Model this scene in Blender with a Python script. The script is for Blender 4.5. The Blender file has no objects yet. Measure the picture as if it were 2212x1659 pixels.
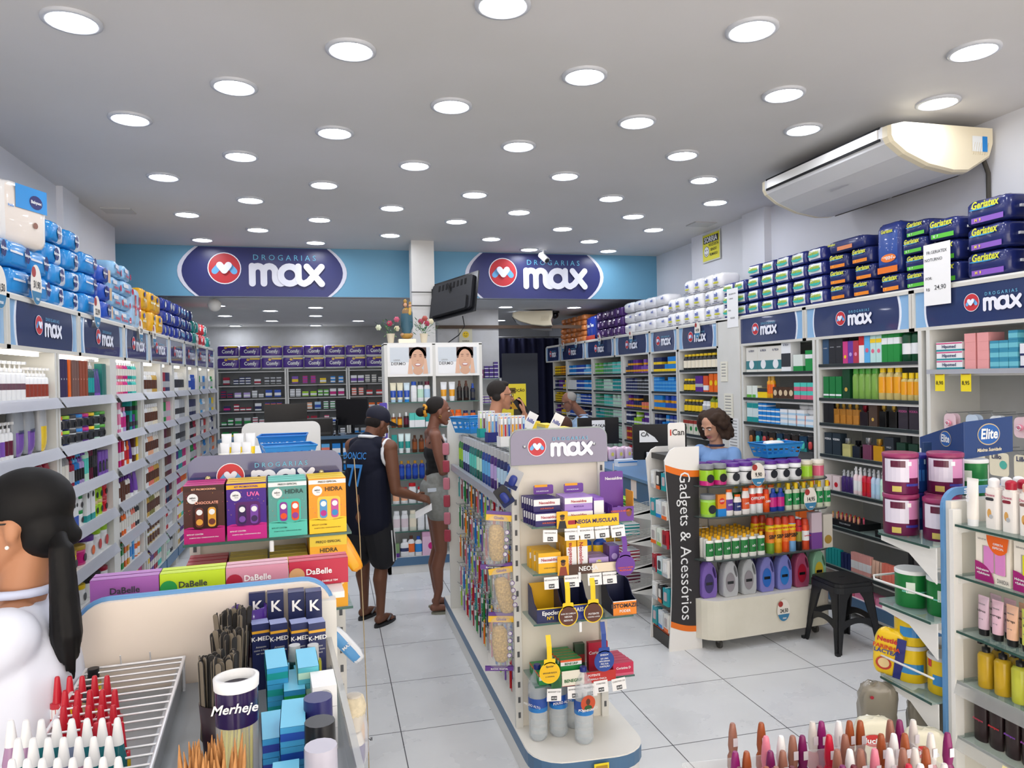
import bpy,math,random
from mathutils import Matrix,Vector,Euler
from math import sin,cos,pi,radians as R
random.seed(7)
SC=bpy.context.scene
COL=SC.collection
# ---------------------------------------------------------------- camera, world, exposure
CAMH=1.9
cam=bpy.data.cameras.new('camera'); camo=bpy.data.objects.new('camera',cam); COL.objects.link(camo)
cam.sensor_width=36; cam.lens=1580/2212*36; cam.clip_start=.05; cam.clip_end=60
yw,pt,rl=R(14),R(-.5),R(-1.1)
f=Vector((sin(yw)*cos(pt),cos(yw)*cos(pt),sin(pt))); r0=Vector((cos(yw),-sin(yw),0)); u0=r0.cross(f)
rr=cos(rl)*r0 + sin(rl)*u0; uu=-sin(rl)*r0 + cos(rl)*u0
m4=Matrix((rr,uu,-f)).transposed().to_4x4(); m4.translation=(0,0,CAMH); camo.matrix_world=m4
SC.camera=camo
w=bpy.data.worlds.new('street_daylight'); SC.world=w; w.use_nodes=True
w.node_tree.nodes['Background'].inputs[0].default_value=(1.0,.9,.8,1)
w.node_tree.nodes['Background'].inputs[1].default_value=1.9
vs=SC.view_settings; vs.view_transform='Standard'; vs.look='None'; vs.gamma=1; vs.use_curve_mapping=False
vs.exposure=0.85
LAMP=24.0
# ---------------------------------------------------------------- colours, materials
def lin(h):
    h=h.lstrip('#'); h=''.join(q*2 for q in h) if len(h) == 3 else h; c=[int(h[i:i+2],16)/255 for i in (0,2,4)]
    return tuple(x/12.92 if x <= .04045 else ((x+.055)/1.055)**2.4 for x in c)
PAL=dict(white='#eceef0',cream='#efe6cf',beige='#d8c8aa',red='#c8202c',crimson='#a01535',magenta='#c8207e',pink='#e98db0',rose='#d9607f',
  purple='#5b2a8c',violet='#7a4fb0',lilac='#b9a3dc',navy='#1e2a5c',blue='#2250b4',royal='#2a3f9a',sky='#5fb0e6',azure='#1f86d6',paleblue='#b5d6ee',
  teal='#169a9a',turquoise='#52c9bb',green='#1d8f45',lime='#9ccf2a',leaf='#5fae3c',yellow='#f4cf1b',amber='#e9a21c',orange='#ee6a1c',brown='#5a3324',
  black='#15161a',charcoal='#33353b',grey='#85888d',silver='#b9bcc0',gold='#c9a24a',olive='#8c8a4a',maroon='#5f1232',coral='#ee7f6c',peach='#f0b48e',mint='#bfe6d0',tan='#c79a6a',offwhite='#e2dfd6')
MATS={}
def M(c,rough=.45,metal=0,trans=0,emit=0,alpha=1,spec=.5,ior=1.45,coat=0,noise=0,nscale=6):
    key=(c,rough,metal,trans,emit,alpha,spec,coat,noise,nscale)
    if key in MATS:return MATS[key]
    rgb=lin(PAL.get(c,c)) if isinstance(c,str) else c
    m=bpy.data.materials.new(f"{c if isinstance(c, str) else 'tone'}_surface"); m.use_nodes=True
    b=m.node_tree.nodes['Principled BSDF']; b.inputs['Base Color'].default_value=(*rgb,1)
    b.inputs['Roughness'].default_value=rough; b.inputs['Metallic'].default_value=metal
    b.inputs['Specular IOR Level'].default_value=spec; b.inputs['IOR'].default_value=ior
    b.inputs['Transmission Weight'].default_value=trans; b.inputs['Alpha'].default_value=alpha
    b.inputs['Coat Weight'].default_value=coat
    if emit:
        b.inputs['Emission Color'].default_value=(*rgb,1); b.inputs['Emission Strength'].default_value=emit
    if noise:
        nt=m.node_tree; tc=nt.nodes.new('ShaderNodeTexCoord'); n=nt.nodes.new('ShaderNodeTexNoise'); mx=nt.nodes.new('ShaderNodeMix')
        mx.data_type='RGBA'; mx.blend_type='MULTIPLY'; n.inputs['Scale'].default_value=nscale; n.inputs['Detail'].default_value=6
        rp=nt.nodes.new('ShaderNodeValToRGB'); rp.color_ramp.elements[0].position=.35; rp.color_ramp.elements[1].position=.65
        k=1-noise; rp.color_ramp.elements[0].color=(k,k,k*.98,1); rp.color_ramp.elements[1].color=(1,1,1,1)
        nt.links.new(tc.outputs['Object'],n.inputs['Vector']); nt.links.new(n.outputs['Fac'],rp.inputs[0])
        mx.inputs[0].default_value=1; mx.inputs[6].default_value=(*rgb,1); nt.links.new(rp.outputs[0],mx.inputs[7])
        nt.links.new(mx.outputs[2],b.inputs['Base Color'])
    MATS[key]=m
    return m
def plastic(c):return M(c,.32)
def card(c):return M(c,.4)
def film(c):return M(c,.25,coat=.3)
def glassy(c,a=.5):return M(c,.12,alpha=a,spec=.6)
# ---------------------------------------------------------------- mesh building
class MB:
    def __init__(s):s.v=[]; s.f=[]; s.mi=[]; s.mats=[]; s.sm=[]; s.T=Matrix()
    def mat(s,m):
        if m not in s.mats:s.mats.append(m)
        return s.mats.index(m)
    def add(s,vs,fs,m,smooth=False):
        o=len(s.v); s.v += [tuple(s.T @ Vector(p)) for p in vs]
        mm=m if isinstance(m,list) else None
        for i,q in enumerate(fs):
            s.f.append(tuple(o+k for k in q)); s.mi.append(s.mat(mm[i] if mm else m)); s.sm.append(smooth)
        return s
    def box(s,x0,x1,y0,y1,z0,z1,m):
        v=[(x,y,z) for z in (z0,z1) for y in (y0,y1) for x in (x0,x1)]
        return s.add(v,[(0,2,3,1),(4,5,7,6),(0,1,5,4),(1,3,7,5),(3,2,6,7),(2,0,4,6)],m)
    def quad(s,a,b,c,d,m):return s.add([a,b,c,d],[(0,1,2,3)],m)
    def rect(s,x0,x1,z0,z1,y,m):return s.quad((x0,y,z0),(x1,y,z0),(x1,y,z1),(x0,y,z1),m)  # faces -Y
    def prism(s,pts,a0,a1,m,axis='z',cap=None):
        P={'z':lambda p,a:(p[0],p[1],a),'y':lambda p,a:(p[0],a,p[1]),'x':lambda p,a:(a,p[0],p[1])}[axis]
        n=len(pts); v=[P(p,a0) for p in pts] + [P(p,a1) for p in pts]
        fs=[(i,(i+1) % n,n+(i+1) % n,n+i) for i in range(n)]
        s.add(v,fs,m); s.add(v,[tuple(range(n))[::-1],tuple(range(n,2*n))],cap or m); return s
    def lathe(s,prof,m,n=16,ex=1,ey=1,c=(0,0,0),ms=None,closed=True,pw=None):
        v=[]
        for (r,z) in prof:
            for k in range(n):
                a=2*pi*k/n; ca,sa=cos(a),sin(a)
                if pw:ca=math.copysign(abs(ca)**pw,ca); sa=math.copysign(abs(sa)**pw,sa)
                v.append((c[0]+r*ex*ca,c[1]+r*ey*sa,c[2]+z))
        fs=[]; mm=[]
        for i in range(len(prof)-1):
            for k in range(n):
                fs.append((i*n+k,i*n+(k+1) % n,(i+1)*n+(k+1) % n,(i+1)*n+k)); mm.append(ms[i] if ms else m)
        s.add(v,fs,mm,True)
        if closed:
            s.add(v[:n],[tuple(range(n))[::-1]],ms[0] if ms else m); s.add(v[-n:],[tuple(range(n))],ms[-1] if ms else m)
        return s
    def tube(s,pts,r,m,n=6,r2=None,ends=True):
        pts=[Vector(p) for p in pts]; K=len(pts); v=[]
        for i,p in enumerate(pts):
            d=(pts[min(i+1,K-1)]-pts[max(i-1,0)]).normalized(); a=Vector((0,0,1)) if abs(d.z)< .9 else Vector((1,0,0))
            u=d.cross(a).normalized(); q=d.cross(u); rad=r if r2 is None else r+(r2-r)*i/(K-1)
            v += [tuple(p+rad*(cos(2*pi*k/n)*u+sin(2*pi*k/n)*q)) for k in range(n)]
        s.add(v,[(i*n+k,(i+1)*n+k,(i+1)*n+(k+1) % n,i*n+(k+1) % n) for i in range(K-1) for k in range(n)],m,True)
        if ends:s.add(v[:n],[tuple(range(n))],m); s.add(v[-n:],[tuple(range(n))[::-1]],m)
        return s
    def sph(s,c,r,m,n=12,k=8,rot=None,pw=None):
        rx,ry,rz=(r,r,r) if not isinstance(r,(tuple,list)) else r
        v=[]; rm=rot or Matrix.Identity(3); c=Vector(c)
        def P(x):return math.copysign(abs(x)**pw,x) if pw else x
        for i in range(k+1):
            t=-pi/2+pi*i/k
            for j in range(n):
                a=2*pi*j/n
                v.append(tuple(c+rm @ Vector((rx*P(cos(t))*P(cos(a)),ry*P(cos(t))*P(sin(a)),rz*P(sin(t))))))
        fs=[(i*n+j,i*n+(j+1) % n,(i+1)*n+(j+1) % n,(i+1)*n+j) for i in range(k) for j in range(n)]
        return s.add(v,fs,m(fs) if callable(m) else m,True)
    def disc(s,cx,cz,r,y,m,n=20,rz=None):
        rz=rz or r
        return s.add([(cx+r*cos(2*pi*k/n),y,cz+rz*sin(2*pi*k/n)) for k in range(n)],[tuple(range(n))],m)
    def capsule(s,p0,ra,p1,rb,m,n=14):
        p0=Vector(p0); p1=Vector(p1); d=p1-p0
        q=d.to_track_quat('Z','Y').to_matrix() if d.length> 1e-6 else Matrix.Identity(3); L=d.length; prof=[]
        for i in range(6):t=-pi/2+pi/2*i/5; prof.append((max(ra*cos(t),1e-4),ra*sin(t)))
        for i in range(6):t=pi/2*i/5; prof.append((max(rb*cos(t),1e-4),L+rb*sin(t)))
        old=s.T; s.T=old @ (Matrix.Translation(p0) @ q.to_4x4()); s.lathe(prof,m,n); s.T=old; return s
    def mesh(s,name):
        me=bpy.data.meshes.new(name); me.from_pydata(s.v,[],s.f)
        for m in s.mats:me.materials.append(m)
        me.polygons.foreach_set('material_index',s.mi); me.polygons.foreach_set('use_smooth',s.sm); me.update(); return me
def rrect(w,h,r,n=5,cx=0,cz=0,corners=(1,1,1,1)):
    pts=[]
    for i,(sx,sz) in enumerate(((1,1),(-1,1),(-1,-1),(1,-1))):
        if not corners[i]:pts.append((cx+sx*w/2,cz+sz*h/2)); continue
        for k in range(n+1):
            a=pi/2*i+pi/2*k/n; pts.append((cx+sx*(w/2-r)+r*cos(a),cz+sz*(h/2-r)+r*sin(a)))
    return pts
# ---------------------------------------------------------------- objects
def tagit(o,label=None,cat=None,group=None,kind=None):
    if label:o['label']=label
    if cat:o['category']=cat
    if group:o['group']=group
    if kind:o['kind']=kind
    return o
def place(o,loc,rz,rot):
    o.location=loc
    o.rotation_euler=rot if rot is not None else (0,0,rz)
def ob(name,mb,loc=(0,0,0),rz=0,label=None,cat=None,group=None,kind=None,parent=None,rot=None):
    me=mb if not isinstance(mb,MB) else mb.mesh(name)
    o=bpy.data.objects.new(name,me); COL.objects.link(o); place(o,loc,rz,rot)
    if parent:o.parent=parent
    return tagit(o,label,cat,group,kind)
def empty(name,loc,rz,label,cat,group=None,rot=None):return ob(name,None,loc,rz,label,cat,group,rot=rot)
def struct(name,mb):return ob(name,mb,kind='structure')
# templates: (name, mesh, [children], (loc), (rot))
def N(name,mb,kids=(),loc=(0,0,0),rot=(0,0,0)):return (name,mb.mesh(name) if isinstance(mb,MB) else mb,list(kids),loc,rot)
def spawn(t,loc,rz=0,label=None,cat=None,group=None,parent=None,rot=None):
    o=bpy.data.objects.new(t[0],t[1]); COL.objects.link(o)
    if parent:o.parent=parent; o.location=t[3]; o.rotation_euler=t[4]
    else:place(o,loc,rz,rot)
    tagit(o,label,cat,group)
    for c in t[2]:spawn(c,None,parent=o)
    return o
TX={}
def text(s,size,c,bold=.0,xs=1,align='CENTER',emit=0,shear=0):
    """flat lettering in the XZ plane, facing -Y, centred"""
    key=(s,size,c,bold,xs,align,shear)
    if key in TX:return TX[key]
    cu=bpy.data.curves.new('lettering','FONT'); cu.body=s; cu.size=size; cu.align_x=align; cu.align_y='CENTER'; cu.resolution_u=2; cu.offset=bold*size; cu.shear=shear
    o=bpy.data.objects.new('t',cu); me=bpy.data.meshes.new_from_object(o); bpy.data.objects.remove(o)
    me.transform(Matrix.Rotation(pi/2,4,'X') @ Matrix.Diagonal((xs,1,1,1)))
    me.materials.clear(); me.materials.append(M(c,.5)); TX[key]=me
    return me
def letter(s,size,c,loc,bold=.02,xs=1,rot=(0,0,0),shear=0):return ('lettering',text(s,size,c,bold,xs,shear=shear),[],loc,rot)
def stroke(mb,pts,r,y,m,n=8):
    """flat thick rounded line in XZ at depth y"""
    def yy():
        mb.q=getattr(mb,'q',0)+1; return y-mb.q*r*.004
    for i in range(len(pts)-1):
        a=Vector(pts[i]); b=Vector(pts[i+1]); d=(b-a).normalized(); q=Vector((-d.y,d.x))*r
        P=[a-q,b-q,b+q,a+q]; Y_=yy(); mb.add([(p.x,Y_,p.y) for p in P],[(0,1,2,3)],m)
    for p in pts:mb.disc(p[0],p[1],r,yy(),m,n*2)
def arc(cx,cz,r,a0,a1,n=8):return [(cx+r*cos(R(a0+(a1-a0)*k/n)),cz+r*sin(R(a0+(a1-a0)*k/n))) for k in range(n+1)]
LOGO={}
def logo(h,y=0):
    """the shop's mark and word, h = letter height; centred on the word block"""
    if h in LOGO:return LOGO[h]
    mb=MB(); wh=M('#eef0fb',.4); k=h; q=.135
    def S(pts,m=wh,r=q,yy=0):stroke(mb,[((p[0]-1.1)*k,(p[1]-.5)*k) for p in pts],r*k,yy*k,m)
    c=(-.95,.75); rd=M('#c8323a',.4)
    mb.disc((c[0]-1.1)*k,(c[1]-.5)*k,.66*k,.0,wh,28); mb.disc((c[0]-1.1)*k,(c[1]-.5)*k,.62*k,-.002*k,rd,28)
    lb=M('#6db4e8',.4)
    for sg in (-1,1):S([(c[0]+sg*.38,c[1]-.12),(c[0]+sg*.17,c[1]+.13)],lb,.125,-.004)
    S([(.14,.14),(.14,.86)]); S([(.14,.6)]+arc(.37,.63,.23,180,0)+[(.6,.14)]); S([(.6,.6)]+arc(.83,.63,.23,180,0)+[(1.06,.38)]+arc(1.28,.36,.22,180,270)+[(1.45,.2)])
    S(arc(1.64,.5,.36,0,360,20)); S([(2.0,.86),(2.0,.4)]+arc(2.24,.38,.24,180,270)+[(2.42,.24),(2.95,.86)]); S([(2.35,.86),(2.95,.14)])
    S([(c[0]-.17,c[1]+.12),(c[0],c[1]-.1),(c[0]+.17,c[1]+.12)],wh,.135,-.006)
    me=mb.mesh('logo')
    d=letter('D R O G A R I A S',.33*k,'#6fc0e0',(.35*k,-.002,.72*k),.0,1.0)
    LOGO[h]=[('logo',me,[],(0,0,0),(0,0,0)),d]
    return LOGO[h]
def kids(o,lst,loc=(0,0,0)):
    for t in lst:
        c=spawn(t,None,parent=o); c.location=Vector(c.location)+Vector(loc)
# ---------------------------------------------------------------- room
CH=3.55; HY=9.4; ZB=2.95
def wallmat():
    return M('#dfe1e8',.6,noise=.05,nscale=1.3)
WM=wallmat()
def floormat():
    m=bpy.data.materials.new('floor_tiles'); m.use_nodes=True; nt=m.node_tree; b=nt.nodes['Principled BSDF']
    tc=nt.nodes.new('ShaderNodeTexCoord'); sp=nt.nodes.new('ShaderNodeSeparateXYZ'); nt.links.new(tc.outputs['Object'],sp.inputs[0])
    def mth(op,a,bb=None,c=None):
        n=nt.nodes.new('ShaderNodeMath'); n.operation=op
        for i,x in enumerate((a,bb,c)):
            if x is None:continue
            if isinstance(x,(int,float)):n.inputs[i].default_value=x
            else:nt.links.new(x,n.inputs[i])
        return n.outputs[0]
    X,Y=sp.outputs[0],sp.outputs[1]
    side=mth('GREATER_THAN',X,.85)
    yo=mth('MULTIPLY_ADD',side,.12,3.97)
    fx=mth('PINGPONG',mth('SUBTRACT',X,.335),.3335); fy=mth('PINGPONG',mth('SUBTRACT',Y,yo),.33)
    g=mth('LESS_THAN',mth('MINIMUM',fx,fy),.0028)
    n=nt.nodes.new('ShaderNodeTexNoise'); n.inputs['Scale'].default_value=2.3; n.inputs['Detail'].default_value=7; nt.links.new(tc.outputs['Object'],n.inputs['Vector'])
    rp=nt.nodes.new('ShaderNodeValToRGB'); rp.color_ramp.elements[0].position=.3; rp.color_ramp.elements[1].position=.62
    rp.color_ramp.elements[0].color=(*lin('#d6d8da'),1); rp.color_ramp.elements[1].color=(*lin('#dfe1e2'),1); nt.links.new(n.outputs['Fac'],rp.inputs[0])
    mx=nt.nodes.new('ShaderNodeMix'); mx.data_type='RGBA'; nt.links.new(g,mx.inputs[0]); nt.links.new(rp.outputs[0],mx.inputs[6]); mx.inputs[7].default_value=(*lin('#55565a'),1)
    nt.links.new(mx.outputs[2],b.inputs['Base Color'])
    r=mth('MULTIPLY_ADD',n.outputs['Fac'],.25,.16); nt.links.new(r,b.inputs['Roughness']); b.inputs['Specular IOR Level'].default_value=.45
    return m
struct('floor',MB().box(-3,5.2,-2,15.6,-.1,0,floormat()))
cm=M('#d5d3d2',.65,noise=.06,nscale=.8)
struct('ceiling',MB().box(-3,5.2,-2,HY+.16,CH,CH+.1,cm))
struct('ceiling_back',MB().box(-3,5.2,HY+.12,15.6,ZB,ZB+.1,M('#c9c9ca',.7,noise=.05,nscale=1)))
b=MB(); b.box(-2.4,-2.15,-2,8.45,0,CH,WM); struct('wall_left',b)
struct('trim_1',MB().box(-2.15,-2.1,6.75,7.15,0,CH,WM))
struct('wall_left_back',MB().box(-2.6,-2.4,8.45,15.6,0,CH,WM))
struct('wall_right',MB().box(4.3,4.6,-2,8.1,0,CH,WM))
struct('trim_2',MB().box(4.22,4.3,6.45,6.85,0,CH,WM))
struct('wall_right_back',MB().box(4.45,4.6,8.1,15.6,0,CH,WM))
struct('wall_back',MB().box(-2.6,4.6,14.6,14.7,0,ZB,M('#c6c8cc',.7,noise=.08)))
struct('wall_header',MB().box(-2.6,4.6,HY+.02,HY+.16,ZB,CH,WM))
# blue sign band on the header
def header_panel():
    o=empty('header_sign_board',(0,HY,0),0,'long light blue board under the ceiling carrying two navy pharmacy signs','sign')
    ob('board',MB().box(-2.4,4.45,0,.015,ZB,CH-.001,M('#6fa9c9',.45)),parent=o)
    for cx,hw,nm in ((-.745,.985,'left'),(2.7,.96,'right')):
        zc=(ZB+CH)/2-.005; hh=(CH-ZB)/2-.003
        def shp(w,bul):
            L=[]
            for k in range(11):t=-1+2*k/10; L.append((cx+w-bul*(t*t),zc+hh*t))
            for k in range(11):t=1-2*k/10; L.append((cx-w+bul*(t*t),zc+hh*t))
            return L
        ob('sign_field',MB().prism(shp(hw,.2),-.006,0,M('#e3e4f2',.45),'y').prism(shp(hw-.05,.19),-.009,-.006,M('#353a72',.3),'y'),parent=o)
        kids(o,logo(.29),(cx+.14,-.015,zc-.035 if nm == 'left' else zc-.03))
    return o
header_panel()
# pillar with arm-mounted television
struct('pillar_1',MB().box(.97,1.24,8.7,8.95,0,CH,M('#dddcda',.6,noise=.1,nscale=2)))
# ceiling lamps
ring=MB().lathe([(.125,0),(.125,-.012),(.105,-.016),(.1,-.004)],M('#c9ccd2',.35),24,closed=False).mesh('frame')
dif=MB().lathe([(.1,-.008),(.001,-.008)],M('#f4f7ff',.5,emit=LAMP),24,closed=False)
dif=dif.mesh('diffuser')
L1=[(155,43),(1086,8),(1624,62),(2104,108),(758,106),(1263,162),(1693,202),(2026,220),(506,185),(975,227),(1376,262),(1735,278),(281,255),(723,285),(1120,314),(1474,334),(520,336),(896,356),(1220,379),(1520,387),(353,381),(700,398),(1025,419),(1320,427),(1545,436),(541,431),(847,448),(1121,457),(1368,466),(404,462),(690,473),(986,477),(1215,493),(1412,495),(557,495),(843,507),(1061,515),(1273,520),(437,517),(682,523),(1143,538),(1314,541)]
L2=[(469,659),(584,670),(682,663),(486,681),(587,692),(508,703),(682,681),(682,702),(774,692),(1092,662),(1042,681),(1130,673),(1178,681),(1080,691),(1018,703),(1240,663)]
def ray_to(px,py,z):      # survey of the lamp positions: photo bearings intersected with the ceiling height
    d=f + (px-1106)/1580*rr - (py-829.5)/1580*uu; t=(z-CAMH)/d.z; return (d.x*t,d.y*t,z)
for i,p in enumerate(L1+L2+[(-1,0),(-1,1),(-1,2),(-1,3),(-1,4),(-1,5)]):
    if p[0] == -1:loc=((-1.1,1.4,3.8,-.2,.9,3.1)[p[1]],(2.4,2.4,2.4,1.4,.6,.9)[p[1]],CH)
    else:loc=ray_to(*p,CH if i< len(L1) else ZB)
    if loc[1]> 14.4:loc=(loc[0],14.3,loc[2])
    front=i< len(L1)
    g='round downlights in the main shop ceiling' if front else 'round downlights in the low ceiling behind the sign'
    if p[0] == -1:g='round downlights in the main shop ceiling'
    o=empty('ceiling_light',loc,0,'round white LED downlight recessed in the '+('main shop ceiling' if front or p[0] == -1 else 'low ceiling behind the blue sign'),'light',g)
    ob('frame',ring,parent=o); ob('diffuser',dif,parent=o)
# ceiling hatches
for (x,y,w_) in ((-1.9,7.6,'left wall'),(4.0,7.3,'right wall')):
    ob('ceiling_hatch',MB().box(-.13,.13,-.11,.11,-.012,0,M('#bdbcba',.6)),(x,y,CH),0,f'small square access hatch in the ceiling beside the {w_}','hatch')
# ---------------------------------------------------------------- goods: every maker returns a template; k=1 keeps caps and labels as parts
CACHE={}
def cached(fn):
    def g(*a,**kw):
        key=(fn.__name__,a,tuple(sorted(kw.items())))
        if key not in CACHE:CACHE[key]=fn(*a,**kw)
        return CACHE[key]
    return g
def P(name,body,parts=(),k=0,letters=(),w=0,h=0,d=0):
    if not k:
        for _,pm in parts:
            o=len(body.v); body.v += pm.v; body.f += [tuple(o+i for i in q) for q in pm.f]; body.sm += pm.sm
            body.mi += [body.mat(pm.mats[i]) for i in pm.mi]
        t=N(name,body,letters)
    else:t=N(name,body,[N(n,m) for n,m in parts]+list(letters))
    return (t,w,h,d)
@cached
def carton(w,h,d,c,band=None,bz=(0,.3),txt=None,tc='white',ts=.25,tz=.6,top=None,circ=None,stripe=None,win=None,name='carton',k=0,bold=.02,txs=1,lt=(),side=None,wc='#2a2a30'):
    b=MB(); m=card(c); x0,x1=-w/2,w/2
    b.box(x0,x1,0,d,0,h,m); e=.0006
    if top:b.add([(x0,0,h+e),(x1,0,h+e),(x1,d,h+e),(x0,d,h+e)],[(0,1,2,3)],card(top))
    if band:b.rect(x0,x1,bz[0]*h,bz[1]*h,-e,card(band)); [b.add([(x,0,bz[0]*h),(x,d,bz[0]*h),(x,d,bz[1]*h),(x,0,bz[1]*h)],[(0,1,2,3)],card(band)) for x in (x0-e,x1+e)]
    if stripe:b.rect(x0,x1,stripe[1]*h,stripe[2]*h,-2*e,card(stripe[0]))
    if side:[b.add([(x,.003,.02*h),(x,d*.95,.02*h),(x,d*.95,.98*h),(x,.003,.98*h)],[(0,1,2,3)],card(side)) for x in (x0-2*e,x1+2*e)]
    if circ:b.disc(circ[1]*w,circ[2]*h,circ[3]*min(w,h),-2.5*e,card(circ[0]),18)
    if win:b.rect(x0+.12*w,x1-.12*w,win[0]*h,win[1]*h,-3*e,film(wc))
    L=[]
    if txt:L.append(letter(txt,ts*h,tc,(0,-5*e,tz*h),bold,txs))
    for (s_,z_,t_,c_) in lt:L.append(letter(s_,t_*h,c_,(0,-6*e,z_*h),.02))
    return P(name,b,(),k,L,w,h,d)
@cached
def bottle(w,h,c,cap='white',lab=None,ey=1.0,capw=.5,caph=.16,sh=.78,alpha=0,lz=(.2,.62),k=0,name='bottle',fill=0,txt=None,tc='black',ts=.1,taper=1.0,cap2=0,n=14):
    r=w/2; zt=h*(1-caph); b=MB(); m=glassy(c,alpha) if alpha else plastic(c)
    pr=[(r*.9*taper,0),(r*taper,h*.02),(r,h*.3),(r,h*sh*.9),(r*.93,h*sh*.96),(max(r*capw*.95,r*.4),zt-h*.015),(r*capw*.9,zt)]
    pr=[p for i,p in enumerate(pr) if i< 4 or p[1]> pr[3][1]-.0001]
    b.lathe(pr,m,n,1,ey)
    if fill:b.lathe([(r*.9,h*.012),(r*.93,h*fill)],plastic(c),n,1,ey)
    cp=MB(); rc=r*capw
    cp.lathe([(rc,zt),(rc*(.55 if cap2 else .97),h)],plastic(cap),n,1,max(ey,.7))
    parts=[('cap',cp)]
    if lab:
        lb=MB(); lb.lathe([(r*1.012,h*lz[0]),(r*1.012,h*lz[1])],film(lab),n,1,ey,closed=False)
        parts.append(('label',lb))
    L=[letter(txt,ts*h,tc,(0,-r*ey*1.04,h*(lz[0]+lz[1])/2),.02)] if txt else []
    return P(name,b,parts,k,L,w,h,w*ey)
@cached
def pump(w,h,c,cap='white',lab=None,alpha=0,k=0,lz=(.12,.5),name='pump_bottle',ey=1.0,txt=None,tc='black',fill=0):
    r=w/2; b=MB(); b.lathe([(r*.94,0),(r,.02*h),(r,h*.66),(r*.8,h*.71),(r*.4,h*.72),(r*.4,h*.75)],glassy(c,alpha) if alpha else plastic(c),16,1,ey)
    if fill:b.lathe([(r*.9,h*.012),(r*.93,h*fill)],plastic(c),14,1,ey)
    p=MB(); pc=plastic(cap); p.lathe([(r*.5,h*.73),(r*.5,h*.82),(r*.16,h*.83),(r*.16,h*.93)],pc,12)
    p.box(-r*.25,r*.25,-r*1.15,r*.3,h*.92,h*.99,pc)
    parts=[('pump_head',p)]
    if lab:l=MB(); l.lathe([(r*1.015,h*lz[0]),(r*1.015,h*lz[1])],film(lab),16,1,ey,closed=False); parts.append(('label',l))
    return P(name,b,parts,k,[letter(txt,.06*h,tc,(0,-r*ey*1.05,h*.34),.02)] if txt else (),w,h,w*ey)
@cached
def spray(w,h,c,cap='white',lab=None,alpha=0,k=0,capc=None,fill=0):
    r=w/2; b=MB(); b.lathe([(r*.94,0),(r,.02*h),(r,h*.62),(r*.7,h*.7),(r*.45,h*.74)],glassy(c,alpha) if alpha else plastic(c),14)
    if fill:b.lathe([(r*.9,h*.012),(r*.93,h*fill)],plastic(c),12)
    p=MB(); p.lathe([(r*.55,h*.72),(r*.55,h*.82),(r*.4,h*.86),(r*.4,h),],plastic(cap),12); p.box(-r*.12,r*.12,-r*.75,0,h*.88,h*.94,plastic(cap))
    parts=[('nozzle',p)]
    if lab:l=MB(); l.lathe([(r*1.015,h*.14),(r*1.015,h*.5)],film(lab),14,closed=False); parts.append(('label',l))
    return P('spray_bottle',b,parts,k,(),w,h,w)
@cached
def jar(w,h,c,lid,lab=None,k=0,lidh=.22,lz=(.12,.68),txt=None,tc='black',ts=.12,ey=1.0,circ=None,name='jar',n=18,band=None,alpha=0):
    r=w/2; b=MB(); b.lathe([(r*.92,0),(r*.97,.02*h),(r*.97,h*(1-lidh)*.97),(r*.85,h*(1-lidh))],glassy(c,alpha) if alpha else plastic(c),n,1,ey)
    l=MB(); l.lathe([(r,h*(1-lidh)),(r,h*.985),(r*.95,h)],plastic(lid),n,1,ey); parts=[('lid',l)]
    if lab:
        q=MB(); q.lathe([(r*.985,h*lz[0]),(r*.985,h*lz[1])],film(lab),n,1,ey,closed=False)
        if band:q.lathe([(r*.992,h*band[1]),(r*.992,h*band[2])],film(band[0]),n,1,ey,closed=False)
        parts.append(('label',q))
    if circ:q=MB(); q.disc(0,h*.36,h*.2,-r*ey*1.02,card(circ),20); parts.append(('badge',q))
    return P(name,b,parts,k,[letter(txt,ts*h,tc,(0,-r*ey*1.05,h*.38),.03)] if txt else (),w,h,w*ey)
@cached
def aero(w,h,c,cap,lab=None,lab2=None,k=0,txt=None,tc='white',txt2=None,tc2='red',ts=.13):
    r=w/2; b=MB(); b.lathe([(r*.95,0),(r,.01*h),(r,h*.78),(r*.8,h*.82)],M(c,.3,.3),16)
    cp=MB(); cp.lathe([(r*.9,h*.8),(r*.85,h*.94),(r*.6,h)],plastic(cap),16); parts=[('cap',cp)]
    if lab:
        l=MB(); l.lathe([(r*1.01,h*.3),(r*1.01,h*.62)],film(lab),16,closed=False)
        if lab2:l.lathe([(r*1.012,h*.62),(r*1.012,h*.78)],film(lab2),16,closed=False)
        parts.append(('label',l))
    L=[]
    if txt:L.append(letter(txt,ts*h,tc,(0,-r*1.06,h*.47),.03))
    if txt2:L.append(letter(txt2,.065*h,tc2,(0,-r*1.06,h*.7),.03))
    return P('spray_can',b,parts,k,L,w,h,w)
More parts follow.
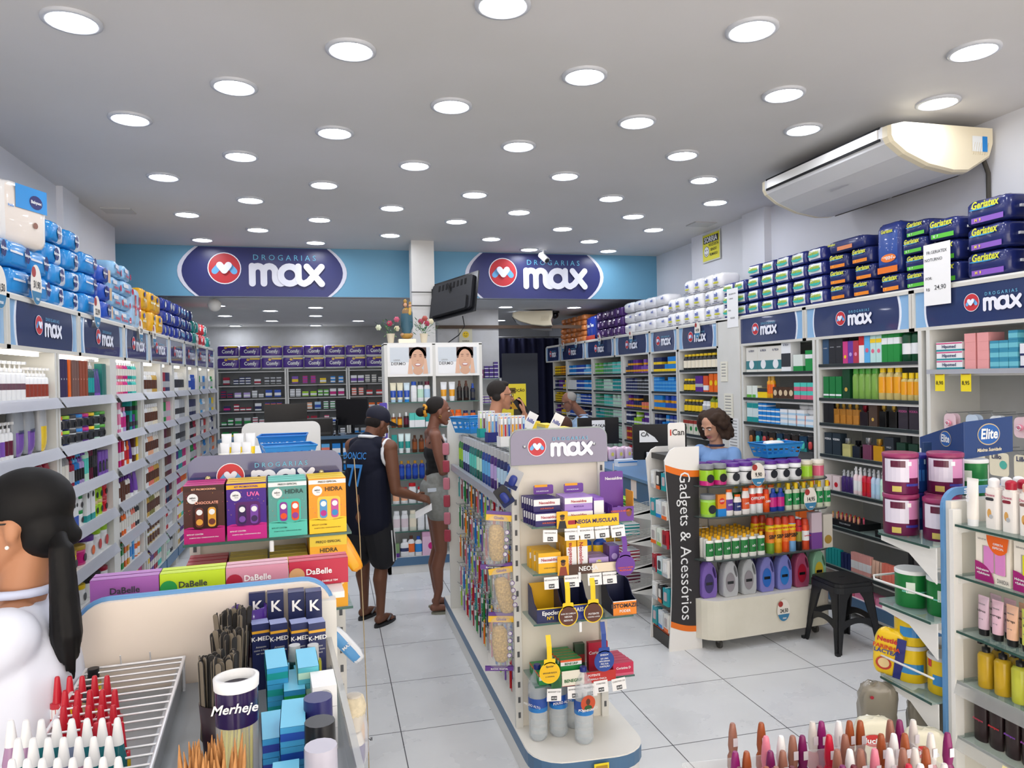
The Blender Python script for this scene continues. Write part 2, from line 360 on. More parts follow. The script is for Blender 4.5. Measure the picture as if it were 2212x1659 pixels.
@cached
def tube(w,h,c,cap,band=None,k=0,up=0,txt=None,tc='black',ts=.1,capy=.14,name='squeeze_tube',alpha=0,lt=()):
    """cap down, crimped end up"""
    b=MB(); n=16; r=w/2; secs=[(.78*r,.72*r,capy*h),(.82*r,.7*r,.25*h),(.9*r,.5*r,.6*h),(.98*r,.16*r,.93*h),(r,.03*r,.94*h),(r,.03*r,h)]
    v=[]; m=plastic(c) if not alpha else glassy(c,alpha)
    for (a,e,z) in secs:v += [(a*cos(2*pi*i/n),e*sin(2*pi*i/n),z) for i in range(n)]
    fs=[(i*n+j,i*n+(j+1) % n,(i+1)*n+(j+1) % n,(i+1)*n+j) for i in range(len(secs)-1) for j in range(n)]
    b.add(v,fs,[m if i< n or i >= 2*n or not band else film(band) for i in range(len(fs))],True); b.add(v[-n:],[tuple(range(n))],m); b.add(v[:n],[tuple(range(n))[::-1]],m)
    cp=MB(); cp.lathe([(.72*r,0),(.76*r,capy*h)],plastic(cap),n,1,.9)
    L=[letter(txt,ts*h,tc,(0,-.56*r,.58*h),.03)] if txt else []
    for (s_,z_,t_,c_) in lt:L.append(letter(s_,t_*h,c_,(0,-(.75-.55*z_)*r-.002,z_*h),.02))
    return P(name,b,[('cap',cp)],k,L,w,h,1.4*r)
def wr(seed):q=random.Random(seed); return q
@cached
def pack(w,h,d,c,front=None,fz=(.15,.85),fx=(-.8,.8),txt=None,tc='white',ts=.2,tz=.5,lt=(),blob=None,stripe=None,seed=1,pw=.35,name='soft_pack',k=1,side=None,top=None,tiex=0,puff=.032,circ=None,tsh=0):
    """soft wrapped pack with crumpled film, front towards -Y"""
    q=wr(seed); b=MB(); n=28; kk=12; mc=film(c); mf=film(front) if front else mc
    def col(fs):
        out=[]
        for i in range(kk):
            for j in range(n):
                a=2*pi*(j+.5)/n; z=(sin(-pi/2+pi*(i+.5)/kk)); z=math.copysign(abs(z)**pw,z); z=(z+1)/2; X=math.copysign(abs(cos(a))**pw,cos(a)); fr=sin(a)< -.35
                m=mc
                if top and z> .9:m=film(top)
                if side and not fr:m=film(side)
                if fr and front and fz[0] <= z <= fz[1] and fx[0] <= X <= fx[1]:m=mf
                out.append(m)
        return out
    b.sph((0,d/2,h/2),(w/2,d/2,h/2),col,n,kk,pw=pw)
    b.v=[(x*(1+puff*q.uniform(-1,1)),d/2+(y-d/2)*(1+puff*q.uniform(-1,1)) if y> .02*d else y-abs(q.uniform(0,puff*d*.3)),h/2+(z-h/2)*(1+puff*q.uniform(-1,1))) for x,y,z in b.v]
    zmin=min(v[2] for v in b.v); b.v=[(x,y,max(z,.0)) for x,y,z in b.v]
    e=.012*d+.002; lab=MB(); parts=[]
    if stripe:lab.add([(stripe[1]*w,-e,stripe[3]*h),(stripe[2]*w,-e,stripe[3]*h),(stripe[2]*w,-e,stripe[4]*h),(stripe[1]*w,-e,stripe[4]*h)],[(0,1,2,3)],film(stripe[0]))
    if blob:lab.disc(blob[1]*w,blob[2]*h,blob[3]*w,-e-.001,film(blob[0]),16,blob[4]*h)
    if circ:lab.disc(circ[1]*w,circ[2]*h,circ[3]*w,-e-.0015,film(circ[0]),16)
    if lab.v:parts.append(('printed_label',lab))
    if tiex:
        t=MB(); t.box(-w/2-.03*w,-w/2+.03*w,d*.3,d*.7,h*.45,h*.55,film('white')); t.box(w/2-.03*w,w/2+.03*w,d*.3,d*.7,h*.45,h*.55,film('white')); parts.append(('carry_strap',t))
    L=[letter(txt,ts*h,tc,(0,-e-.002,tz*h),.03,.85,shear=tsh)] if txt else []
    for (s_,x_,z_,t_,c_) in lt:L.append(letter(s_,t_*h,c_,(x_*w,-e-.003,z_*h),.03))
    return P(name,b,parts,k,L,w,h,d)
@cached
def perfume(w,h,c,cap='gold',alpha=.6,k=0,d=None):
    b=MB(); d=d or w*.5; b.prism(rrect(w,d,.15*d,3,0,d/2),0,h*.68,glassy(c,alpha) if alpha< 1 else M(c,.15)); b.prism(rrect(w*.8,d*.7,.1*d,3,0,d/2),h*.03,h*.4,plastic(c))
    cp=MB(); cp.lathe([(w*.12,h*.68),(w*.12,h*.73),(w*.24,h*.74),(w*.24,h)],M(cap,.25,.7),12,c=(0,d/2,0))
    return P('perfume_bottle',b,[('cap',cp)],k,(),w,h,d)
@cached
def blister(w,h,c,inner,k=0,bub='white',name='blister_card',c2=None):
    b=MB(); b.prism(rrect(w,h,w*.12,3,0,h/2),.002,.004,card(c),'y')
    if c2:b.rect(-w*.48,w*.48,h*.02,h*.25,.0012,card(c2))
    i=MB(); i.sph((0,-.004,h*.42),(w*.28,.012,h*.28),plastic(inner),12,8,pw=.7)
    return P(name,b,[('item',i)],k,(),w,h,.02)
@cached
def jug(w,h,c,lab,lab2='black',k=1,alpha=.92,tcol='white'):
    """detergent-style bottle with a handle opening on the right"""
    b=MB(); m=M(c,.3,alpha=1,trans=.0)
    out=[(-.47,.03),(-.5,.1),(-.5,.45),(-.44,.66),(-.3,.82),(-.13,.9),(-.11,.95),(.11,.95),(.13,.9),(.26,.86),(.4,.74),(.48,.58),(.5,.42),(.5,.1),(.46,.03),(.4,0),(-.4,0)]
    hole=[(.2,.8),(.3,.74),(.4,.6),(.41,.5),(.34,.48),(.26,.56),(.17,.7)]
    d=w*.55; L=[]
    # shell in slices, thinner at the rim, with the handle opening cut by bridging outline and hole
    import bmesh
    bm=bmesh.new(); rings=[]
    for s,y in ((.9,0),(.97,.09),(1,.25),(1,.75),(.97,.91),(.9,1)):
        cx,cz=0,.45; rings.append(([bm.verts.new(((x*s)*w,(y)*d,((z-cz)*s+cz)*h if z> .001 else 0)) for x,z in out],[bm.verts.new(((x+(.3-x)*(s-1)*.0)*w,y*d,z*h)) for x,z in hole]))
    for (o1,h1),(o2,h2) in zip(rings,rings[1:]):
        for A,B,fl in ((o1,o2,0),(h1,h2,1)):
            K=len(A)
            for i in range(K):
                q=(A[i],A[(i+1) % K],B[(i+1) % K],B[i]); bm.faces.new(q[::-1] if fl else q)
    for o1,h1 in (rings[0],rings[-1]):
        es=[]
        for lp in (o1,h1):
            for i in range(len(lp)):
                e=bm.edges.get((lp[i],lp[(i+1) % len(lp)])) or bm.edges.new((lp[i],lp[(i+1) % len(lp)])); es.append(e)
        bmesh.ops.triangle_fill(bm,edges=es,use_beauty=True)
    bmesh.ops.recalc_face_normals(bm,faces=bm.faces[:])
    bm.verts.index_update(); b.add([tuple(v.co) for v in bm.verts],[tuple(v.index for v in f_.verts) for f_ in bm.faces],m,False); bm.free()
    lb=MB(); lb.disc(-.06*w,.37*h,.3*w,-.003,film(lab),24,.25*h); lb.rect(-.26*w,.14*w,.33*h,.4*h,-.005,film(lab2)); cap=MB(); cap.lathe([(.1*w,.95*h),(.1*w,1.0*h),(.08*w,1.01*h)],plastic('offwhite'),14,c=(0,d/2,0))
    return P('detergent_jug',b,[('label',lb),('cap',cap)],k,(),w,h,d)
# ---------------------------------------------------------------- rows of goods
USED={}
def lab_unique(label):
    n=USED.get(label,0); USED[label]=n+1
    return label
class Fr:
    """a shelf frame: local x runs along the shelf (left to right for a viewer facing it), -y points at the viewer"""
    def __init__(s,ox,oy,rz):s.o=(ox,oy); s.rz=rz
    def w(s,x,y,z):c,n=cos(s.rz),sin(s.rz); return (s.o[0]+c*x-n*y,s.o[1]+n*x+c*y,z)
RJ=random.Random(3)
COLW=set(list(PAL)+'sea dark light pale small large tall short slim dyed tinted big leaf sky blue body clear printed striped boxed stacked near right left hanging upright squat golden plum plain folded bright metallic herbal tan top pair of a the'.split())
def noun(desc,keep=2):
    d=desc
    for s_ in (' with ',' on ',' in ',' standing',' lettered',' full',' and '):d=d.split(s_)[0] if d.split(s_)[0].count(' ') >= 1 else d
    ws=[x for x in d.replace('-',' ').split() if x.lower() not in COLW and x.isalpha()]
    return '_'.join(ws[-keep:]) or 'carton'
def ren(t,desc):return (noun(desc),)+tuple(t[1:])
SEEN=set()
def row(F,x0,x1,z,items,where,inset=.02,gap=1.05,jit=.5,rzadd=0):
    """items: (template, desc, cat, weight, stack, deep)"""
    its=[tuple(it)+(1,1,1)[len(it)-3:] if len(it)< 6 else it for it in items]
    tot=sum(i[3] for i in its); x=x0; W=x1-x0; last=None
    for (tp,desc,cat,wt,st,dp) in its:
        t,w_,h_,d_=tp; span=W*wt/tot; n=max(1,int((span+.25*w_)/(w_*gap)))
        pitch=span/n
        if pitch< w_*1.01:pitch=w_*1.01
        if st> 1:noun='stacked'
        label=f"{desc} {where}"; wd=label.split()
        if label in SEEN:label=f"{desc} beside the {last} {where}" if last else f"second set of {desc} {where}"
        while label in SEEN:label=label.replace(' beside',' set beside',1) if ' set beside' not in label else 'further '+label
        SEEN.add(label)
        wl=label.split()
        if len(wl)> 16:label=' '.join(wl[:16])
        one=n*st*dp == 1; std=t[0] in ('bottle','pump_bottle','spray_bottle','jar','spray_can','squeeze_tube','can','roll_pack','tub'); t=ren(t,desc)
        for i in range(n):
            for dd in range(dp):
                for s_ in range(st-(1 if st> 1 and not std and RJ.random()< .3 else 0)):
                    yy=inset+dd*(d_*1.04)+RJ.uniform(0,.004)*jit
                    cx=x+pitch*(i+.5)
                    if std:yy += d_/2
                    spawn(t,F.w(cx+RJ.uniform(-.002,.002)*jit,yy,z+s_*(h_*1.004)),F.rz+RJ.uniform(-.05,.05)*jit*(1 if st == 1 else .4),label,cat,None if one else f"{desc}s {where}")
        x += span; last=desc.split(' with')[0]
# ---------------------------------------------------------------- wall shelving
WH=M('#e6e6e3',.4); CAB=M('#dcdcd8',.45,noise=.04); BLUE=M('#4f7396',.4); RAIL=M('#b9bcc6',.25,alpha=.8); GLS=M('#9fb8b2',.1,alpha=.4,spec=.6); GREYB=M('#bcbdbd',.6,noise=.05); FRAME=M('#d2d0c8',.4)
ORD=['top','second','third','fourth','fifth','sixth','seventh','eighth']
def bay(F,x0,x1,zs,depth,top,label,rails=False,back=None,cat='shelving',side=.03,base=.17,thick=.02,glass=False):
    """a wall bay: side panels, back, shelves, plinth"""
    w_=x1-x0; o=empty('shelving_bay',F.w(x0,0,0),F.rz,label,cat,'wall shelving bays')
    for x in (0,w_-side):ob('side_panel',MB().box(x,x+side,.0,depth,0,top,CAB),parent=o)
    ob('back_panel',MB().box(side,w_-side,depth-.02,depth,.1,top,back or CAB),parent=o)
    p=MB().box(side,w_-side,.03,depth-.02,.04,base-.03,WH); ob('plinth',p,parent=o)
    ob('edge_strip',MB().box(0,w_,-.012,.0,base-.09,base,BLUE),parent=o)
    ob('bottom_board',MB().box(side,w_-side,0,depth-.02,base-.03,base,WH),parent=o)
    if glass:ob('slotted_upright',MB().box(w_/2-.02,w_/2+.02,depth-.035,depth-.02,base,top-.3,M('#6c6d70',.4)),parent=o)
    for z in zs:
        s=ob('shelf',MB().box(side,w_-side,.0,depth-.02,z-thick,z,GLS if glass else WH),parent=o)
        if glass:ob('shelf_trim',MB().box(side,w_-side,-.004,.004,z-thick-.004,z-.001,M('#2d3436',.3)),parent=s); ob('bracket',MB().box(side,w_-side,.01,.03,z-thick-.022,z-thick,WH),parent=s)
        if rails:r_=MB(); r_.add([(0,-.045,z-.05),(w_-.01,-.045,z-.05),(w_-.01,-.005,z+.012),(0,-.005,z+.012)],[(0,1,2,3)],RAIL).add([(0,-.045,z-.05),(w_-.01,-.045,z-.05),(w_-.01,0,z-.056),(0,0,z-.056)],[(3,2,1,0)],RAIL); ob('price_rail',r_,parent=s)
    # strip light under the head
    return o
def head_sign(F,x0,x1,z0,z1,label,depth=.45,cut=False):
    o=empty('header_sign',F.w((x0+x1)/2,0,0),F.rz,label,'sign','navy pharmacy signs over the wall shelving')
    w_=x1-x0; e=.022
    fr=MB(); fr.box(-w_/2,w_/2,.0,depth,z0,z0+e,FRAME).box(-w_/2,w_/2,0,depth,z1-e,z1,FRAME).box(-w_/2,-w_/2+e,0,depth,z0,z1,FRAME).box(w_/2-e,w_/2,0,depth,z0,z1,FRAME)
    ob('frame',fr,parent=o)
    m=M('#8fb9e0',.12,coat=.5); a=w_/2-e; zb,zt=z0+e,z1-e; zc=(zb+zt)/2
    ob('sign_face',MB().box(-a,a,.012,.02,zb,zt,m),parent=o)
    hw=a-.09*min(1,w_); L=[]; bul=.02
    for k in range(9):t=-1+k/4; L.append((hw-bul*t*t,zc+(zt-zb)/2*t))
    for k in range(9):t=1-k/4; L.append((-hw+bul*t*t,zc+(zt-zb)/2*t))
    nb=MB().prism([(x*1.03,z) for x,z in L],.009,.012,M('#e6ecf6',.3),'y').prism([(x*.99,z) for x,z in L],.006,.009,M('#323f68',.12,coat=.6),'y')
    ob('sign_field',nb,parent=o)
    kids(o,logo(.085),(.04,.002,zc-.012))
    return o
FL=Fr(-1.6,0,pi/2); FR_=Fr(3.85,0,-pi/2)
# header signs
ln=['nearest','second','third','fourth','fifth','sixth','seventh','eighth','ninth','tenth']
LS=[3.2,4.29,5.4,6.5,7.35,8.21,9.03,9.82,10.64,11.25]
for i in range(9):head_sign(FL,LS[i],LS[i+1]-.004,2.1,2.385,f'navy pharmacy sign over the left wall shelving, {ln[i]} from the camera')
RS=[2.2,3.34-.1,4.17,5.33,6.51]
RS=[(2.95,4.17),(4.175,5.33),(5.335,6.51),(6.74,7.62),(7.625,8.37),(8.375,9.52),(9.525,10.73),(10.735,11.98),(11.985,12.85)]
for i,(a,b_) in enumerate(RS):head_sign(FR_,-b_,-a,2.16,2.44,f'navy pharmacy sign over the right wall shelving, {ln[i]} from the camera')
# left bays
LB=[(3.3,4.96),(4.98,6.1),(6.2,7.0),(7.06,7.78),(7.82,8.33),(8.38,9.12),(9.18,9.84),(9.9,10.56),(10.6,11.24)]
LZ=[1.82,1.52,1.25,.97,.70,.44]
for i,(a,b_) in enumerate(LB):
    bay(FL,a,b_,LZ,.5,2.1,f'white wall shelving bay on the left wall, {ln[i]} from the camera',rails=True)
    s=ob('strip_light',MB().box(.1,b_-a-.1,.06,.09,-.02,0,M('#fff6ea',.5,emit=3.5)),FL.w(a,0,2.098),FL.rz,f'thin white strip light under the header of the {ln[i]} left bay','light','strip lights under the left headers')
ob('corner_post',MB().box(0,.1,0,.5,0,2.1,CAB),FL.w(6.1,0,0),FL.rz,'white filler panel between the second and third left bays','panel')
ob('cabinet_top',MB().box(3.2,11.25,.02,.5,2.386,2.4,WH),FL.w(0,0,0),FL.rz,'long white board on top of the left wall shelving','board')
ob('cabinet_top',MB().box(-12.85,-2.95,.02,.44,2.441,2.455,WH),FR_.w(0,0,0),FR_.rz,'long white board on top of the right wall shelving','board')
RB=[(2.9,4.05,[1.9],.42),(4.09,5.18,[1.96,1.69,1.49,1.24,.96,.68,.36],.42),(5.2,6.3,[1.91,1.67,1.44,.9,.6],.42),
      (6.72,7.61,[1.95,1.71,1.48,1.24,1.0,.76,.5],.42),(7.64,8.36,[1.94,1.70,1.48,1.25,1.02,.78,.5],.42),(8.39,9.24,[1.93,1.69,1.47,1.26,1.04,.8,.5],.42),
      (9.27,10.4,[1.93,1.69,1.47,1.26,1.04,.8,.5],.42),(10.43,11.63,[1.93,1.69,1.47,1.26,1.04,.8,.5],.42),(11.66,12.42,[1.93,1.69,1.47,1.26,1.04,.8,.5],.42)]
for i,(a,b_,zs,d) in enumerate(RB):
    bay(FR_,-b_,-a,zs,d,2.16,f'white wall shelving bay on the right wall, {ln[i]} from the camera',glass=True,back=GREYB)
pp=ob('pilaster_panel',MB().box(-6.71,-6.31,-.01,.42,0,2.42,M('#dddcd6',.5,noise=.06,nscale=3)),FR_.w(0,0,0),FR_.rz,'white pillar panel between right wall bays with papers taped on it','panel')
for (dx,z,w_,h_,nm) in ((-6.66,1.92,.13,.2,'small yellowed notice taped high on the white pillar panel'),(-6.6,1.55,.16,.3,'receipt-like paper taped below the yellowed notice'),(-6.52,1.25,.18,.42,'printed white sheet hanging low on the white pillar panel')):
    n_=ob('notice',MB().box(0,w_,-.004,-.001,0,h_,M('#e9e5d4' if 'yellow' in nm else '#e8e8e6',.6)),FR_.w(dx,-.012,z-h_/2),FR_.rz,nm,'notice')
    l=MB()
    for q in range(int(h_/.03)-1):l.rect(.02,w_-.03,h_-.03-q*.03,h_-.022-q*.03,-.0045,M('#8a8a88',.6))
    ob('printed_lines',l,parent=n_)
# ---- goods, left wall
def L_(bi,si,items,**k):
    a,b_=LB[bi]; z=(LZ+[.17])[si]; row(FL,a+.05,b_-.05,z,items,f'on the {ORD[si]} shelf of the {ln[bi]} left bay',**k)
def R_(bi,si,items,z=None,**k):
    a,b_,zs,d=RB[bi]; z=z or (zs+[.17])[si]; row(FR_,-b_+.05,-a-.05,z,items,f'on the {ORD[si]} shelf of the {ln[bi]} right bay',**k)
B=bottle; C=carton
L_(0,0,[(B(.05,.25,'white','silver','lime',capw=.25,caph=.3,cap2=1,k=1),'white nozzle bottle with green label','bottle',3),(B(.05,.25,'white','brown','orange',capw=.25,caph=.3,cap2=1,k=1),'white nozzle bottle with orange label','bottle',3),(pump(.055,.22,'white','white','#6b4a58',k=1,lz=(.3,.45)),'white pump bottle with brown label','bottle',5),(pump(.055,.19,'white','white','#8f3a2c',k=1),'white pump bottle with red label','bottle',3)])
L_(0,1,[(jar(.11,.13,'white','white','offwhite',k=1),'large white hair mask jar','jar',5,2),(pump(.05,.2,'white','white','#c84a6a',k=1),'white pump bottle with pink label','bottle',2),(pump(.05,.2,'white','white','violet',k=1),'white pump bottle with violet label','bottle',2),(pump(.05,.2,'white','white','maroon',k=1),'white pump bottle with maroon label','bottle',1),(pack(.14,.27,.06,'#9aa0a8',front='violet',fz=(.0,.4),txt='SKAFE',tc='navy',ts=.1,name='refill_pouch',pw=.6),'grey and violet refill pouch','pouch',3),(pack(.12,.3,.05,'silver',front='yellow',fz=(0,.5),name='refill_pouch',pw=.6),'silver and yellow refill pouch','pouch',2)])
L_(0,2,[(pack(.09,.2,.04,c,name='hair_treatment_sachet',pw=.6),f'{c} hair treatment sachet','sachet',2) for c in ('teal','sky','green','lime','crimson')])
for si_ in (3,4,5):L_(0,si_,[(jar(.12,.15,'white',c,'white',circ='black'),f'white hair cream tub with {c} lid','jar',1) for c in ('purple','azure','magenta','green')[:5-si_+2]])
L_(1,0,[(C(.042,.25,.05,'#2e2350',circ=('silver',0,.5,.15)),'dark purple tall hair colour box','box',2.4),(C(.042,.25,.05,'orange'),'orange tall hair colour box','box',1),(C(.045,.25,.05,'#75554e',circ=('#c9a090',0,.5,.15)),'brown tall hair colour box','box',2),(C(.048,.25,.05,'#94472f',circ=('#d9a68c',0,.5,.12)),'rust brown tall hair colour box','box',2.4),(pump(.05,.27,'#23504f','silver','teal',k=1),'dark teal pump bottle with silver head','bottle',2),(tube(.055,.2,'#4d4384','violet',k=1),'violet squeeze tube','tube',2),(C(.05,.24,.05,'#166d68'),'dark teal tall carton','box',1.5)])
zcols=['grey','lime','navy','silver','black','turquoise','green','brown']
L_(1,1,[(jar(.085,.095,c2,c,'charcoal',circ='black'),f'{n_} lidded small hair gel tub','tub',1,2) for c,c2,n_ in zip(['orange','lime','charcoal','azure','magenta','yellow','green','leaf'],['offwhite','navy','silver','grey','purple','black','mint','charcoal'],['orange','lime','charcoal','azure','magenta','yellow','green','leaf green'])])
L_(1,2,[(B(.065,.24,'silver','black','offwhite',alpha=.5),'clear gel bottle with black cap','bottle',2),(pump(.05,.2,'crimson','crimson','silver',alpha=.7),'red tinted pump bottle','bottle',1),(pump(.05,.2,'azure','sky','black',alpha=.7),'blue tinted pump bottle','bottle',1),(pump(.05,.2,'lilac','violet','black',alpha=.7),'lilac tinted pump bottle','bottle',1),(B(.045,.25,'mint','mint','turquoise'),'mint slim bottle','bottle',1),(aero(.045,.26,'maroon','maroon','black'),'maroon hair spray can','can',1),(aero(.045,.25,'black','black','charcoal'),'black hair spray can','can',1),(C(.07,.17,.06,'violet',circ=('black',0,.5,.3),win=(.15,.5)),'violet hair kit box','box',2.5)])
L_(1,3,[(C(.045,.2,.04,'white',band='green',bz=(0,.35),circ=('black',0,.75,.3)),'white box with green foot','box',1),(C(.045,.2,.04,'white',band='blue',bz=(0,.4),circ=('black',0,.75,.3)),'white box with blue foot','box',2.2),(jar(.09,.1,'white','green','white',circ='black'),'white tub with green lid and black badge','tub',1.5,2),(C(.08,.22,.06,'white',circ=('black',0,.8,.25),band='teal',bz=(0,.2)),'white hair relaxer box with black badge','box',2),(jar(.1,.11,'#b9d327','#c5b27a','lime',circ='black'),'lime tub with beige lid','tub',2,2),(jar(.1,.11,'#d43a52','#a3322c','red',circ='black'),'red tub with brown lid','tub',1.2,2)])
L_(1,4,[(jar(.13,.13,'#e8c61e','#b99a37','yellow',circ='black',k=1),'yellow hair mask jar with black badge','jar',2.2,1),(jar(.13,.13,'#d33f86','#b99a37','magenta',circ='black',k=1),'magenta hair mask jar with black badge','jar',1.2,1),(jar(.12,.16,'white','purple','white',circ='orange',k=1),'white hair mask jar with purple lid','jar',1),(jar(.12,.18,'white','lime','white',circ='#c82020',k=1),'white hair mask jar with lime lid','jar',2)])
L_(1,5,[(jar(.12,.13,'white',c,'white',circ='black',k=1),f'white hair mask jar with {c} lid','jar',1) for c in ('red','amber','yellow','black','charcoal','crimson')])
L_(1,6,[(jar(.11,.14,'white',c,'white',circ='green',k=1),f'white cream pot with {c} lid','jar',1) for c in ('green','crimson','lime','purple','black')])
def mix(cols,kind,noun,w_,h_,st=1,cat='bottle',cap=None,lab='white',**kw):
    out=[]
    for c in cols:
        if kind == 'b':t=B(w_,h_,c,cap or c,lab,**kw)
        elif kind == 'o':t=B(w_,h_,c,cap or c,lab,ey=.55,**kw)
        elif kind == 'c':t=C(w_,h_,w_,c,band=lab,bz=(.25,.55),**kw)
        elif kind == 'j':t=jar(w_,h_,c,cap or 'black',lab,**kw)
        elif kind == 't':t=tube(w_,h_,c,cap or 'white',**kw)
        nm=c if not c.startswith('#') else 'tan'
        out.append((t,f'{nm} {noun}',cat,1,st))
    return out
L_(2,0,mix(['pink','rose','magenta'],'o','shampoo bottle with white cap',.055,.13,2,cap='white',lab='offwhite')+mix(['teal','turquoise'],'o','shampoo bottle with white cap',.055,.13,2,cap='white',lab='offwhite'))
L_(2,1,mix(['magenta','pink'],'c','hair cream carton',.06,.12,2,'box')+mix(['white','lilac'],'o','conditioner bottle',.06,.2,lab='magenta',cap='pink')+mix(['black','teal','purple','green'],'c','hair dye carton',.06,.13,2,'box',lab='charcoal'))
L_(2,2,mix(['crimson','magenta','red'],'c','keratin box',.05,.21,1,'box')+mix(['white','orange'],'o','hair oil bottle',.05,.19,lab='red')+[(tube(.09,.23,'purple','white',k=1),'large purple tube standing on its cap','tube',1.3)]+mix(['brown','yellow'],'c','treatment box',.05,.22,1,'box'))
L_(2,3,mix(['white','brown','offwhite'],'o','shampoo bottle with dark label',.055,.19,cap='purple',lab='brown')+mix(['purple','violet'],'t','hair cream tube',.08,.2,cat='tube'))
L_(2,4,mix(['brown','orange','white','coral','charcoal'],'o','curl cream bottle',.05,.19,cap='white',lab='offwhite'))
L_(2,5,mix(['leaf','green','orange','amber'],'c','castor oil carton',.05,.2,1,'box')+mix(['white','sky'],'o','lotion pump bottle',.06,.2,lab='azure')+mix(['orange','amber'],'j','hair food jar',.11,.1,2,'jar',cap='orange'))
L_(2,6,mix(['green','white','lime'],'j','cream pot',.1,.12,1,'jar',cap='charcoal')+mix(['crimson','yellow','magenta'],'c','colour box',.06,.17,1,'box'))
for si,cols in enumerate([['white','offwhite','gold'],['white','offwhite','cream'],['white','peach','offwhite'],['white','coral','gold'],['gold','olive','cream'],['olive','gold','beige'],['yellow','purple','crimson','turquoise']]):
    L_(3,si,mix(cols,'o' if si not in (5,6) else ('j' if si == 5 else 'c'),['shampoo bottle with brown stripe','bottle with brown label','lotion bottle','hair oil bottle','metallic bottle','mask jar','colouring box'][si],.055 if si != 5 else .1,.2 if si != 5 else .11,1 if si != 5 else 2,['bottle']*5 and ('jar' if si == 5 else 'box' if si == 6 else 'bottle'),**(dict(cap='white',lab='brown') if si not in (6,) else dict(lab='offwhite'))))
for si,cols in enumerate([['crimson','navy'],['green','pink'],['maroon','brown'],['brown','maroon'],['crimson','navy','maroon'],['red','white'],['leaf','mint','charcoal']]):
    L_(4,si,mix(cols,'c' if si< 5 else 'b',['hair dye box','serum box','tall tint box','dark tint box','slim tint box','styling bottle','herbal lotion bottle'][si],.05,.2,1,'box' if si< 5 else 'bottle',lab='silver'))
for si,cols in enumerate([['white','offwhite'],['white','silver'],['white','grey'],['purple','teal','magenta'],['magenta','orange'],['magenta','yellow','turquoise','brown'],['gold','purple','olive']]):
    L_(5,si,mix(cols,'o' if si in (0,5) else 'c',['shampoo tube','folded hair box','white sachet box','bright hair box','straightening box','curl shampoo','mask carton'][si],.055,.21,1,'bottle' if si in (0,5) else 'box',lab='charcoal' if si< 3 else 'white'))
for si,cols in enumerate([['white','blue'],['navy'],['maroon','black','crimson'],['black','green','magenta'],['crimson','navy'],['purple','white'],['teal','rose']]):
    L_(6,si,mix(cols,'o' if si in (0,2,3) else 'c',['anti-dandruff shampoo','dark blue hair box','hair oil flask','black capped flask','boxed tonic','lotion box','soap box'][si],.06,.19,1,'bottle' if si in (0,2,3) else 'box',lab='blue' if si == 0 else 'silver'))
for bi in (7,8):
    for si,cols in enumerate([['green','white','azure'],['yellow','sky','white'],['navy','white','red'],['orange','silver','azure'],['violet','white','navy'],['silver','blue','rose'],['teal','offwhite','black']]):
        if bi == 8:cols=cols[::-1]
        L_(bi,si,mix(cols,'c' if (si+bi) % 2 else 'o',['hygiene pack','razor pack','bandage pack','soap pack','cream pack','wipes pack','cotton pack'][si],.07,.18,1,'box' if (si+bi) % 2 else 'bottle',lab='silver'))
# ---- goods, right wall (listed left to right as the viewer faces it: far end first)
def stk(cols,noun,w_,h_,st,lab=None,bz=(.2,.5),d=None):return [(C(w_,h_,d or w_,c,band=lab or 'white',bz=bz),f'{"sea green" if c[0] == "#" else c} {noun}','box',1,st) for c in cols]
for si,s_ in enumerate([(['yellow','amber'],'vitamin box',3),(['navy','purple','yellow'],'medicine box',2),(['yellow'],'small tablet box',4),(['purple','yellow'],'capsule box',2),(['yellow','crimson'],'syrup box',2),(['red','silver'],'ointment box',2)]):
    R_(8,si,stk(s_[0],s_[1],.09,.15/s_[2] if s_[2]< 4 else .04,s_[2],'brown' if si in (0,2) else 'silver'))
for si,s_ in enumerate([(['azure','blue','sky'],'medicine box',2),(['white','blue','azure'],'tablet box',2),(['paleblue','blue'],'capsule box',3),(['blue','navy'],'drops box',2),(['white','blue'],'gauze box',3),(['sky','silver'],'syringe box',2)]):
    R_(7,si,stk(s_[0],s_[1],.085,.15/s_[2],s_[2],'white'))
for si,s_ in enumerate([(['leaf','green','turquoise'],'generic medicine box',3),(['green','mint','teal'],'generic tablet box',3),(['green','turquoise','mint'],'generic capsule box',3),(['teal','green','mint'],'generic drops box',3),(['green','mint'],'white striped generic box',4),(['silver','mint'],'generic ointment box',2)]):
    R_(6,si,stk(['#3f9c78' if c == 'green' else c for c in s_[0]],s_[1],.08,.16/s_[2],s_[2],'silver',d=.08))
for si,s_ in enumerate([(['navy','purple','violet'],'supplement box',2,'amber'),(['navy','charcoal'],'stacked tablet box',4,'silver'),(['purple','navy','coral'],'vitamin box',2,'amber'),(['navy','lime','purple'],'herbal box',2,'white'),(['crimson','orange','offwhite'],'energy box',2,'amber'),(['red','crimson'],'cream box',3,'white')]):
    R_(5,si,stk(s_[0],s_[1],.07,.17/s_[2],s_[2],s_[3]))
for si,s_ in enumerate([(['navy','azure'],'multivitamin box',2,'yellow'),(['azure'],'blue tablet box',4,'sky'),(['azure','blue'],'calcium box',2,'amber'),(['navy','azure','royal'],'sleep aid box',2,'silver'),(['royal','red'],'mineral box',3,'silver'),(['blue','navy'],'omega box',2,'white')]):
    R_(4,si,stk(s_[0],s_[1],.075,.17/s_[2],s_[2],s_[3],(.0,.35) if s_[3] in ('yellow','amber') else (.2,.5)))
yb=B(.085,.17,'#1d1c1a','yellow','cream',caph=.14,capw=.7,sh=.72,lz=(.12,.6)); ys=B(.07,.14,'#2b2617','yellow','yellow',caph=.16,capw=.72,sh=.72,lz=(.1,.55))
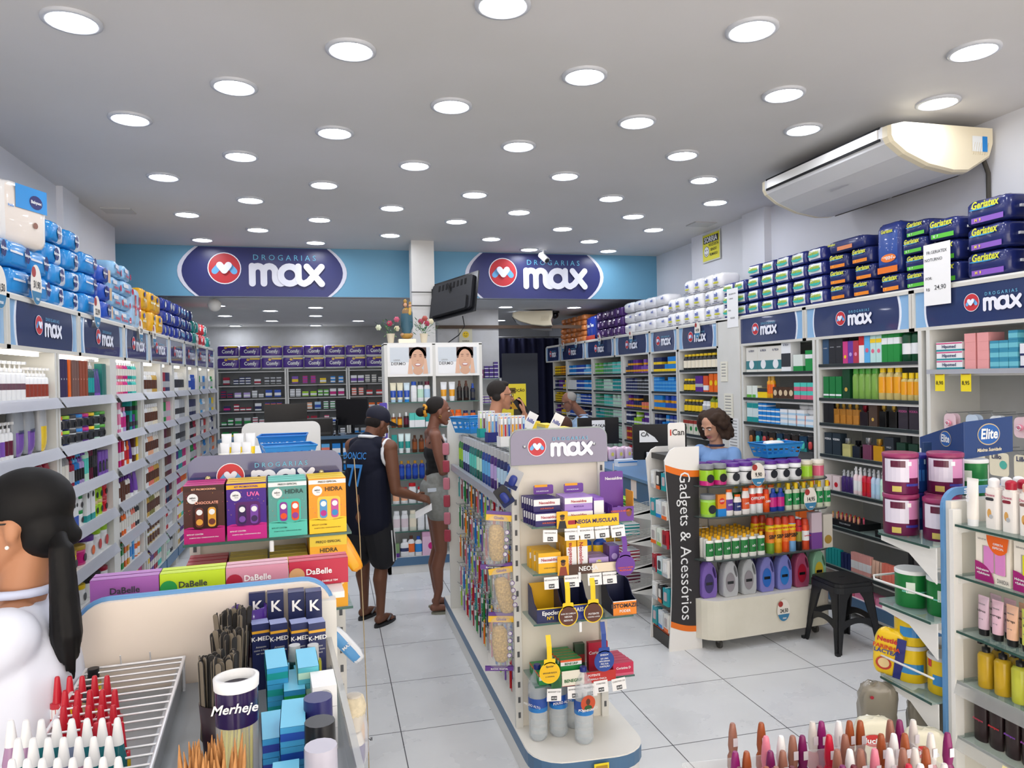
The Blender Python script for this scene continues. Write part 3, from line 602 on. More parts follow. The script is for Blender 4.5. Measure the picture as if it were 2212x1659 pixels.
R_(3,0,[(yb,'dark vitamin bottle with yellow cap','bottle',3)])
R_(3,1,[(ys,'dark vitamin bottle with yellow cap','bottle',3),(C(.08,.17,.06,'purple',band='silver',bz=(.3,.5)),'purple vitamin carton','box',1.6),(C(.1,.17,.06,'#e0552c',band='white',bz=(.1,.4)),'orange vitamin carton','box',1.3),(C(.08,.19,.06,'orange',circ=('yellow',0,.5,.35)),'orange carton with yellow disc','box',2)])
R_(3,2,[(ys,'dark vitamin bottle with yellow cap','bottle',4),(B(.075,.13,'white','white','silver',caph=.2,capw=.8),'white pill bottle','bottle',1.5),(B(.085,.2,'#6d8a1f','yellow','yellow',caph=.12,capw=.5),'green tonic bottle with yellow label','bottle',2)])
R_(3,3,[(C(.1,.15,.06,'#e6e2d2',band='#a03024',bz=(.75,1),circ=('green',.1,.4,.25)),'cream tea carton with red top','box',3),(C(.08,.2,.06,'azure',circ=('white',0,.5,.3)),'sky blue milk carton','box',1)])
for si,cc in ((4,['offwhite','crimson']),(5,['navy','white'])):R_(3,si,stk(cc,'boxed supplement',.1,.1,1))
# bay of devices and small goods
gt=C(.19,.23,.1,'offwhite',band='#3a7f86',bz=(.1,.45),circ=('white',0,.3,.22),txt='G-TECH',tc='navy',ts=.11,tz=.85,k=1)
R_(2,0,[(gt,'white nebuliser box with teal printing','box',3),(C(.13,.26,.1,'white',stripe=('charcoal',.15,.6),txt='G-TECH',tc='navy',ts=.08,tz=.88,k=1),'tall white thermometer box','box',.8),(C(.13,.14,.1,'#dfe8e0',band='green',bz=(0,.3)),'white and green monitor box','box',1),(C(.09,.17,.1,'green',band='white',bz=(.6,.8)),'green device carton','box',.6)])
R_(2,1,[(C(.08,.11,.05,'#e6ece2',band='leaf',bz=(0,.25)),'white cream box with green foot','box',1.4),(C(.15,.09,.06,'yellow',band='charcoal',bz=(.6,1)),'yellow clear lid ointment tray','box',1),(B(.05,.2,'amber','gold','orange',capw=.7,caph=.2),'amber perfume bottle with gold cap','bottle',.8),(C(.075,.1,.08,'#4a3123',circ=('#d9c3a0',0,.5,.35)),'brown condom box','box',2.3),(C(.08,.07,.06,'turquoise',band='rose',bz=(.0,.5)),'turquoise patterned box','box',2,2)])
R_(2,2,[(C(.09,.13,.05,'#d6e6e6',band='teal',bz=(0,.35)),'teal toothpick carton','box',.8,2),(C(.06,.045,.1,'azure',band='white',bz=(.3,.6)),'small azure plaster box','box',1.4,4),(C(.1,.045,.1,'white',band='paleblue',bz=(0,.4)),'white plaster box','box',2,3)])
bk=MB()
for (x0,x1,y0,y1) in ((-.15,.15,0,.01),(-.15,.15,.19,.2),(-.15,-.14,0,.2),(.14,.15,0,.2),(-.15,.15,0,.2)):
    if (x1-x0)> .29 and (y1-y0)> .19:bk.box(x0,x1,y0,y1,0,.01,plastic('#d2481c'))
    else:bk.box(x0,x1,y0,y1,0,.09,plastic('#d2481c'))
ob('plastic_tray',bk,FR_.w(-5.4,.03,1.44),FR_.rz,'orange plastic tray full of wrapped items on the third right bay','tray')
wp=pack(.14,.05,.1,'#dcdcdc',pw=.7,puff=.08,name='wrapped_bundle',k=0)
for i in range(8):spawn(wp[0],FR_.w(-5.4+(-.06 if i % 2 else .06),.05+(i//2 % 2)*.01,1.452+(i//2)*.042),FR_.rz,'clear wrapped bundle piled in the orange tray','packet','wrapped bundles in the orange tray')
# hanging batteries / blister cards
def hooks(F,x0,x1,z,dep,n,cards,where,lab_hook,cat='blister pack',rep=1,dy=.02):
    for i in range(n):
        x=x0+(x1-x0)*(i+.5)/n
        o=ob('peg_hook',MB().tube([(0,dep,0),(0,.0,0),(0,-.01,.012)],.003,M('#b8babd',.3,.8)),F.w(x,.01,z),F.rz,f'metal peg hook {lab_hook}','hook',f'peg hooks {lab_hook}')
        tp,desc=cards[i % len(cards)]
        for k_ in range(rep):
            spawn(ren(tp[0],desc),F.w(x+RJ.uniform(-.004,.004),.03+k_*dy,z-tp[2]-.006),F.rz+RJ.uniform(-.08,.08),f'{desc} {where}',cat,f'{desc}s {where}')
blk=blister(.09,.14,'#2b2420','#b06a2c',c2='#8a5a32'); blt=blister(.09,.13,'#1c3d5a','turquoise',c2='#2b8f8f'); blp=blister(.08,.12,'#27272d','#c8484a')
hooks(FR_,-6.25,-5.25,1.36,.36,9,[(blk,'dark battery blister card'),(blt,'teal battery blister card'),(blp,'black gadget blister card')],'hanging in the third right bay','in the third right bay',rep=2,dy=.03)
for si in (3,4,5):R_(2,si,stk(['white','azure','orange'],'drugstore box',.1,.12,1))
# perfume bay
k1=dict(k=1)
R_(1,0,[(C(.075,.21,.06,'#2d4d6e',txt='NOMAD',tc='silver',ts=.06,k=1),'blue perfume box','box',.9),(C(.08,.22,.06,'#26272d',txt='NAVANA',tc='silver',ts=.05,k=1),'charcoal perfume box','box',1.9),(C(.055,.17,.05,'#cf3f86',circ=('yellow',0,.3,.25)),'pink cologne box','box',.7),(C(.06,.17,.05,'#6b3a9e',circ=('lilac',0,.4,.25)),'purple cologne box','box',.7),(C(.06,.17,.05,'#b5364b',circ=('pink',0,.4,.25)),'red cologne box','box',.7),(C(.055,.24,.05,'white',band='red',bz=(.55,1)),'white and red cologne box','box',.7),(C(.055,.23,.05,'sky',circ=('rose',0,.4,.3)),'sky blue cologne box','box',.7),(C(.055,.24,.05,'#bfe3e0',circ=('#e06a8a',0,.35,.28),stripe=('yellow',.6,.72)),'mint floral cologne box','box',1.4),(C(.055,.23,.05,'#1d8a3c',band='white',bz=(.55,.75)),'green cologne box with white band','box',2),(B(.085,.25,'#0d4a2c','gold','white',capw=.4,caph=.2,lz=(.2,.5),k=1),'dark green cologne bottle with gold cap','bottle',2)])
R_(1,1,[(C(.065,.17,.05,'#18783c',stripe=('white',.1,.18)),'green soap box','box',2),(C(.08,.23,.06,'#0d4024',circ=('gold',0,.3,.2)),'dark green cologne carton','box',.9),(B(.065,.23,'#8fbf5a','#4c9c3a',None,capw=.85,caph=.18,alpha=.7,k=1),'green tinted cologne bottle','bottle',2.4),(B(.065,.24,'#e3cf86','yellow','amber',capw=.7,caph=.18,lz=(.2,.68),k=1,alpha=.75),'tall amber cologne bottle with yellow cap','bottle',2),(B(.055,.19,'#e3cf86','yellow','amber',capw=.7,caph=.2,lz=(.2,.68),k=1,alpha=.75),'short amber cologne bottle with yellow cap','bottle',1.6)])
R_(1,2,[(C(.06,.17,.05,'#17171c'),'black perfume box','box',1.2),(perfume(.06,.17,'#c98a3a','gold',.55,k=1),'amber glass perfume bottle','bottle',3),(perfume(.085,.15,'#221a20','#8a2030',1,k=1),'black perfume flask with red collar','bottle',1),(C(.085,.17,.06,'#4c3a30',circ=('gold',0,.3,.15)),'brown perfume box','box',1),(perfume(.07,.17,'#141414','gold',1,k=1),'black perfume bottle with gold cap','bottle',2),(C(.085,.17,.06,'#322c35',txt='VODKA',tc='#b04f86',ts=.13,tz=.72,k=1),'dark perfume box lettered in pink','box',2)])
R_(1,3,[(C(.09,.17,.06,'#26323c',txt='VODKA',tc='white',ts=.13,tz=.72,k=1),'dark grey perfume box lettered in white','box',1.8),(perfume(.09,.14,'#d9d38a','silver',.6,k=1),'pale yellow perfume bottle','bottle',1),(perfume(.09,.13,'#15151a','black',1,k=1),'squat black perfume bottle','bottle',1),(perfume(.09,.16,'#7a3f5c','silver',.8,k=1),'plum glass perfume bottle','bottle',1),(perfume(.09,.16,'#d39a1f','gold',.8,k=1),'golden perfume bottle','bottle',1),(C(.085,.18,.06,'#2c3138',txt='WILD',tc='silver',ts=.1,tz=.6,k=1),'slate perfume box','box',1),(C(.08,.15,.06,'#1d3a2c'),'dark green perfume box','box',2)])
R_(1,4,[(C(.08,.11,.06,'#e9d6d6',circ=('red',0,.4,.25)),'pale pink tea box','box',1.4),(spray(.045,.17,'#4a2f7a','silver',None,.7),'violet body mist bottle','bottle',1),(spray(.045,.21,'#f0d9dc','white','white',k=1),'pale body spray with white label','bottle',.7),(spray(.045,.21,'#c8203c','silver','red',k=1),'red body spray bottle','bottle',.7),(spray(.045,.21,'#b9cfe6','silver','paleblue',k=1),'pale blue body spray bottle','bottle',.7),(spray(.045,.21,'#bfe6d0','silver','mint',k=1),'mint body spray bottle','bottle',.7),(spray(.05,.2,'#b98a2c','white',None,.75,k=1),'amber body spray with white nozzle','bottle',.7),(spray(.055,.2,'#c84a6a','white',None,.75,k=1),'pink body spray with white nozzle','bottle',.7),(spray(.06,.2,'#a9c0b0','white',None,.5,k=1),'clear green body spray with white nozzle','bottle',.8)])
R_(1,5,[(C(.3,.05,.2,'#17171b',txt='DALLA MAKEUP',tc='silver',ts=.35,k=1),'black lip gloss display tray','tray',1),(C(.34,.05,.2,'#1c1c20',txt='ANACONDA',tc='silver',ts=.4,k=1),'black lipstick display tray','tray',1.1)],gap=1.0)
ls=[B(.014,.05,c,c2,None,capw=.9,caph=.5) for c,c2 in (('peach','gold'),('rose','red'),('charcoal','yellow'),('coral','silver'))]
for i in range(14):spawn(ls[i % 2][0],FR_.w(-5.07+i*.024,.05+(i % 2)*.03,.73),0,'peach and red lip gloss standing in the left black tray','lip gloss','lip glosses in the left black tray')
for i in range(14):spawn(ls[2+i % 2][0],FR_.w(-4.5+i*.024,.05+(i % 3)*.03,.73),0,'dark and coral lipstick standing in the right black tray','lipstick','lipsticks in the right black tray')
R_(1,6,[(C(.03,.13,.03,'teal'),'teal mascara box','box',1.2),(C(.03,.12,.03,'navy'),'navy mascara box','box',.8),(C(.04,.15,.03,'#e9a7a0',band='white',bz=(.2,.6)),'pink foundation box','box',1.4),(tube(.04,.14,'#d9b09a','#8a6a5c'),'beige foundation tube','tube',.8),(C(.03,.14,.03,'coral'),'coral lip gloss box','box',1.3),(B(.014,.14,'charcoal','black',None,capw=.8,caph=.3),'dark eyeliner pen','pen',1.2)],z=.36)
R_(1,7,[(C(.1,.07,.08,'coral',band='rose',bz=(0,.4)),'coral blush box','box',2),(C(.1,.05,.1,'pink'),'pink powder case','box',2),(C(.12,.06,.12,'magenta',circ=('purple',0,.5,.3)),'magenta sponge box','box',2)],z=.17)
# near right bay: ointments, pacifiers
hp=C(.2,.058,.06,'white',band='#2a8f9c',bz=(.0,.2),stripe=('#d23a7a',.8,.92),txt='Hipomed',tc='navy',ts=.5,tz=.5,k=1)
R_(0,0,[(hp,'white ointment box with navy lettering','box',1.2,4),(C(.08,.055,.12,'#e8a0a0'),'pink ointment box end','box',1,4),(C(.06,.055,.12,'#3a8fae',band='#6fc0d0',bz=(.2,.7)),'teal ointment box end','box',1,4),(C(.2,.07,.06,'#e6e6ee',band='navy',bz=(.0,.18),txt='nistatina',tc='navy',ts=.3,k=1),'white antifungal box with navy lettering','box',2.4,3)])
def pacifier_card(col,colp):
    b=MB(); b.prism(rrect(.09,.12,.03,4,0,.06),.001,.004,M(col,.3,alpha=.85),'y')
    q=MB(); q.lathe([(.004,0),(.022,.004),(.024,.01),(.0,.014)],plastic(colp),14); q.T=Matrix.Identity(4)
    q.v=[(x,-.004-z,.06+y*.8) for x,y,z in q.v]; r_=MB(); r_.tube([(.014*cos(a*pi/6),-.022,.06+.014*sin(a*pi/6)) for a in range(13)],.0025,plastic('white'),6)
    return (N('pacifier_card',b,[N('pacifier',q),N('ring',r_)]),.09,.12,.03)
hooks(FR_,-3.98,-2.98,1.62,.36,6,[(pacifier_card('#f0d4dc','#e58aa4'),'pink pacifier on a clear card'),(pacifier_card('#cfdff0','#7fb3e0'),'blue pacifier on a clear card'),(pacifier_card('#e9eef2','#58b8c8'),'teal pacifier on a clear card')],'hanging in the nearest right bay','on the upper row of the nearest right bay',rep=2,dy=.04)
lil=(N('baby_item_card',MB().prism(rrect(.13,.14,.02,3,0,.07),.001,.004,card('#eee6cc'),'y').disc(.03,.07,.025,-.001,card('#58b8a8')),[letter('Lillo',.04,'navy',(-.015,-.002,.115))]),.13,.14,.02)
hooks(FR_,-3.95,-2.98,1.4,.36,6,[(lil,'cream baby item card')],'hanging in the nearest right bay','on the middle row of the nearest right bay',rep=1)
tb_=blister(.1,.15,'#d9e6e0','magenta',c2='turquoise'); tb2=blister(.1,.15,'#e6dff0','yellow',c2='azure')
hooks(FR_,-3.95,-2.98,1.16,.36,6,[(tb_,'baby rattle card'),(tb2,'baby spoon card')],'hanging in the nearest right bay','on the lower row of the nearest right bay',rep=1)
def yellow_tag(loc,rz,txt,label,w_=.075,h_=.13,group=None):
    o=ob('price_card',MB().box(-w_/2,w_/2,-.002,0,0,h_,card('#f2dc2a')),loc,rz,label,'price tag',group)
    ob('lettering',text(txt,h_*.26,'black',.01),(0,-.004,h_*.4),parent=o); ob('printed_mark',MB().rect(-w_*.4,w_*.4,h_*.8,h_*.92,-.0035,card('#b08a2c')),parent=o); return o
yellow_tag(FR_.w(-3.92,-.02,1.76),FR_.rz,'8,90','left yellow price card reading 8,90 under the nearest right bay rail')
yellow_tag(FR_.w(-3.72,-.02,1.76),FR_.rz,'8,95','right yellow price card reading 8,95 under the nearest right bay rail')
ob('price_rail',MB().box(-4.02,-2.93,-.03,0,1.87,1.9,RAIL),FR_.w(0,0,0),FR_.rz,'grey plastic price rail across the nearest right bay','rail')
# ---------------------------------------------------------------- soft packs piled on top of the wall shelving
def heap(F,x0,x1,z,rows,tp,desc,cat,place_,inset=.03,gap=1.0,skip=0,n=None,jitter=.015,col0=0):
    t,w_,h_,d_=tp; t=ren(t,desc); n=n or max(1,int((x1-x0+.3*w_)/(w_*gap))); p=(x1-x0)/n; lb=f'{desc} {place_}'; SEEN.add(lb); one=n*rows == 1
    for i in range(n):
        rr_=rows[i % len(rows)] if isinstance(rows,(list,tuple)) else rows
        for k_ in range(rr_):
            spawn(t,F.w(x0+p*(i+.5)+RJ.uniform(-1,1)*jitter,inset+RJ.uniform(0,jitter*2),z+k_*h_*.985),F.rz+RJ.uniform(-.07,.07),lb,cat,None if one else f"{desc}s {place_}")
ZT=2.402
bs=pack(.25,.135,.3,'#1f8ad2',front='#e9f0f8',fx=(-.2,.9),fz=(.05,.95),blob=('#22276b',.02,.5,.13,.3),lt=(('Babysec',.02,.5,.2,'white'),),seed=3)
bb=pack(.28,.15,.3,'#2b8fd8',blob=('#22276b',.3,.55,.1,.3),stripe=('white',-.42,.1,.5,.58),lt=(('Babysec',.3,.55,.16,'white'),),seed=4)
bd=pack(.25,.14,.3,'#2450b8',blob=('#1d2260',.0,.55,.14,.3),stripe=('#d9b48c',.25,.45,.1,.8),lt=(('Babysec',0,.55,.18,'white'),),seed=5)
lt_='on the left wall shelving'
heap(FL,3.55,4.1,ZT,2,bs,'blue and white babywear diaper pack','diaper pack','at the near end '+lt_)
heap(FL,4.12,5.0,ZT,2,bb,'bright blue diaper pack','diaper pack','under the tall pack '+lt_)
tall=pack(.36,.36,.2,'#e9e6e2',front='#e8ddd2',fz=(0,.95),stripe=('#2b8fd8',-.2,.46,.6,.97),blob=('#22276b',.22,.75,.14,.11),lt=(('Babysec',.22,.75,.07,'white'),('fralda',-.3,.6,.05,'azure')),circ=('#8a5a4a',.2,.38,.05),seed=6,pw=.3)
spawn(ren(tall[0],'tall diaper pack'),FL.w(4.68,.05,ZT+.285),FL.rz-.35,'tall white and blue diaper pack standing on the near diaper stacks','diaper pack')
heap(FL,5.02,5.62,ZT,4,bs,'white fronted diaper pack','diaper pack','beside the tall pack '+lt_)
heap(FL,5.62,6.0,ZT,3,bb,'plain blue diaper pack','diaper pack','in the fourth column '+lt_)
heap(FL,6.0,6.35,ZT,3,bd,'dark blue diaper pack','diaper pack','beside the light blue stack '+lt_)
hg=pack(.3,.125,.3,'#8fbfe2',stripe=('white',-.4,0,.5,.75),circ=('#c8283c',.36,.4,.09),lt=(('Huggies',-.1,.3,.3,'#c8283c'),),seed=7); hv=pack(.2,.36,.2,'#a9cdea',stripe=('#c8283c',.1,.4,.3,.8),lt=(('Huggies',-.1,.5,.12,'#c8283c'),),seed=8)
heap(FL,6.38,6.9,ZT,4,hg,'light blue diaper pack with red logo','diaper pack',lt_,n=2)
heap(FL,6.9,7.3,ZT,1,hv,'upright light blue diaper pack','diaper pack',lt_,n=2)
yw_=pack(.22,.2,.26,'#e9b01c',blob=('#2b3f9a',-.2,.7,.14,.12),stripe=('#f4e6b0',-.4,.1,.4,.5),seed=9)
heap(FL,7.34,8.15,ZT,2,yw_,'yellow diaper pack with blue badge','diaper pack',lt_)
nv=pack(.19,.135,.26,'#27378f',front='#2f47a8',blob=('silver',.1,.5,.2,.25),seed=10,puff=.04); nv2=pack(.19,.135,.26,'#22317c',blob=('sky',-.1,.5,.2,.2),seed=11,puff=.04)
heap(FL,8.18,9.0,ZT,3,nv,'navy wipes pack with silver badge','wipes pack',lt_)
heap(FL,9.0,9.85,ZT,3,nv2,'navy wipes pack with pale badge','wipes pack',lt_)
tq=pack(.2,.15,.26,'#1d9a94',blob=('white',0,.5,.2,.2),seed=12); rd=pack(.2,.15,.26,'#c23038',blob=('white',0,.5,.2,.2),seed=13)
heap(FL,9.88,10.3,ZT,2,tq,'teal wet wipes pack','wipes pack',lt_); heap(FL,10.3,10.75,ZT,2,rd,'red wet wipes pack','wipes pack',lt_); heap(FL,10.75,11.2,ZT,[2,1],tq,'far teal wet wipes pack','wipes pack',lt_)
# right wall
ZR=2.457; rt_='on the right wall shelving'
def ger(w_,h_,badge,txt2,seed):return pack(w_,h_,.28,'#202a66',txt='Geriatex',tc='#d9dc3a',ts=.38,tz=.75,stripe=(badge,-.3,.4,.1,.3),blob=('#3aa0d8',-.05,.62,.3,.035),lt=((txt2,-.15,.2,.15,'#f0d860' if badge != '#5cc23a' else 'white'),),seed=seed,tiex=1,tsh=.2)
heap(FR_,-3.4,-3.02,ZR,3,ger(.3,.17,'#8a5ac0','M  9',23),'big navy diaper pack with violet badge','diaper pack','at the frame edge '+rt_,n=1)
heap(FR_,-3.82,-3.46,ZR,3,ger(.32,.165,'#8a5ac0','M  9',20),'navy diaper pack with violet badge','diaper pack','behind the poster '+rt_,n=1)
heap(FR_,-4.07,-3.84,ZR,3,ger(.24,.145,'#5cc23a','G  7',21),'navy pack with green badge','diaper pack','behind the poster '+rt_,n=1)
heap(FR_,-4.29,-4.08,ZR,4,ger(.22,.118,'#5cc23a','G  7',21),'navy diaper pack with green badge','diaper pack','in the stack of four '+rt_,n=1)
up=pack(.24,.37,.2,'#24357e',front='#2b4fa0',txt='Geriatex',tc='#d9dc3a',ts=.1,tz=.82,stripe=('#ee7a1c',-.4,.4,.02,.14),blob=('#ee7a1c',.05,.3,.3,.08),lt=(('EG 7',.1,.3,.09,'white'),),seed=22)
heap(FR_,-4.56,-4.31,ZR,1,ger(.23,.135,'#ee8a1c','7',24),'navy diaper pack with orange badge','diaper pack','under the upright pack '+rt_,n=1)
spawn(ren(up[0],'upright diaper pack'),FR_.w(-4.44,.05,ZR+.135),FR_.rz,'upright navy diaper pack with an orange foot on the right shelving','diaper pack')
go=ger(.22,.125,'#ee8a1c','7',24)
heap(FR_,-5.1,-4.58,ZR,[3,3],go,'navy diaper pack with orange badge','diaper pack','left of the upright pack '+rt_,n=2)
lg=pack(.42,.1,.2,'#202a66',stripe=('#e08a5a',-.2,.2,.15,.45),lt=(('Geriatex',-.35,.7,.25,'#d9dc3a'),),seed=25)
spawn(ren(lg[0],'long diaper pack'),FR_.w(-4.86,.03,ZR+.37),FR_.rz,'long navy diaper pack lying across the orange badged stacks','diaper pack')
ab=pack(.215,.118,.28,'#26307c',front='#eef4f4',fz=(.12,.85),blob=('#3fbcb0',.0,.45,.36,.16),txt='Geriatex',tc='#b9c92a',ts=.38,tz=.6,stripe=('#2a3274',-.2,.5,.03,.15),seed=26,tsh=.2)
heap(FR_,-6.25,-5.12,ZR,4,ab,'navy and white incontinence pad pack','pad pack','in the four-row block '+rt_,n=5,jitter=.008)
heap(FR_,-6.7,-6.27,ZR,3,ab,'navy and white pad pack','pad pack','behind the left paper poster '+rt_,n=2,jitter=.008)
ml=pack(.2,.165,.24,'#f0f0f2',txt='mili',tc='#2a4fb0',ts=.34,tz=.58,blob=('#c9c83a',.02,.36,.26,.06),lt=(('Comfort',0,.17,.12,'charcoal'),),seed=27,pw=.45,stripe=('#26306a',-.4,.4,.05,.08))
heap(FR_,-7.1,-6.74,ZR,3,ml,'white toilet roll pack with blue logo','toilet roll pack','nearest the camera '+rt_,n=2)
pp2=pack(.2,.15,.3,'#3b2360',seed=28,blob=('silver',0,.5,.2,.2)); 
heap(FR_,-7.98,-7.14,ZR,[2,2,3,3],ml,'white toilet roll pack','toilet roll pack','in the middle stacks '+rt_,n=4)
ml2=pack(.34,.14,.24,'#e9e9ec',lt=(('mili',.25,.6,.3,'#2a4fb0'),),seed=29,pw=.5,puff=.05)
heap(FR_,-9.3,-8.0,ZR,3,ml2,'long white paper roll pack','toilet roll pack',rt_,n=4)
pv=pack(.2,.13,.26,'#4a2a6e',blob=('#c9b0d9',0,.5,.18,.2),seed=30,puff=.05)
heap(FR_,-10.35,-9.34,ZR,3,pv,'dark purple diaper pack','diaper pack',rt_,n=5)
bl=pack(.26,.36,.24,'#1f3a9a',stripe=('#c8402c',-.45,.45,0,.18),lt=(('Tena',0,.6,.2,'white'),),seed=31,pw=.3)
heap(FR_,-10.8,-10.4,ZR,1,bl,'tall blue and red diaper pack','diaper pack',rt_,n=2)
og=pack(.22,.085,.26,'#e08a4a',front='#f0d9b8',fz=(.3,.7),seed=32,puff=.05)
heap(FR_,-12.1,-10.85,ZR,5,og,'orange and clear wrapped pack','diaper pack',rt_,n=5)
# paper posters and round price tags
def poster(F,x,z,w_,h_,lines,label,ts=.028,y=-.012):
    o=ob('price_poster',MB().box(-w_/2,w_/2,-.0015,0,0,h_,M('#f2f2f2',.6)),F.w(x,y,z),F.rz,label,'poster')
    for (s_,zz,t_,al) in lines:ob('lettering',text(s_,t_,'charcoal',.005),(al*w_,-.003,zz*h_),parent=o)
poster(FR_,-3.94,2.32,.215,.4,[('FR.GERIATEX',.86,.028,0),('NOTURNO',.74,.028,-.12),('POR:',.44,.026,-.3),('R$:',.26,.026,-.33),('24,90',.28,.042,.12)],'white paper poster reading 24,90 taped over the near right header')
poster(FR_,-6.42,2.35,.2,.38,[('ABS.GERIATEX',.86,.02,0),('COM 20',.74,.02,-.12),('POR:',.44,.022,-.25),('R$:20,00',.24,.022,0)],'white paper poster reading 20,00 hanging over the navy pad packs')
def round_tag(loc,rz,price,label,s=1.0,dark=0,tilt=0):
    o=empty('round_price_tag',loc,rz,label,'price tag',rot=(0,tilt,rz))
    b=MB(); b.prism([(.062*s*cos(a*pi/16),.09*s*sin(a*pi/16)) for a in range(32)],0,.002,M('#efe9df',.4),'y'); ob('card',b,parent=o)
    c_=MB(); n_=16
    c_.add([(.061*s*cos(R(200+140*k/n_)),-.001,.088*s*sin(R(200+140*k/n_))) for k in range(n_+1)],[tuple(range(n_+1))],M('#3d7fa8' if not dark else '#2f6a86',.4)); c_.disc(-.03*s,.055*s,.024*s,-.0012,M('#a83c38',.4),16); ob('printed_bands',c_,parent=o)
    ob('lettering',text(price,.045*s,'black',.015,.8),(.002,-.003,-.002),parent=o); ob('shop_name',text('max',.022*s,'white',.03),(.005,-.003,-.062*s),parent=o)
    return o
for (y_,z_,p_,s_,w_) in ((4.15,2.4,'43,50',1.2,'nearest the camera'),(4.62,2.47,'31,90',1.25,'on the bright blue packs'),(5.72,2.42,'22,99',1.25,'below the white fronted packs'),(6.95,2.37,'22,99',1.1,'below the light blue packs'),(7.45,2.36,'39,90',1.1,'beside the yellow packs'),(9.75,2.36,'9,99',1.0,'beside the teal packs')):
    round_tag(FL.w(y_,-.02,z_),FL.rz,p_,f'oval offer tag reading {p_} on the left headers, {w_}',s_)
for (y_,z_,p_,s_,w_) in ((7.12,2.37,'14,90',1.0,'below the mili roll packs'),(8.9,2.4,'16,90',.9,'below the long roll packs'),(10.05,2.43,'9,90',.9,'below the purple packs'),(11.1,2.43,'8,99',.9,'right of the orange packs'),(11.75,2.4,'8,49',.9,'left of the orange packs')):
    round_tag(FR_.w(-y_,-.02,z_),FR_.rz,p_,f'oval offer tag reading {p_} on the right headers, {w_}'.replace('mili ','toilet '),s_)
# ---------------------------------------------------------------- smile sign, air conditioners
o=empty('warning_sign',(4.285,7.6,3.36),-pi/2,'yellow and black SORRIA smile sign high on the right wall','sign')
ob('plate',MB().box(-.2,.2,-.004,0,-.165,.165,M('#cfd2c4',.4)).box(-.185,.185,-.006,-.004,-.15,.15,card('#e3dc28')),parent=o)
ob('headline_bar',MB().box(-.165,.165,-.008,-.006,.05,.125,card('black')),parent=o)
ob('lettering',text('SORRIA',.085,'white',.03),(0,-.01,.085),parent=o)
for i,s_ in enumerate(('VOCÊ ESTÁ','SENDO','FILMADO')):ob('lettering',text(s_,.042,'black',.02),(.06,-.008,.02-i*.055),parent=o)
fc=MB(); fc.disc(-.1,-.045,.062,-.0065,card('black'),24).disc(-.1,-.045,.056,-.0075,card('white'),24).disc(-.12,-.03,.009,-.0085,card('black'),10).disc(-.08,-.03,.009,-.0085,card('black'),10)
stroke(fc,[(-.1+.034*cos(R(a)),-.05+.034*sin(R(a))) for a in range(205,340,15)],.004,-.0085,card('black')); ob('smiling_face',fc,parent=o)
def aircon(loc,rz,L_,D_,H_,label,name=None,sc=1):
    """ceiling cassette slung under the ceiling; front towards -Y, belly curved"""
    o=empty('air_conditioner',loc,rz,label,'air conditioner')
    ivory=M('#e6dcc0',.35); wht=M('#dcdde0',.4,noise=.05,nscale=2)
    prof=[(0,-.02),(0,-.075),(.02,-.105),(.12,-.16),(.3,-.215),(.5,-.24),(.62,-.235),(D_,-.15),(D_+.03,-.08),(D_+.03,0),(.1,0)]
    b=MB(); k_=H_/.24; n=len(prof); L=L_/2
    xs=[-L+.06,L-.06]; b.prism([(y,z*k_) for y,z in prof],xs[0],xs[1],wht,'x'); ob('body',b,parent=o)
    for sg in (-1,1):
        e=MB(); x1=sg*(L-.06); secs=[(x1,1),(sg*(L-.02),.99),(sg*L,.95)]; vv=[]
        for X,s_ in secs:vv += [(X,.35+(y-.35)*s_ if s_< 1 else y,z*k_*s_-.002) for y,z in prof]
        fs=[(i*n+j,i*n+(j+1) % n,(i+1)*n+(j+1) % n,(i+1)*n+j) for i in range(2) for j in range(n)]
        e.add(vv,fs+[tuple(range(2*n,3*n)),tuple(range(n))],ivory)
        c_=ob('end_cap',e,parent=o)
        rb=MB()
        for q in range(7):rb.tube([(sg*(L+.0),D_-.03-q*.018-.02*t,-.08*k_-.10*t) for t in (0,.4,.8)],.003,M('#cfc4a6',.5),5)
        ob('grip_ribs',rb,parent=c_)
    fl=MB(); fl.box(-L+.1,L-.1,-.006,.0,-.075*k_,-.025*k_,M('#e8e8e6',.3)); ob('louvre_flap',fl,parent=o)
    ob('outlet_slot',MB().box(-L+.08,L-.08,-.003,.004,-.088*k_,-.075*k_,M('black',.8)).box(-L+.08,L-.08,-.003,.004,-.025*k_,-.014*k_,M('black',.8)),parent=o)
    for sg in (-1,1):
        g=MB(); x0,x1=(-L+.1,-.02) if sg< 0 else (.02,L-.1)
        a_=(.62,-.236*k_); b_=(D_-.02,-.158*k_)
        g.add([(x0,a_[0],a_[1]-.003),(x1,a_[0],a_[1]-.003),(x1,b_[0],b_[1]-.003),(x0,b_[0],b_[1]-.003)],[(0,3,2,1)],M('#6d6a66',.8))
        for q in range(12):
            t=(q+.5)/12; y_=a_[0]+(b_[0]-a_[0])*t; z_=a_[1]+(b_[1]-a_[1])*t-.005; g.box(x0,x1,y_-.003,y_+.003,z_-.003,z_,M('#8d8b86',.6))
        ob('intake_grille',g,parent=o)
    if name:
        t=ob('lettering',text(name,.06,'#232b58',.02),(0,.17,-.19*k_),parent=o); t.rotation_euler=(R(-70),0,0); t.location=(-.02,.2,-.195*k_)
    return o
o=aircon((3.46,4.62,CH-.07),-pi/2,1.42,.8,.3,'large white ceiling air conditioner slung near the right wall','Springer')
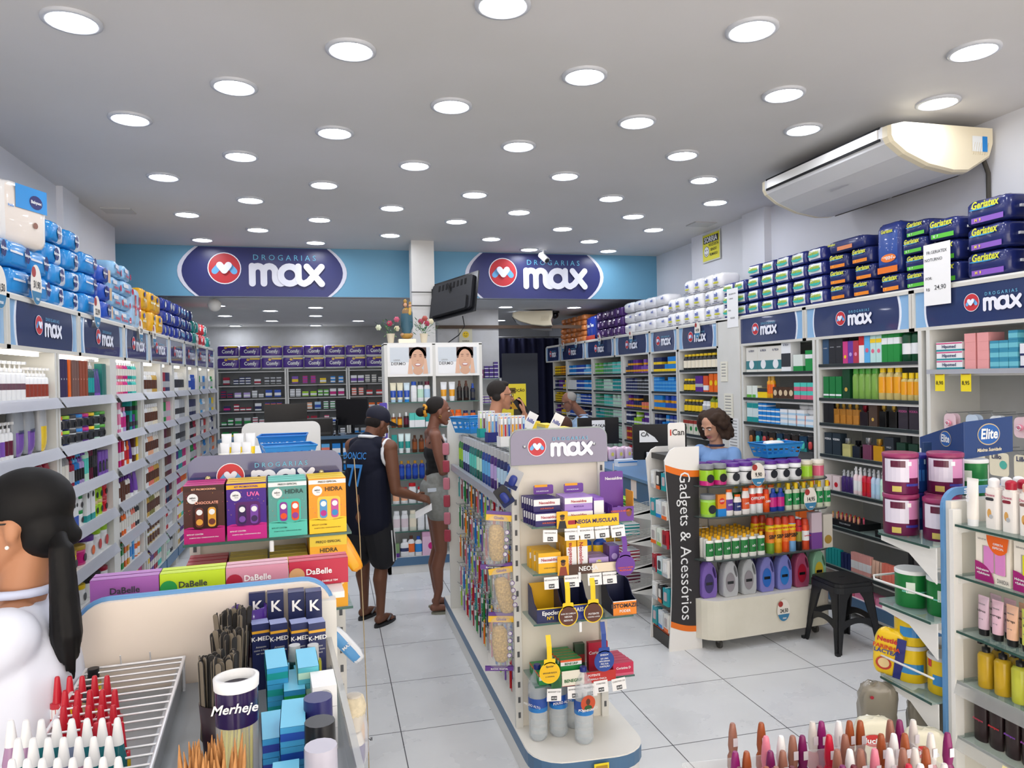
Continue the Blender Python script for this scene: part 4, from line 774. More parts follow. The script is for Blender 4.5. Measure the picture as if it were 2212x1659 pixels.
ob('energy_label',MB().add([(.0,0,0),(0,.12,0),(0,.12,-.1),(0,0,-.1)],[(0,1,2,3)],card('#e8ecec')).add([(.001,.08,0),(.001,.12,0),(.001,.12,-.1),(.001,.08,-.1)],[(0,1,2,3)],card('azure')),(.712,.64,-.06),parent=o)
ob('drain_pipe',MB().tube([(0,0,0),(.02,-.02,-.1),(.03,-.01,-.5),(.03,0,-1.05)],.014,M('#4b4944',.8),8),(4.26,3.98,3.3),0,'dark stained drain pipe running down the wall below the air conditioner','pipe')
aircon((2.95,11.6,ZB-.02),-pi/2-.3,1.2,.6,.24,'small white ceiling air conditioner in the dark back area')
# ---------------------------------------------------------------- back area
FB=Fr(0,14.05,0)
for i,(a,b_) in enumerate([(-1.97,-.77),(-.76,.33),(.34,1.05)]):
    bay(FB,a,b_,[2.13,1.87,1.63,1.39,1.13,.88,.62],.4,2.14,f'grey shelving bay against the back wall, {["left", "middle", "right"][i]} of three',glass=True,back=M('#9a9c9f',.6))
cf=pack(.375,.225,.26,'#f0eee9',front='#4a2a8c',fz=(.12,.95),fx=(-1,1),txt='Comfy',tc='white',ts=.4,tz=.5,stripe=('#e0b92c',-.02,.45,.82,.95),blob=('#e6b83c',-.1,.82,.07,.1),seed=40,puff=.01,pw=.28)
heap(FB,-1.96,1.05,2.131,2,cf,'white and purple toilet roll pack','toilet roll pack','along the top of the back shelving',n=8,jitter=.002)
BC=[[('crimson','silver'),('navy','white'),('white','crimson'),('silver','charcoal')],[('navy','crimson'),('lilac','white'),('white','silver'),('blue','white')],[('navy','magenta'),('crimson','white'),('white','navy'),('royal','orange')],[('green','white'),('silver','green'),('white','crimson'),('offwhite','blue')],[('green','yellow'),('leaf','white'),('silver','white')],[('white','crimson'),('silver','rose')]]
BM=[[('violet','yellow'),('magenta','violet'),('yellow','white'),('azure','white')],[('white','silver'),('lime','white'),('leaf','white'),('white','magenta')],[('white','teal'),('peach','white'),('paleblue','blue'),('white','green'),('offwhite','red')],[('rose','white'),('crimson','silver'),('rose','white'),('white','blue')],[('rose','white'),('white','grey')],[('silver','blue'),('white','blue')]]
BRt=[[('white','violet'),('offwhite','grey')],[('coral','white'),('red','white')],[('orange','white')],[('crimson','magenta'),('white','grey')],[('silver','azure')],[('white','red')]]
for (a,b_,rows_,nm) in ((-1.92,-.85,BC,'left'),(-.72,.28,BM,'middle'),(.38,1.0,BRt,'right')):
    for si,r_ in enumerate(rows_):
        z=[1.87,1.63,1.39,1.13,.88,.62][si]
        row(FB,a,b_,z,[(C(.085 if (k_+si) % 2 else .11,(.13,.045,.09,.06)[(k_+si) % 4],.08,c1,band=c2,bz=(.2,.6)),f'{c1} and {c2} '+('pill box' if (k_+si) % 2 else 'prescription box'),'box',1+(k_ % 2)*.4,(1,3,1,2)[(k_+si) % 4]) for k_,(c1,c2) in enumerate(r_)],f'on the {ORD[si+1]} shelf of the {nm} back bay',gap=1.25)
struct('wall_partition',MB().box(1.6,2.55,11.02,11.14,0,ZB,M('#cfd0d2',.6,noise=.08)))
struct('trim_3',MB().box(1.55,3.9,10.98,11.02,2.66,2.71,M('#5c4a3c',.6)))
o=empty('camera_notice',(2.03,11.005,2.5),0,'small cream notice with a yellow smile face above the back shelf','sign')
q=MB().box(-.1,.1,-.004,0,-.16,.16,card('#d8d4bc')).disc(0,.07,.05,-.005,card('yellow'),18).disc(-.018,.085,.007,-.006,card('black'),8).disc(.018,.085,.007,-.006,card('black'),8); ob('plate',q,parent=o)
stroke_=MB(); stroke(stroke_,[(.025*cos(R(a)),.07+.025*sin(R(a))) for a in range(210,340,20)],.003,-.006,card('black')); ob('smile_mark',stroke_,parent=o)
for i,t_ in enumerate(('SORRIA','VOCE ESTA','SENDO FILMADO')):ob('lettering',text(t_,.032 if i == 0 else .022,'charcoal',.01),(0,-.006,-.03-i*.038),parent=o)
FP=Fr(0,10.75,0)
s=ob('hanging_shelf',MB().box(1.75,2.52,0,.26,1.88,1.9,GLS).box(1.75,1.78,0,.26,1.3,1.9,WH).box(2.49,2.52,0,.26,1.3,1.9,WH).box(1.75,2.52,0,.26,1.5,1.52,GLS).box(1.75,2.52,0,.26,1.28,1.3,WH),FP.w(0,0,0),0,'small white wall shelf with purple boxes behind the dermo unit','shelf')
row(FP,1.8,2.48,1.9,[(C(.075,.05,.08,'violet',band='white',bz=(.2,.6)),'violet tablet box','box',1,3),(C(.075,.13,.08,'#7a3a6a',circ=('white',0,.4,.3)),'plum vitamin box','box',.7),(C(.06,.06,.08,'#4b2f8a',band='white',bz=(.3,.5)),'purple capsule box','box',.8,4)],'on the small shelf behind the dermo unit')
row(FP,1.8,2.48,1.52,[(C(.07,.04,.08,'offwhite',band='violet',bz=(.2,.6)),'white and violet pill box','box',1,3)],'on the lower small shelf behind the dermo unit')
cu=MB(); n_=60; v=[]
for z in (0.02,2.62):v += [(2.6+i*.024*1.1,13+.05*sin(i*.9),z) for i in range(n_)]
cu.add(v,[(i,i+1,n_+i+1,n_+i) for i in range(n_-1)],M('#14183a',.8),True)
ob('curtain',cu,label='dark navy curtain across the back doorway',cat='curtain')
ob('notice_board',MB().box(2.86,2.9,12.0,12.03,0,1.28,M('#3a3d45',.6)).box(3.38,3.42,12.0,12.03,0,1.28,M('#3a3d45',.6)).box(2.83,3.45,12.0,12.03,1.28,2.31,M('#4a4e58',.6)),label='plain dark grey board standing before the navy curtain',cat='board')
ob('curtain_rail',MB().tube([(2.5,13,2.64),(4.4,13,2.64)],.012,M('#777',.4,.5)),label='metal rail carrying the navy curtain',cat='rail')
o=empty('promotional_poster',(2.26,9.0,0),0,'yellow promotional poster on a stand behind the man with glasses','poster')
ob('panel',MB().box(-.165,.165,0,.01,.75,1.82,card('#e6d02e')).box(-.13,.03,-.002,0,1.7,1.77,card('#6a5410')),parent=o)
ob('printed_picture',MB().box(.0,.12,-.003,0,1.42,1.5,card('#3a3320')).disc(-.06,1.6,.025,-.003,card('#8a5a2c'),14).disc(.0,1.6,.025,-.003,card('#8a5a2c'),14).box(-.1,.04,-.002,0,1.5,1.57,card('#c8901c')),parent=o)
ob('lettering',text('PROMOÇÃO',.045,'#4a3a10',.03),(.02,-.004,1.735),parent=o); ob('stand_leg',MB().box(-.15,.15,.0,.02,0,.75,M('#888',.5)),parent=o)
ob('dome_camera',MB().sph((0,0,-.06),.06,M('#15151a',.15),16,10).lathe([(.075,-.03),(.075,0)],M('#222',.4),18),(3.52,11.2,ZB),0,'black dome security camera on the low back ceiling','camera')
o=empty('security_camera',(2.72,9.1,CH),0,'white bullet security camera hanging in front of the right blue sign','camera')
ob('mount',MB().lathe([(.04,-.015),(.04,0)],plastic('white'),14).tube([(0,0,0),(0,0,-.07)],.015,plastic('white')),parent=o)
ob('body',MB().tube([(-.02,.04,-.06),(.03,-.06,-.15)],.042,plastic('white'),14),parent=o); ob('lens',MB().tube([(.028,-.056,-.147),(.034,-.067,-.157)],.03,M('black',.1),14),parent=o)
o=ob('smoke_detector',MB().sph((0,0,0),(.08,.05,.08),M('#d8d6cf',.5),16,10),(-1.35,9.6,2.86),0,'round white loudspeaker below the left end of the blue sign','speaker')
# back counter with screens and goods
bc=M('#4a6a85',.4)
o=empty('back_counter',(-.1,9.6,0),0,'blue glass fronted counter at the back of the shop','counter')
ob('top_slab',MB().box(-1.25,.55,-.02,.5,1.16,1.2,bc),parent=o); ob('carcass',MB().box(-1.25,.55,.42,.5,.0,1.16,M('#8a9096',.5)).box(.52,.55,0,.45,0,1.16,WH).box(-1.25,-1.22,0,.45,0,1.16,WH),parent=o)
for z in (.95,.74):ob('shelf',MB().box(-1.22,.52,.02,.42,z-.012,z,GLS),parent=o)
ob('front_grille',MB().box(-1.22,.52,.0,.02,.28,.52,M('#a8acb0',.5,noise=.3,nscale=60)),parent=o); ob('plinth',MB().box(-1.22,.52,.02,.42,0,.27,WH),parent=o)
FC=Fr(-.1,9.6,0)
row(FC,-.3,.5,.95,[(C(.1,.15,.1,'sky',band='coral',bz=(.2,.7)),'pale blue formula carton','box',1),(C(.1,.15,.1,'azure',band='white',bz=(.2,.6)),'azure formula carton','box',1)],'in the upper part of the back counter',gap=1.1)
row(FC,-.3,.5,.74,[(jar(.1,.13,'green','silver','mint'),'green milk powder tin','tin',1),(jar(.1,.13,'navy','silver','azure'),'navy milk powder tin','tin',1)],'in the lower part of the back counter',gap=1.1)
blc=M('#0e0f13',.25)
def monitor(loc,rz,w_,h_,label,sign=None,stand=True,tilt=0):
    o=empty('monitor',loc,rz,label,'monitor'); hz=.12 if stand else 0
    ob('screen_housing',MB().prism(rrect(w_,h_,.01,2,0,hz+h_/2),-.02,.015,blc,'y'),parent=o)
    if stand:ob('stand',MB().tube([(0,.02,hz+.1),(0,.04,.01)],.02,blc,8).lathe([(.11,0),(.1,.012),(.02,.02)],blc,20,1,.7),parent=o)
    if sign:ob('paper_label',MB().rect(-.07,.07,hz+h_*.45,hz+h_*.9,-.022,card('white')),parent=o); ob('lettering',text(sign,.05,'charcoal',.02),(0,-.024,hz+h_*.68),parent=o)
    return o
monitor((-.55,9.75,1.2),.1,.52,.3,'left black monitor on the back counter')
monitor((.28,9.8,1.2),-.3,.42,.34,'right black monitor on the back counter')
o=ob('printer',MB().prism(rrect(.46,.22,.02,3,0,.11),0,.3,blc,'y').box(-.2,.2,-.01,0,.02,.05,M('#333',.3)),(-.2,9.65,1.2),0,'black printer between the monitors on the back counter','printer')
ob('barcode_scanner',MB().tube([(0,0,0),(0,.02,.12),(0,-.03,.2)],.018,blc,10).lathe([(.05,0),(.04,.015)],blc,14),(.08,9.66,1.2),0,'black handheld barcode scanner on its stand','scanner')
# ---------------------------------------------------------------- dermo unit, statue and flowers, television
FD=Fr(0,7.2,0)
o=empty('display_cabinet',(1.005,7.2,0),0,'white double display cabinet headed by two smiling face posters','cabinet')
for x in (-.485,-.015,.455):ob('side_panel',MB().box(x,x+.03,0,.38,0,2.25,CAB),parent=o)
ob('back_panel',MB().box(-.455,.455,.36,.38,0,2.25,M('#e6e9e9',.5)),parent=o)
for z in (1.68,1.43,1.18,.92,.68,.41):ob('shelf',MB().box(-.455,.455,.02,.36,z-.008,z,M('#b5cfc8',.1,alpha=.25)).box(-.455,.455,.012,.02,z-.01,z,M('#3e6a60',.2)),parent=o)
ob('edge_strip',MB().box(-.485,.485,-.01,0,.08,.16,BLUE),parent=o); ob('base',MB().box(-.485,.485,0,.38,0,.158,WH),parent=o); ob('top_board',MB().box(-.485,.485,0,.38,2.24,2.26,WH),parent=o)
for side_,cx in (('left',-.235),('right',.235)):
    h_=ob('poster_frame',MB().box(-.22,.22,-.005,.02,1.93,2.24,M('#f0f0ee',.4)),(cx,0,0),parent=o)
    pz=MB(); pz.rect(-.195,.195,1.955,2.215,-.006,M('#cdd6de',.3)); pz.rect(-.195,-.0,1.955,2.07,-.0065,M('#eef0f2',.3)); ob('poster',pz,parent=h_)
    sk=M('#d9ab8f',.5); hr=M('#4a3530',.6); F_=MB(); cx_=.075
    F_.disc(cx_,2.135,.085,-.007,hr,24,.085); F_.rect(cx_-.085,cx_+.085,2.13,2.215,-.007,hr)
    F_.disc(cx_,2.095,.066,-.0075,sk,28,.1); F_.disc(cx_,1.985,.05,-.0072,sk,20,.04)
    for sg in (-1,1):
        F_.disc(cx_+sg*.028,2.125,.014,-.008,M('#8a5c4a',.5),12,.003); F_.disc(cx_+sg*.028,2.142,.017,-.008,hr,12,.003)
        F_.add([(cx_+sg*.05,-.0082,1.955),(cx_+sg*.1,-.0082,1.955),(cx_+sg*.085,-.0082,2.1),(cx_+sg*.065,-.0082,2.11)],[(0,1,2,3)],M('#e3b99e',.5))
    F_.disc(cx_,2.045,.03,-.0083,M('#b8686a',.5),18,.015); F_.disc(cx_,2.047,.025,-.0086,M('#f4f0ee',.5),18,.009); F_.disc(cx_,2.085,.011,-.0083,M('#c8957a',.5),12,.005)
    ob('printed_face',F_,parent=h_); ob('lettering',text('LINHA',.022,'#888',.0),(-.13,-.008,2.09),parent=h_); ob('lettering',text('DERMO',.042,'#55565a',.01),(-.115,-.008,2.055),parent=h_)
def D_(si,xa,xb,items,**kw):z=[1.68,1.43,1.18,.92,.68,.41,.16][si]; row(FD,xa,xb,z,items,f'on the {ORD[si]} shelf of the {"left" if xa < .9 else "right"} dermo cabinet',**kw)
D_(0,.57,.97,[(tube(.06,.19,'#e9e4c8','paleblue',k=1,band='blue'),'cream sunscreen tube with blue band','tube',2),(tube(.06,.19,'#cfe3ee','azure',k=1,band='blue'),'pale blue sunscreen tube','tube',1),(B(.06,.2,'white','blue','white',ey=.6,capw=.8,caph=.18,k=1,lz=(.2,.5)),'white lotion bottle with blue cap','bottle',1),(B(.06,.2,'white','charcoal','mint',ey=.6,capw=.8,caph=.18,k=1),'white lotion bottle with dark cap','bottle',1),(B(.06,.2,'white','maroon','paleblue',ey=.6,capw=.8,caph=.18,k=1),'white lotion bottle with maroon cap','bottle',1)])
D_(0,1.06,1.43,[(tube(.065,.19,'white','white',k=1,band='amber'),'white and amber sunscreen tube','tube',2.5),(spray(.055,.2,'#2a1c16','brown','black',k=1),'black sun oil spray bottle','bottle',2),(spray(.05,.17,'#1a2340','blue','charcoal',k=1),'navy sun oil spray bottle','bottle',1)])
D_(1,.57,.97,[(B(.045,.14,'#7a3f1e','white','amber',capw=.4,caph=.3,k=1),'brown serum bottle with white dropper','bottle',2),(B(.05,.15,'#2e1c1c','white','maroon',capw=.4,caph=.3,k=1),'dark serum bottle with white dropper','bottle',1),(C(.05,.14,.04,'turquoise',band='white',bz=(0,.5)),'turquoise and white cream carton','box',2.5),(C(.05,.13,.04,'teal',band='white',bz=(0,.4)),'teal cream carton','box',1)])
D_(1,1.06,1.43,[(B(.06,.15,'white','navy','yellow',ey=.6,capw=.8),'white sunscreen with yellow label','bottle',1),(B(.07,.16,'orange','orange','white',ey=.5,capw=.8,k=1),'orange sunscreen bottle','bottle',2),(B(.06,.15,'#d96a2c','navy','amber',ey=.6,capw=.8,k=1),'amber sunscreen with navy cap','bottle',2)])
D_(2,.57,.97,[(C(.05,.18,.04,'#1d9a94',band='white',bz=(0,.45)),'teal sunscreen box','box',1),(tube(.055,.19,'#d9f0ee','white',band='#1d9a94',k=1),'white tube with teal top','tube',2),(B(.05,.17,'#5a3018','#4a2812','#8a4a22',k=1),'brown tanning bottle','bottle',2),(B(.07,.19,'orange','#e0521c','orange',ey=.5,k=1),'orange sun lotion bottle','bottle',1)])
D_(3,.57,.97,[(B(.05,.15,'#8a5220','amber','brown',k=1),'brown lotion bottle with amber cap','bottle',1),(B(.055,.18,'#1d3a9a','#b98a2c','blue',k=1),'blue lotion bottle with gold cap','bottle',4),(tube(.06,.15,'#1d4a9a','#b98a2c',k=1),'blue sun tube','tube',1)])
D_(4,.57,.97,[(B(.065,.16,'white','red','peach',ey=.6,capw=.9,k=1),'white bottle with red cap and orange label','bottle',2),(B(.075,.2,'white','red','white',ey=.6,capw=.9,k=1),'tall white bottle with red cap','bottle',1),(B(.06,.16,'white','red','silver',ey=.6,capw=.9,k=1),'small white bottle with red cap','bottle',2)])
D_(5,.57,.97,[(B(.07,.2,'white','white','#e3d3da',ey=.55,k=1,capw=.8),'white body lotion with pink print','bottle',2),(B(.07,.2,'#d9dccb','cream','cream',ey=.55,k=1,capw=.8),'cream body lotion','bottle',1),(B(.07,.2,'white','turquoise','white',ey=.55,k=1,capw=.8),'white body lotion with turquoise cap','bottle',1),(B(.07,.2,'white','lilac','white',ey=.55,k=1,capw=.8),'white body lotion with lilac cap','bottle',1)])
D_(6,.57,.97,[(C(.05,.13,.05,'#7a9a6a',band='purple',bz=(0,.3)),'green soap box','box',1),(B(.09,.17,'white','white','navy',ey=.5,k=1,lz=(.3,.5)),'white wide lotion bottle','bottle',1),(B(.065,.2,'white','brown','orange',ey=.6,k=1),'white bottle with brown cap','bottle',1),(B(.07,.19,'white','blue','azure',ey=.6,k=1),'white bottle with azure label','bottle',1),(C(.14,.23,.06,'#e8c3dc',circ=('magenta',.15,.4,.25),band='#d9a8c8',bz=(.8,1)),'pink derma gift box','box',1.6)])
D_(1,.57,.6,[]) if 0 else None
for si,cc in ((2,['white','peach']),(3,['navy','amber']),(4,['white','sky']),(5,['white','lilac'])):
    D_(si,1.06,1.43,[(B(.06,.17,c,'white','silver',ey=.6),f'{c} skin care bottle','bottle',1) for c in cc])
for (z,c1,c2,t_) in ((1.56,'#5a4ab0','white','violet'),(1.33,'#5a4ab0','white','small violet'),(1.05,'#e9d6de','crimson','pink')):
    bt=blister(.075,.12,c1,c2); spawn(ren(bt[0],'lip balm card'),(.5,7.17,z),.2,f'{t_} lip balm card hanging on the left edge of the dermo cabinet','blister pack')
# statue
o=empty('madonna_statue',(.76,7.36,2.26),0,'painted religious statue of a crowned mother and child on a white block','statue')
ob('pedestal',MB().box(-.085,.085,-.05,.05,0,.045,plastic('cream')),parent=o)
gd=M('#a8823c',.4,.3); bl_=M('#3a6070',.5); rb=M('#8a6a44',.5); sk=M('#c99a7a',.5)
ob('cloud_base',MB().sph((0,0,.08),(.06,.04,.035),gd,14,8).sph((-.04,0,.09),(.025,.03,.02),sk,10,6).sph((.04,0,.09),(.025,.03,.02),sk,10,6),parent=o)
ob('robe',MB().lathe([(.045,.1),(.052,.16),(.042,.24),(.05,.3),(.04,.34),(.015,.36)],rb,14,1,.7,ms=[bl_,bl_,bl_,rb,gd]),parent=o)
ob('mantle',MB().lathe([(.03,.1),(.062,.17),(.06,.24),(.058,.31),(.03,.36)],bl_,12,1,.55,(.004,.008,0)),parent=o)
ob('head',MB().sph((-.01,-.005,.385),(.019,.02,.024),sk,12,8).sph((-.01,.006,.39),(.024,.02,.028),M('#5a3a24',.6),10,8),parent=o)
ob('child',MB().capsule((.03,-.02,.3),.018,(.035,-.01,.35),.014,M('#c9a24a',.5),10).sph((.036,-.01,.378),.017,sk,10,8),parent=o)
ob('crown',MB().lathe([(.014,.405),(.02,.43),(.006,.445)],gd,8,c=(-.01,0,0)).lathe([(.011,.39),(.015,.408),(.004,.42)],gd,8,c=(.036,-.01,0)),parent=o)
def bouquet(x,seed,label,cols):
    q=random.Random(seed); o=empty('flower_vase',(x,7.36,2.26),0,label,'flowers')
    ob('vase',MB().lathe([(.026,0),(.03,.02),(.04,.09),(.044,.1)],M('#d9cdb4',.6),16),parent=o)
    lf=MB(); g=M('#3d6b4a',.6); g2=M('#6a8a58',.6)
    for i in range(70):
        a=q.uniform(0,2*pi); rr2=q.uniform(.03,.16); z=q.uniform(.1,.24)-rr2*.15; L=q.uniform(.03,.06); p=Vector((rr2*cos(a),rr2*.5*sin(a),z)); d_=Vector((cos(a),.5*sin(a),q.uniform(-.4,.8))).normalized()*L; n_=d_.cross(Vector((0,0,1))).normalized()*.009
        lf.add([tuple(p),tuple(p+d_*.5+n_),tuple(p+d_),tuple(p+d_*.5-n_)],[(0,1,2,3)],g if i % 3 else g2)
    ob('leaves',lf,parent=o)
    for k_ in range(7):
        a=k_*.9; st=MB().tube([(0,0,.08),(.05*cos(a),.02*sin(a),.16),(.1*cos(a),.03*sin(a),.2+.02*(k_ % 3))],.002,g,4); ob('stem',st,parent=o) if k_< 5 else None
    for i,(fx,fz,c) in enumerate(cols):
        fl=MB()
        for r_,zz in ((.026,0),(.02,.008),(.012,.014)):
            for k_ in range(6):a=k_*pi/3+zz*60; fl.sph((fx+r_*.6*cos(a),-.03-zz,fz+r_*.6*sin(a)),(r_*.55,.01,r_*.55),M(c,.6),8,5)
        ob('blossom',fl,parent=o)
bouquet(.6,1,'vase of pink and cream artificial roses left of the statue',[(-.01,.2,'#b03a58'),(.06,.24,'#c8607a'),(.06,.15,'#d9cfae'),(-.12,.16,'#d8dcc0')])
bouquet(.93,2,'vase of dusky red artificial roses right of the statue',[(-.03,.22,'#a8485a'),(.01,.25,'#b05a50'),(.03,.2,'#b03a58'),(.07,.22,'#d8d0b0')])
# television
o=empty('television',(1.4,8.35,2.84),0,'black television seen from behind on a pillar arm','television',rot=(R(14),R(6),R(122)))
ob('panel',MB().box(-.4,.4,-.02,.0,-.24,.24,blc),parent=o); ob('rear_housing',MB().prism(rrect(.7,.4,.03,3),.0,.035,M('#1e1f24',.5),'y').prism(rrect(.6,.16,.02,3,0,-.12),.035,.06,M('#1b1c20',.5),'y'),parent=o)
vt=MB()
for i in range(8):vt.box(-.25+i*.065,-.22+i*.065,.035,.038,.1,.17,M('#0c0c0e',.8))
ob('vent_slots',vt,parent=o); ob('screen',MB().box(-.39,.39,-.022,-.02,-.23,.23,M('#101216',.1)),parent=o)
o=empty('wall_bracket',(1.24,8.69,2.86),0,'black articulated bracket strapped round the white pillar','bracket')
ob('plate',MB().box(-.04,.05,-.02,-.005,-.11,.11,M('#1a1b1e',.5)),parent=o); ob('arm',MB().tube([(0,-.03,0),(.1,-.12,0),(.14,-.25,-.01)],.022,M('#1a1b1e',.5),8),parent=o)
ob('strap',MB().box(-.28,.01,-.006,-.001,.07,.08,M('#333',.6)).box(-.28,.01,-.006,-.001,-.09,-.08,M('#333',.6)),parent=o)
ob('vesa_rail',MB().tube([(.1,-.33,.14),(.19,-.33,-.15)],.012,M('#1a1b1e',.5),6).tube([(.17,-.3,.14),(.22,-.26,-.15)],.012,M('#1a1b1e',.5),6),parent=o)
ob('power_cable',MB().tube([(1.5,8.3,2.62),(1.52,8.3,2.5),(1.45,8.3,2.4),(1.3,8.25,2.3)],.006,M('black',.6),6),label='black cable dangling from the television',cat='cable')
# ---------------------------------------------------------------- central gondola
SLOT=M('#55585c',.6); POST=M('#d9d9d4',.4); BD=M('#e6e1d6',.45,noise=.05,nscale=2)
def post(x,y,z0,z1):
    b=MB().box(x-.018,x+.018,y-.012,y+.012,z0,z1,POST); z=z0+.05
    while z< z1-.04:b.box(x-.006,x+.006,y-.0135,y-.0125,z,z+.028,SLOT); z += .075
    return b
GA=empty('gondola',(1.1,3.5,0),0,'white central gondola with a blue edged base and pharmacy topper','gondola')
def g(n,b,par=GA):
    return ob(n,b,(-1.1,-3.5,0),parent=par) if par is GA else ob(n,b,parent=par)
out=[(.85,5.78),(.85,3.3)]+[(.85+.17*(1-cos(R(a))),3.28-.17*sin(R(a))) for a in range(10,91,16)]+[(1.22,3.1)]+[(1.24+.17*sin(R(a)),3.27-.17*cos(R(a))) for a in range(0,91,15)]+[(1.41,5.78)]
g('base_plinth',MB().prism([(1.13+(x-1.13)*.97,y+.01 if y< 3.4 else y) for x,y in out],0,.105,WH,'z')); g('edge_strip',MB().prism(out,.105,.168,BLUE,'z',cap=WH)); g('deck',MB().prism([(1.13+(x-1.13)*.99,y+(.004 if y< 4 else -.004)) for x,y in out],.168,.172,M('#ebe9e2',.35)))
g('end_board',MB().box(.885,1.325,3.5,3.515,.172,1.5,BD)); g('upright',post(.875,3.495,.172,1.5)); g('upright',post(1.325,3.495,.172,1.5))
g('far_end_panel',MB().prism(rrect(.56,1.42,.06,5,1.13,.172+.71,(1,1,0,0)),5.44,5.46,M('#e3e3de',.4),'y'))
g('spine_panel',MB().box(1.11,1.14,3.52,5.44,.172,1.42,M('#dddcd6',.5)))
# acrylic topper
acr=M('#8f8da6',.08,coat=.8,spec=.7); tp_=ob('topper',MB().prism(rrect(.5,.17,.05,6,1.1,1.555,(1,1,0,0)),3.462,3.47,M('#6f6a88',.1,coat=.8),'y'),(-1.1,-3.5,0),parent=GA)
for t in logo(.072):c=spawn(t,None,parent=tp_); c.location=Vector(c.location)+Vector((1.13,3.459,1.54))
for x in (.92,1.28):ob('screw',MB().sph((x,3.458,1.56),(.009,.006,.009),M('silver',.2,.8),10,6),parent=tp_)
ob('edge_rim',MB().prism(rrect(.51,.18,.055,6,1.1,1.557,(1,1,0,0)),3.47,3.473,M('#aab7b4',.1,alpha=.6),'y'),parent=tp_)
FG=Fr(1.1,3.27,0)
gz=[1.2,.98,.745,.455]
for z in gz:
    s=g('glass_shelf',MB().box(.9,1.4,3.28,3.49,z-.006,z,M('#86a8a0',.08,alpha=.45)).box(.9,1.4,3.277,3.281,z-.007,z,M('#3e655c',.15)))
    ob('bracket',MB().prism([(3.49,z-.01),(3.49,z-.05),(3.29,z-.02),(3.29,z-.008)],1.12,1.128,WH,'x').box(1.118,1.13,3.262,3.278,z-.05,z-.004,plastic('white')),parent=s)
# shelf 1 : purple medicine
neo1=C(.13,.062,.018,'#2c2266',txt='Neosaldina',tc='#b02a3a',ts=.28,tz=.68,stripe=('white',.45,.95),lt=(('DOR MUSCULAR',.25,.14,'orange'),),name='medicine_box',k=1)
neo2=C(.14,.062,.018,'#a98ad0',txt='Neosaldina',tc='#b02a3a',ts=.28,tz=.68,stripe=('white',.5,.95),lt=(('MUSCULAR',.28,.16,'purple'),),name='medicine_box',k=1)
def st_box(t,x,y,z,n,dy,label,grp,dz=0,rz=0,dx=0):
    for i in range(n):spawn(t[0],(x+dx*i,y+dy*i,z+dz*i),rz,label,'medicine box',grp if n> 1 else None)
st_box(neo1,.985,3.285,1.2,6,.024,'dark purple medicine box filed in the left row on the upper glass shelf','dark purple medicine boxes',.0,0,-.005); st_box(neo1,.985,3.315,1.263,6,.024,'dark purple medicine box standing above the front left purple row','dark purple medicine boxes, upper layer',.0,0,-.005)
st_box(neo2,1.135,3.29,1.2,6,.024,'lilac medicine box in the lower middle row of the upper glass shelf','lilac medicine boxes, lower layer'); st_box(neo2,1.14,3.305,1.263,6,.024,'lilac medicine box in the upper middle row of the upper glass shelf','lilac medicine boxes, upper layer')
neo3=C(.05,.115,.03,'#8a5cc0',stripe=('white',.1,.9),name='medicine_box',k=1)
st_box(neo3,1.24,3.3,1.2,4,.034,'upright purple and white medicine box right of the lilac rows','upright purple medicine boxes')
for x in (1.0,1.155):
    o=ob('shelf_header_card',MB().prism(rrect(.1,.045,.008,3),-.001,.001,card('#6a3a9a'),'y').rect(-.045,.02,.012,.024,-.0015,card('amber')),(x,3.42,1.352),0,f'small purple header card clipped behind the {"left" if x < 1.1 else "middle"} purple boxes','card'); ob('lettering',text('DOR MUSCULAR?',.008,'white',.02),(-.005,-.002,-.008),parent=o)
o=empty('counter_display',(1.355,3.32,1.2),0,'purple medicine display box with a tall back card at the right end','display box')
pu=card('#6a3a94'); ob('tray',MB().box(-.055,.055,-.04,.05,0,.012,pu).box(-.055,.055,-.042,-.04,0,.07,pu).box(-.055,-.053,-.04,.05,0,.08,pu).box(.053,.055,-.04,.05,0,.14,card('amber')),parent=o)
ob('back_card',MB().prism(rrect(.12,.2,.008,3,-.02,.13),.05,.053,pu,'y'),parent=o); ob('lettering',text('Neosaldina',.02,'white',.02),(-.01,.048,.195),parent=o); ob('lettering',text('CHEGOU A NEOSA',.011,'orange',.02),(-.015,-.044,.05),parent=o)
ob('printed_face',MB().disc(.03,.04,.014,-.043,card('#7a4a30'),16,.018).disc(.03,.052,.016,-.0425,card('#1d1410'),14,.01),parent=o)
sq=pack(.03,.03,.02,'violet',name='sachet',k=0)
for i in range(9):spawn(ren(sq[0],'medicine sachet'),(1.32+(i % 3)*.034,3.3+(i//3)*.024,1.213+.02*(i % 2)),i*.6,'small violet medicine sachet in the purple display box','sachet','sachets in the purple display box')
o=ob('shelf_strip',MB().box(-.11,.16,-.001,.001,-.012,.045,card('#f0c21c')),(1.17,3.272,1.198),0,'yellow shelf strip with dark lettering on the upper glass shelf','strip'); ob('lettering',text('NEOSA MUSCULAR',.026,'#2c2266',.03,.95),(.045,-.002,.015),parent=o); ob('red_patch',MB().prism(rrect(.045,.02,.008,3,-.075,.015),-.002,-.001,card('crimson'),'y'),parent=o)
def face_card(loc,w_,h_,bg,shirt,label):
    o=ob('portrait_card',MB().box(-w_/2,w_/2,-.001,.001,0,h_,card(bg)),loc,0,label,'card')
    ob('printed_person',MB().disc(0,h_*.62,w_*.2,-.002,card('#6a4028'),16,h_*.14).disc(0,h_*.74,w_*.23,-.0025,card('#17110e'),16,h_*.08).add([(-w_*.38,-.0022,0),(w_*.38,-.0022,0),(w_*.25,-.0022,h_*.45),(-w_*.25,-.0022,h_*.45)],[(0,1,2,3)],card(shirt)),parent=o); return o
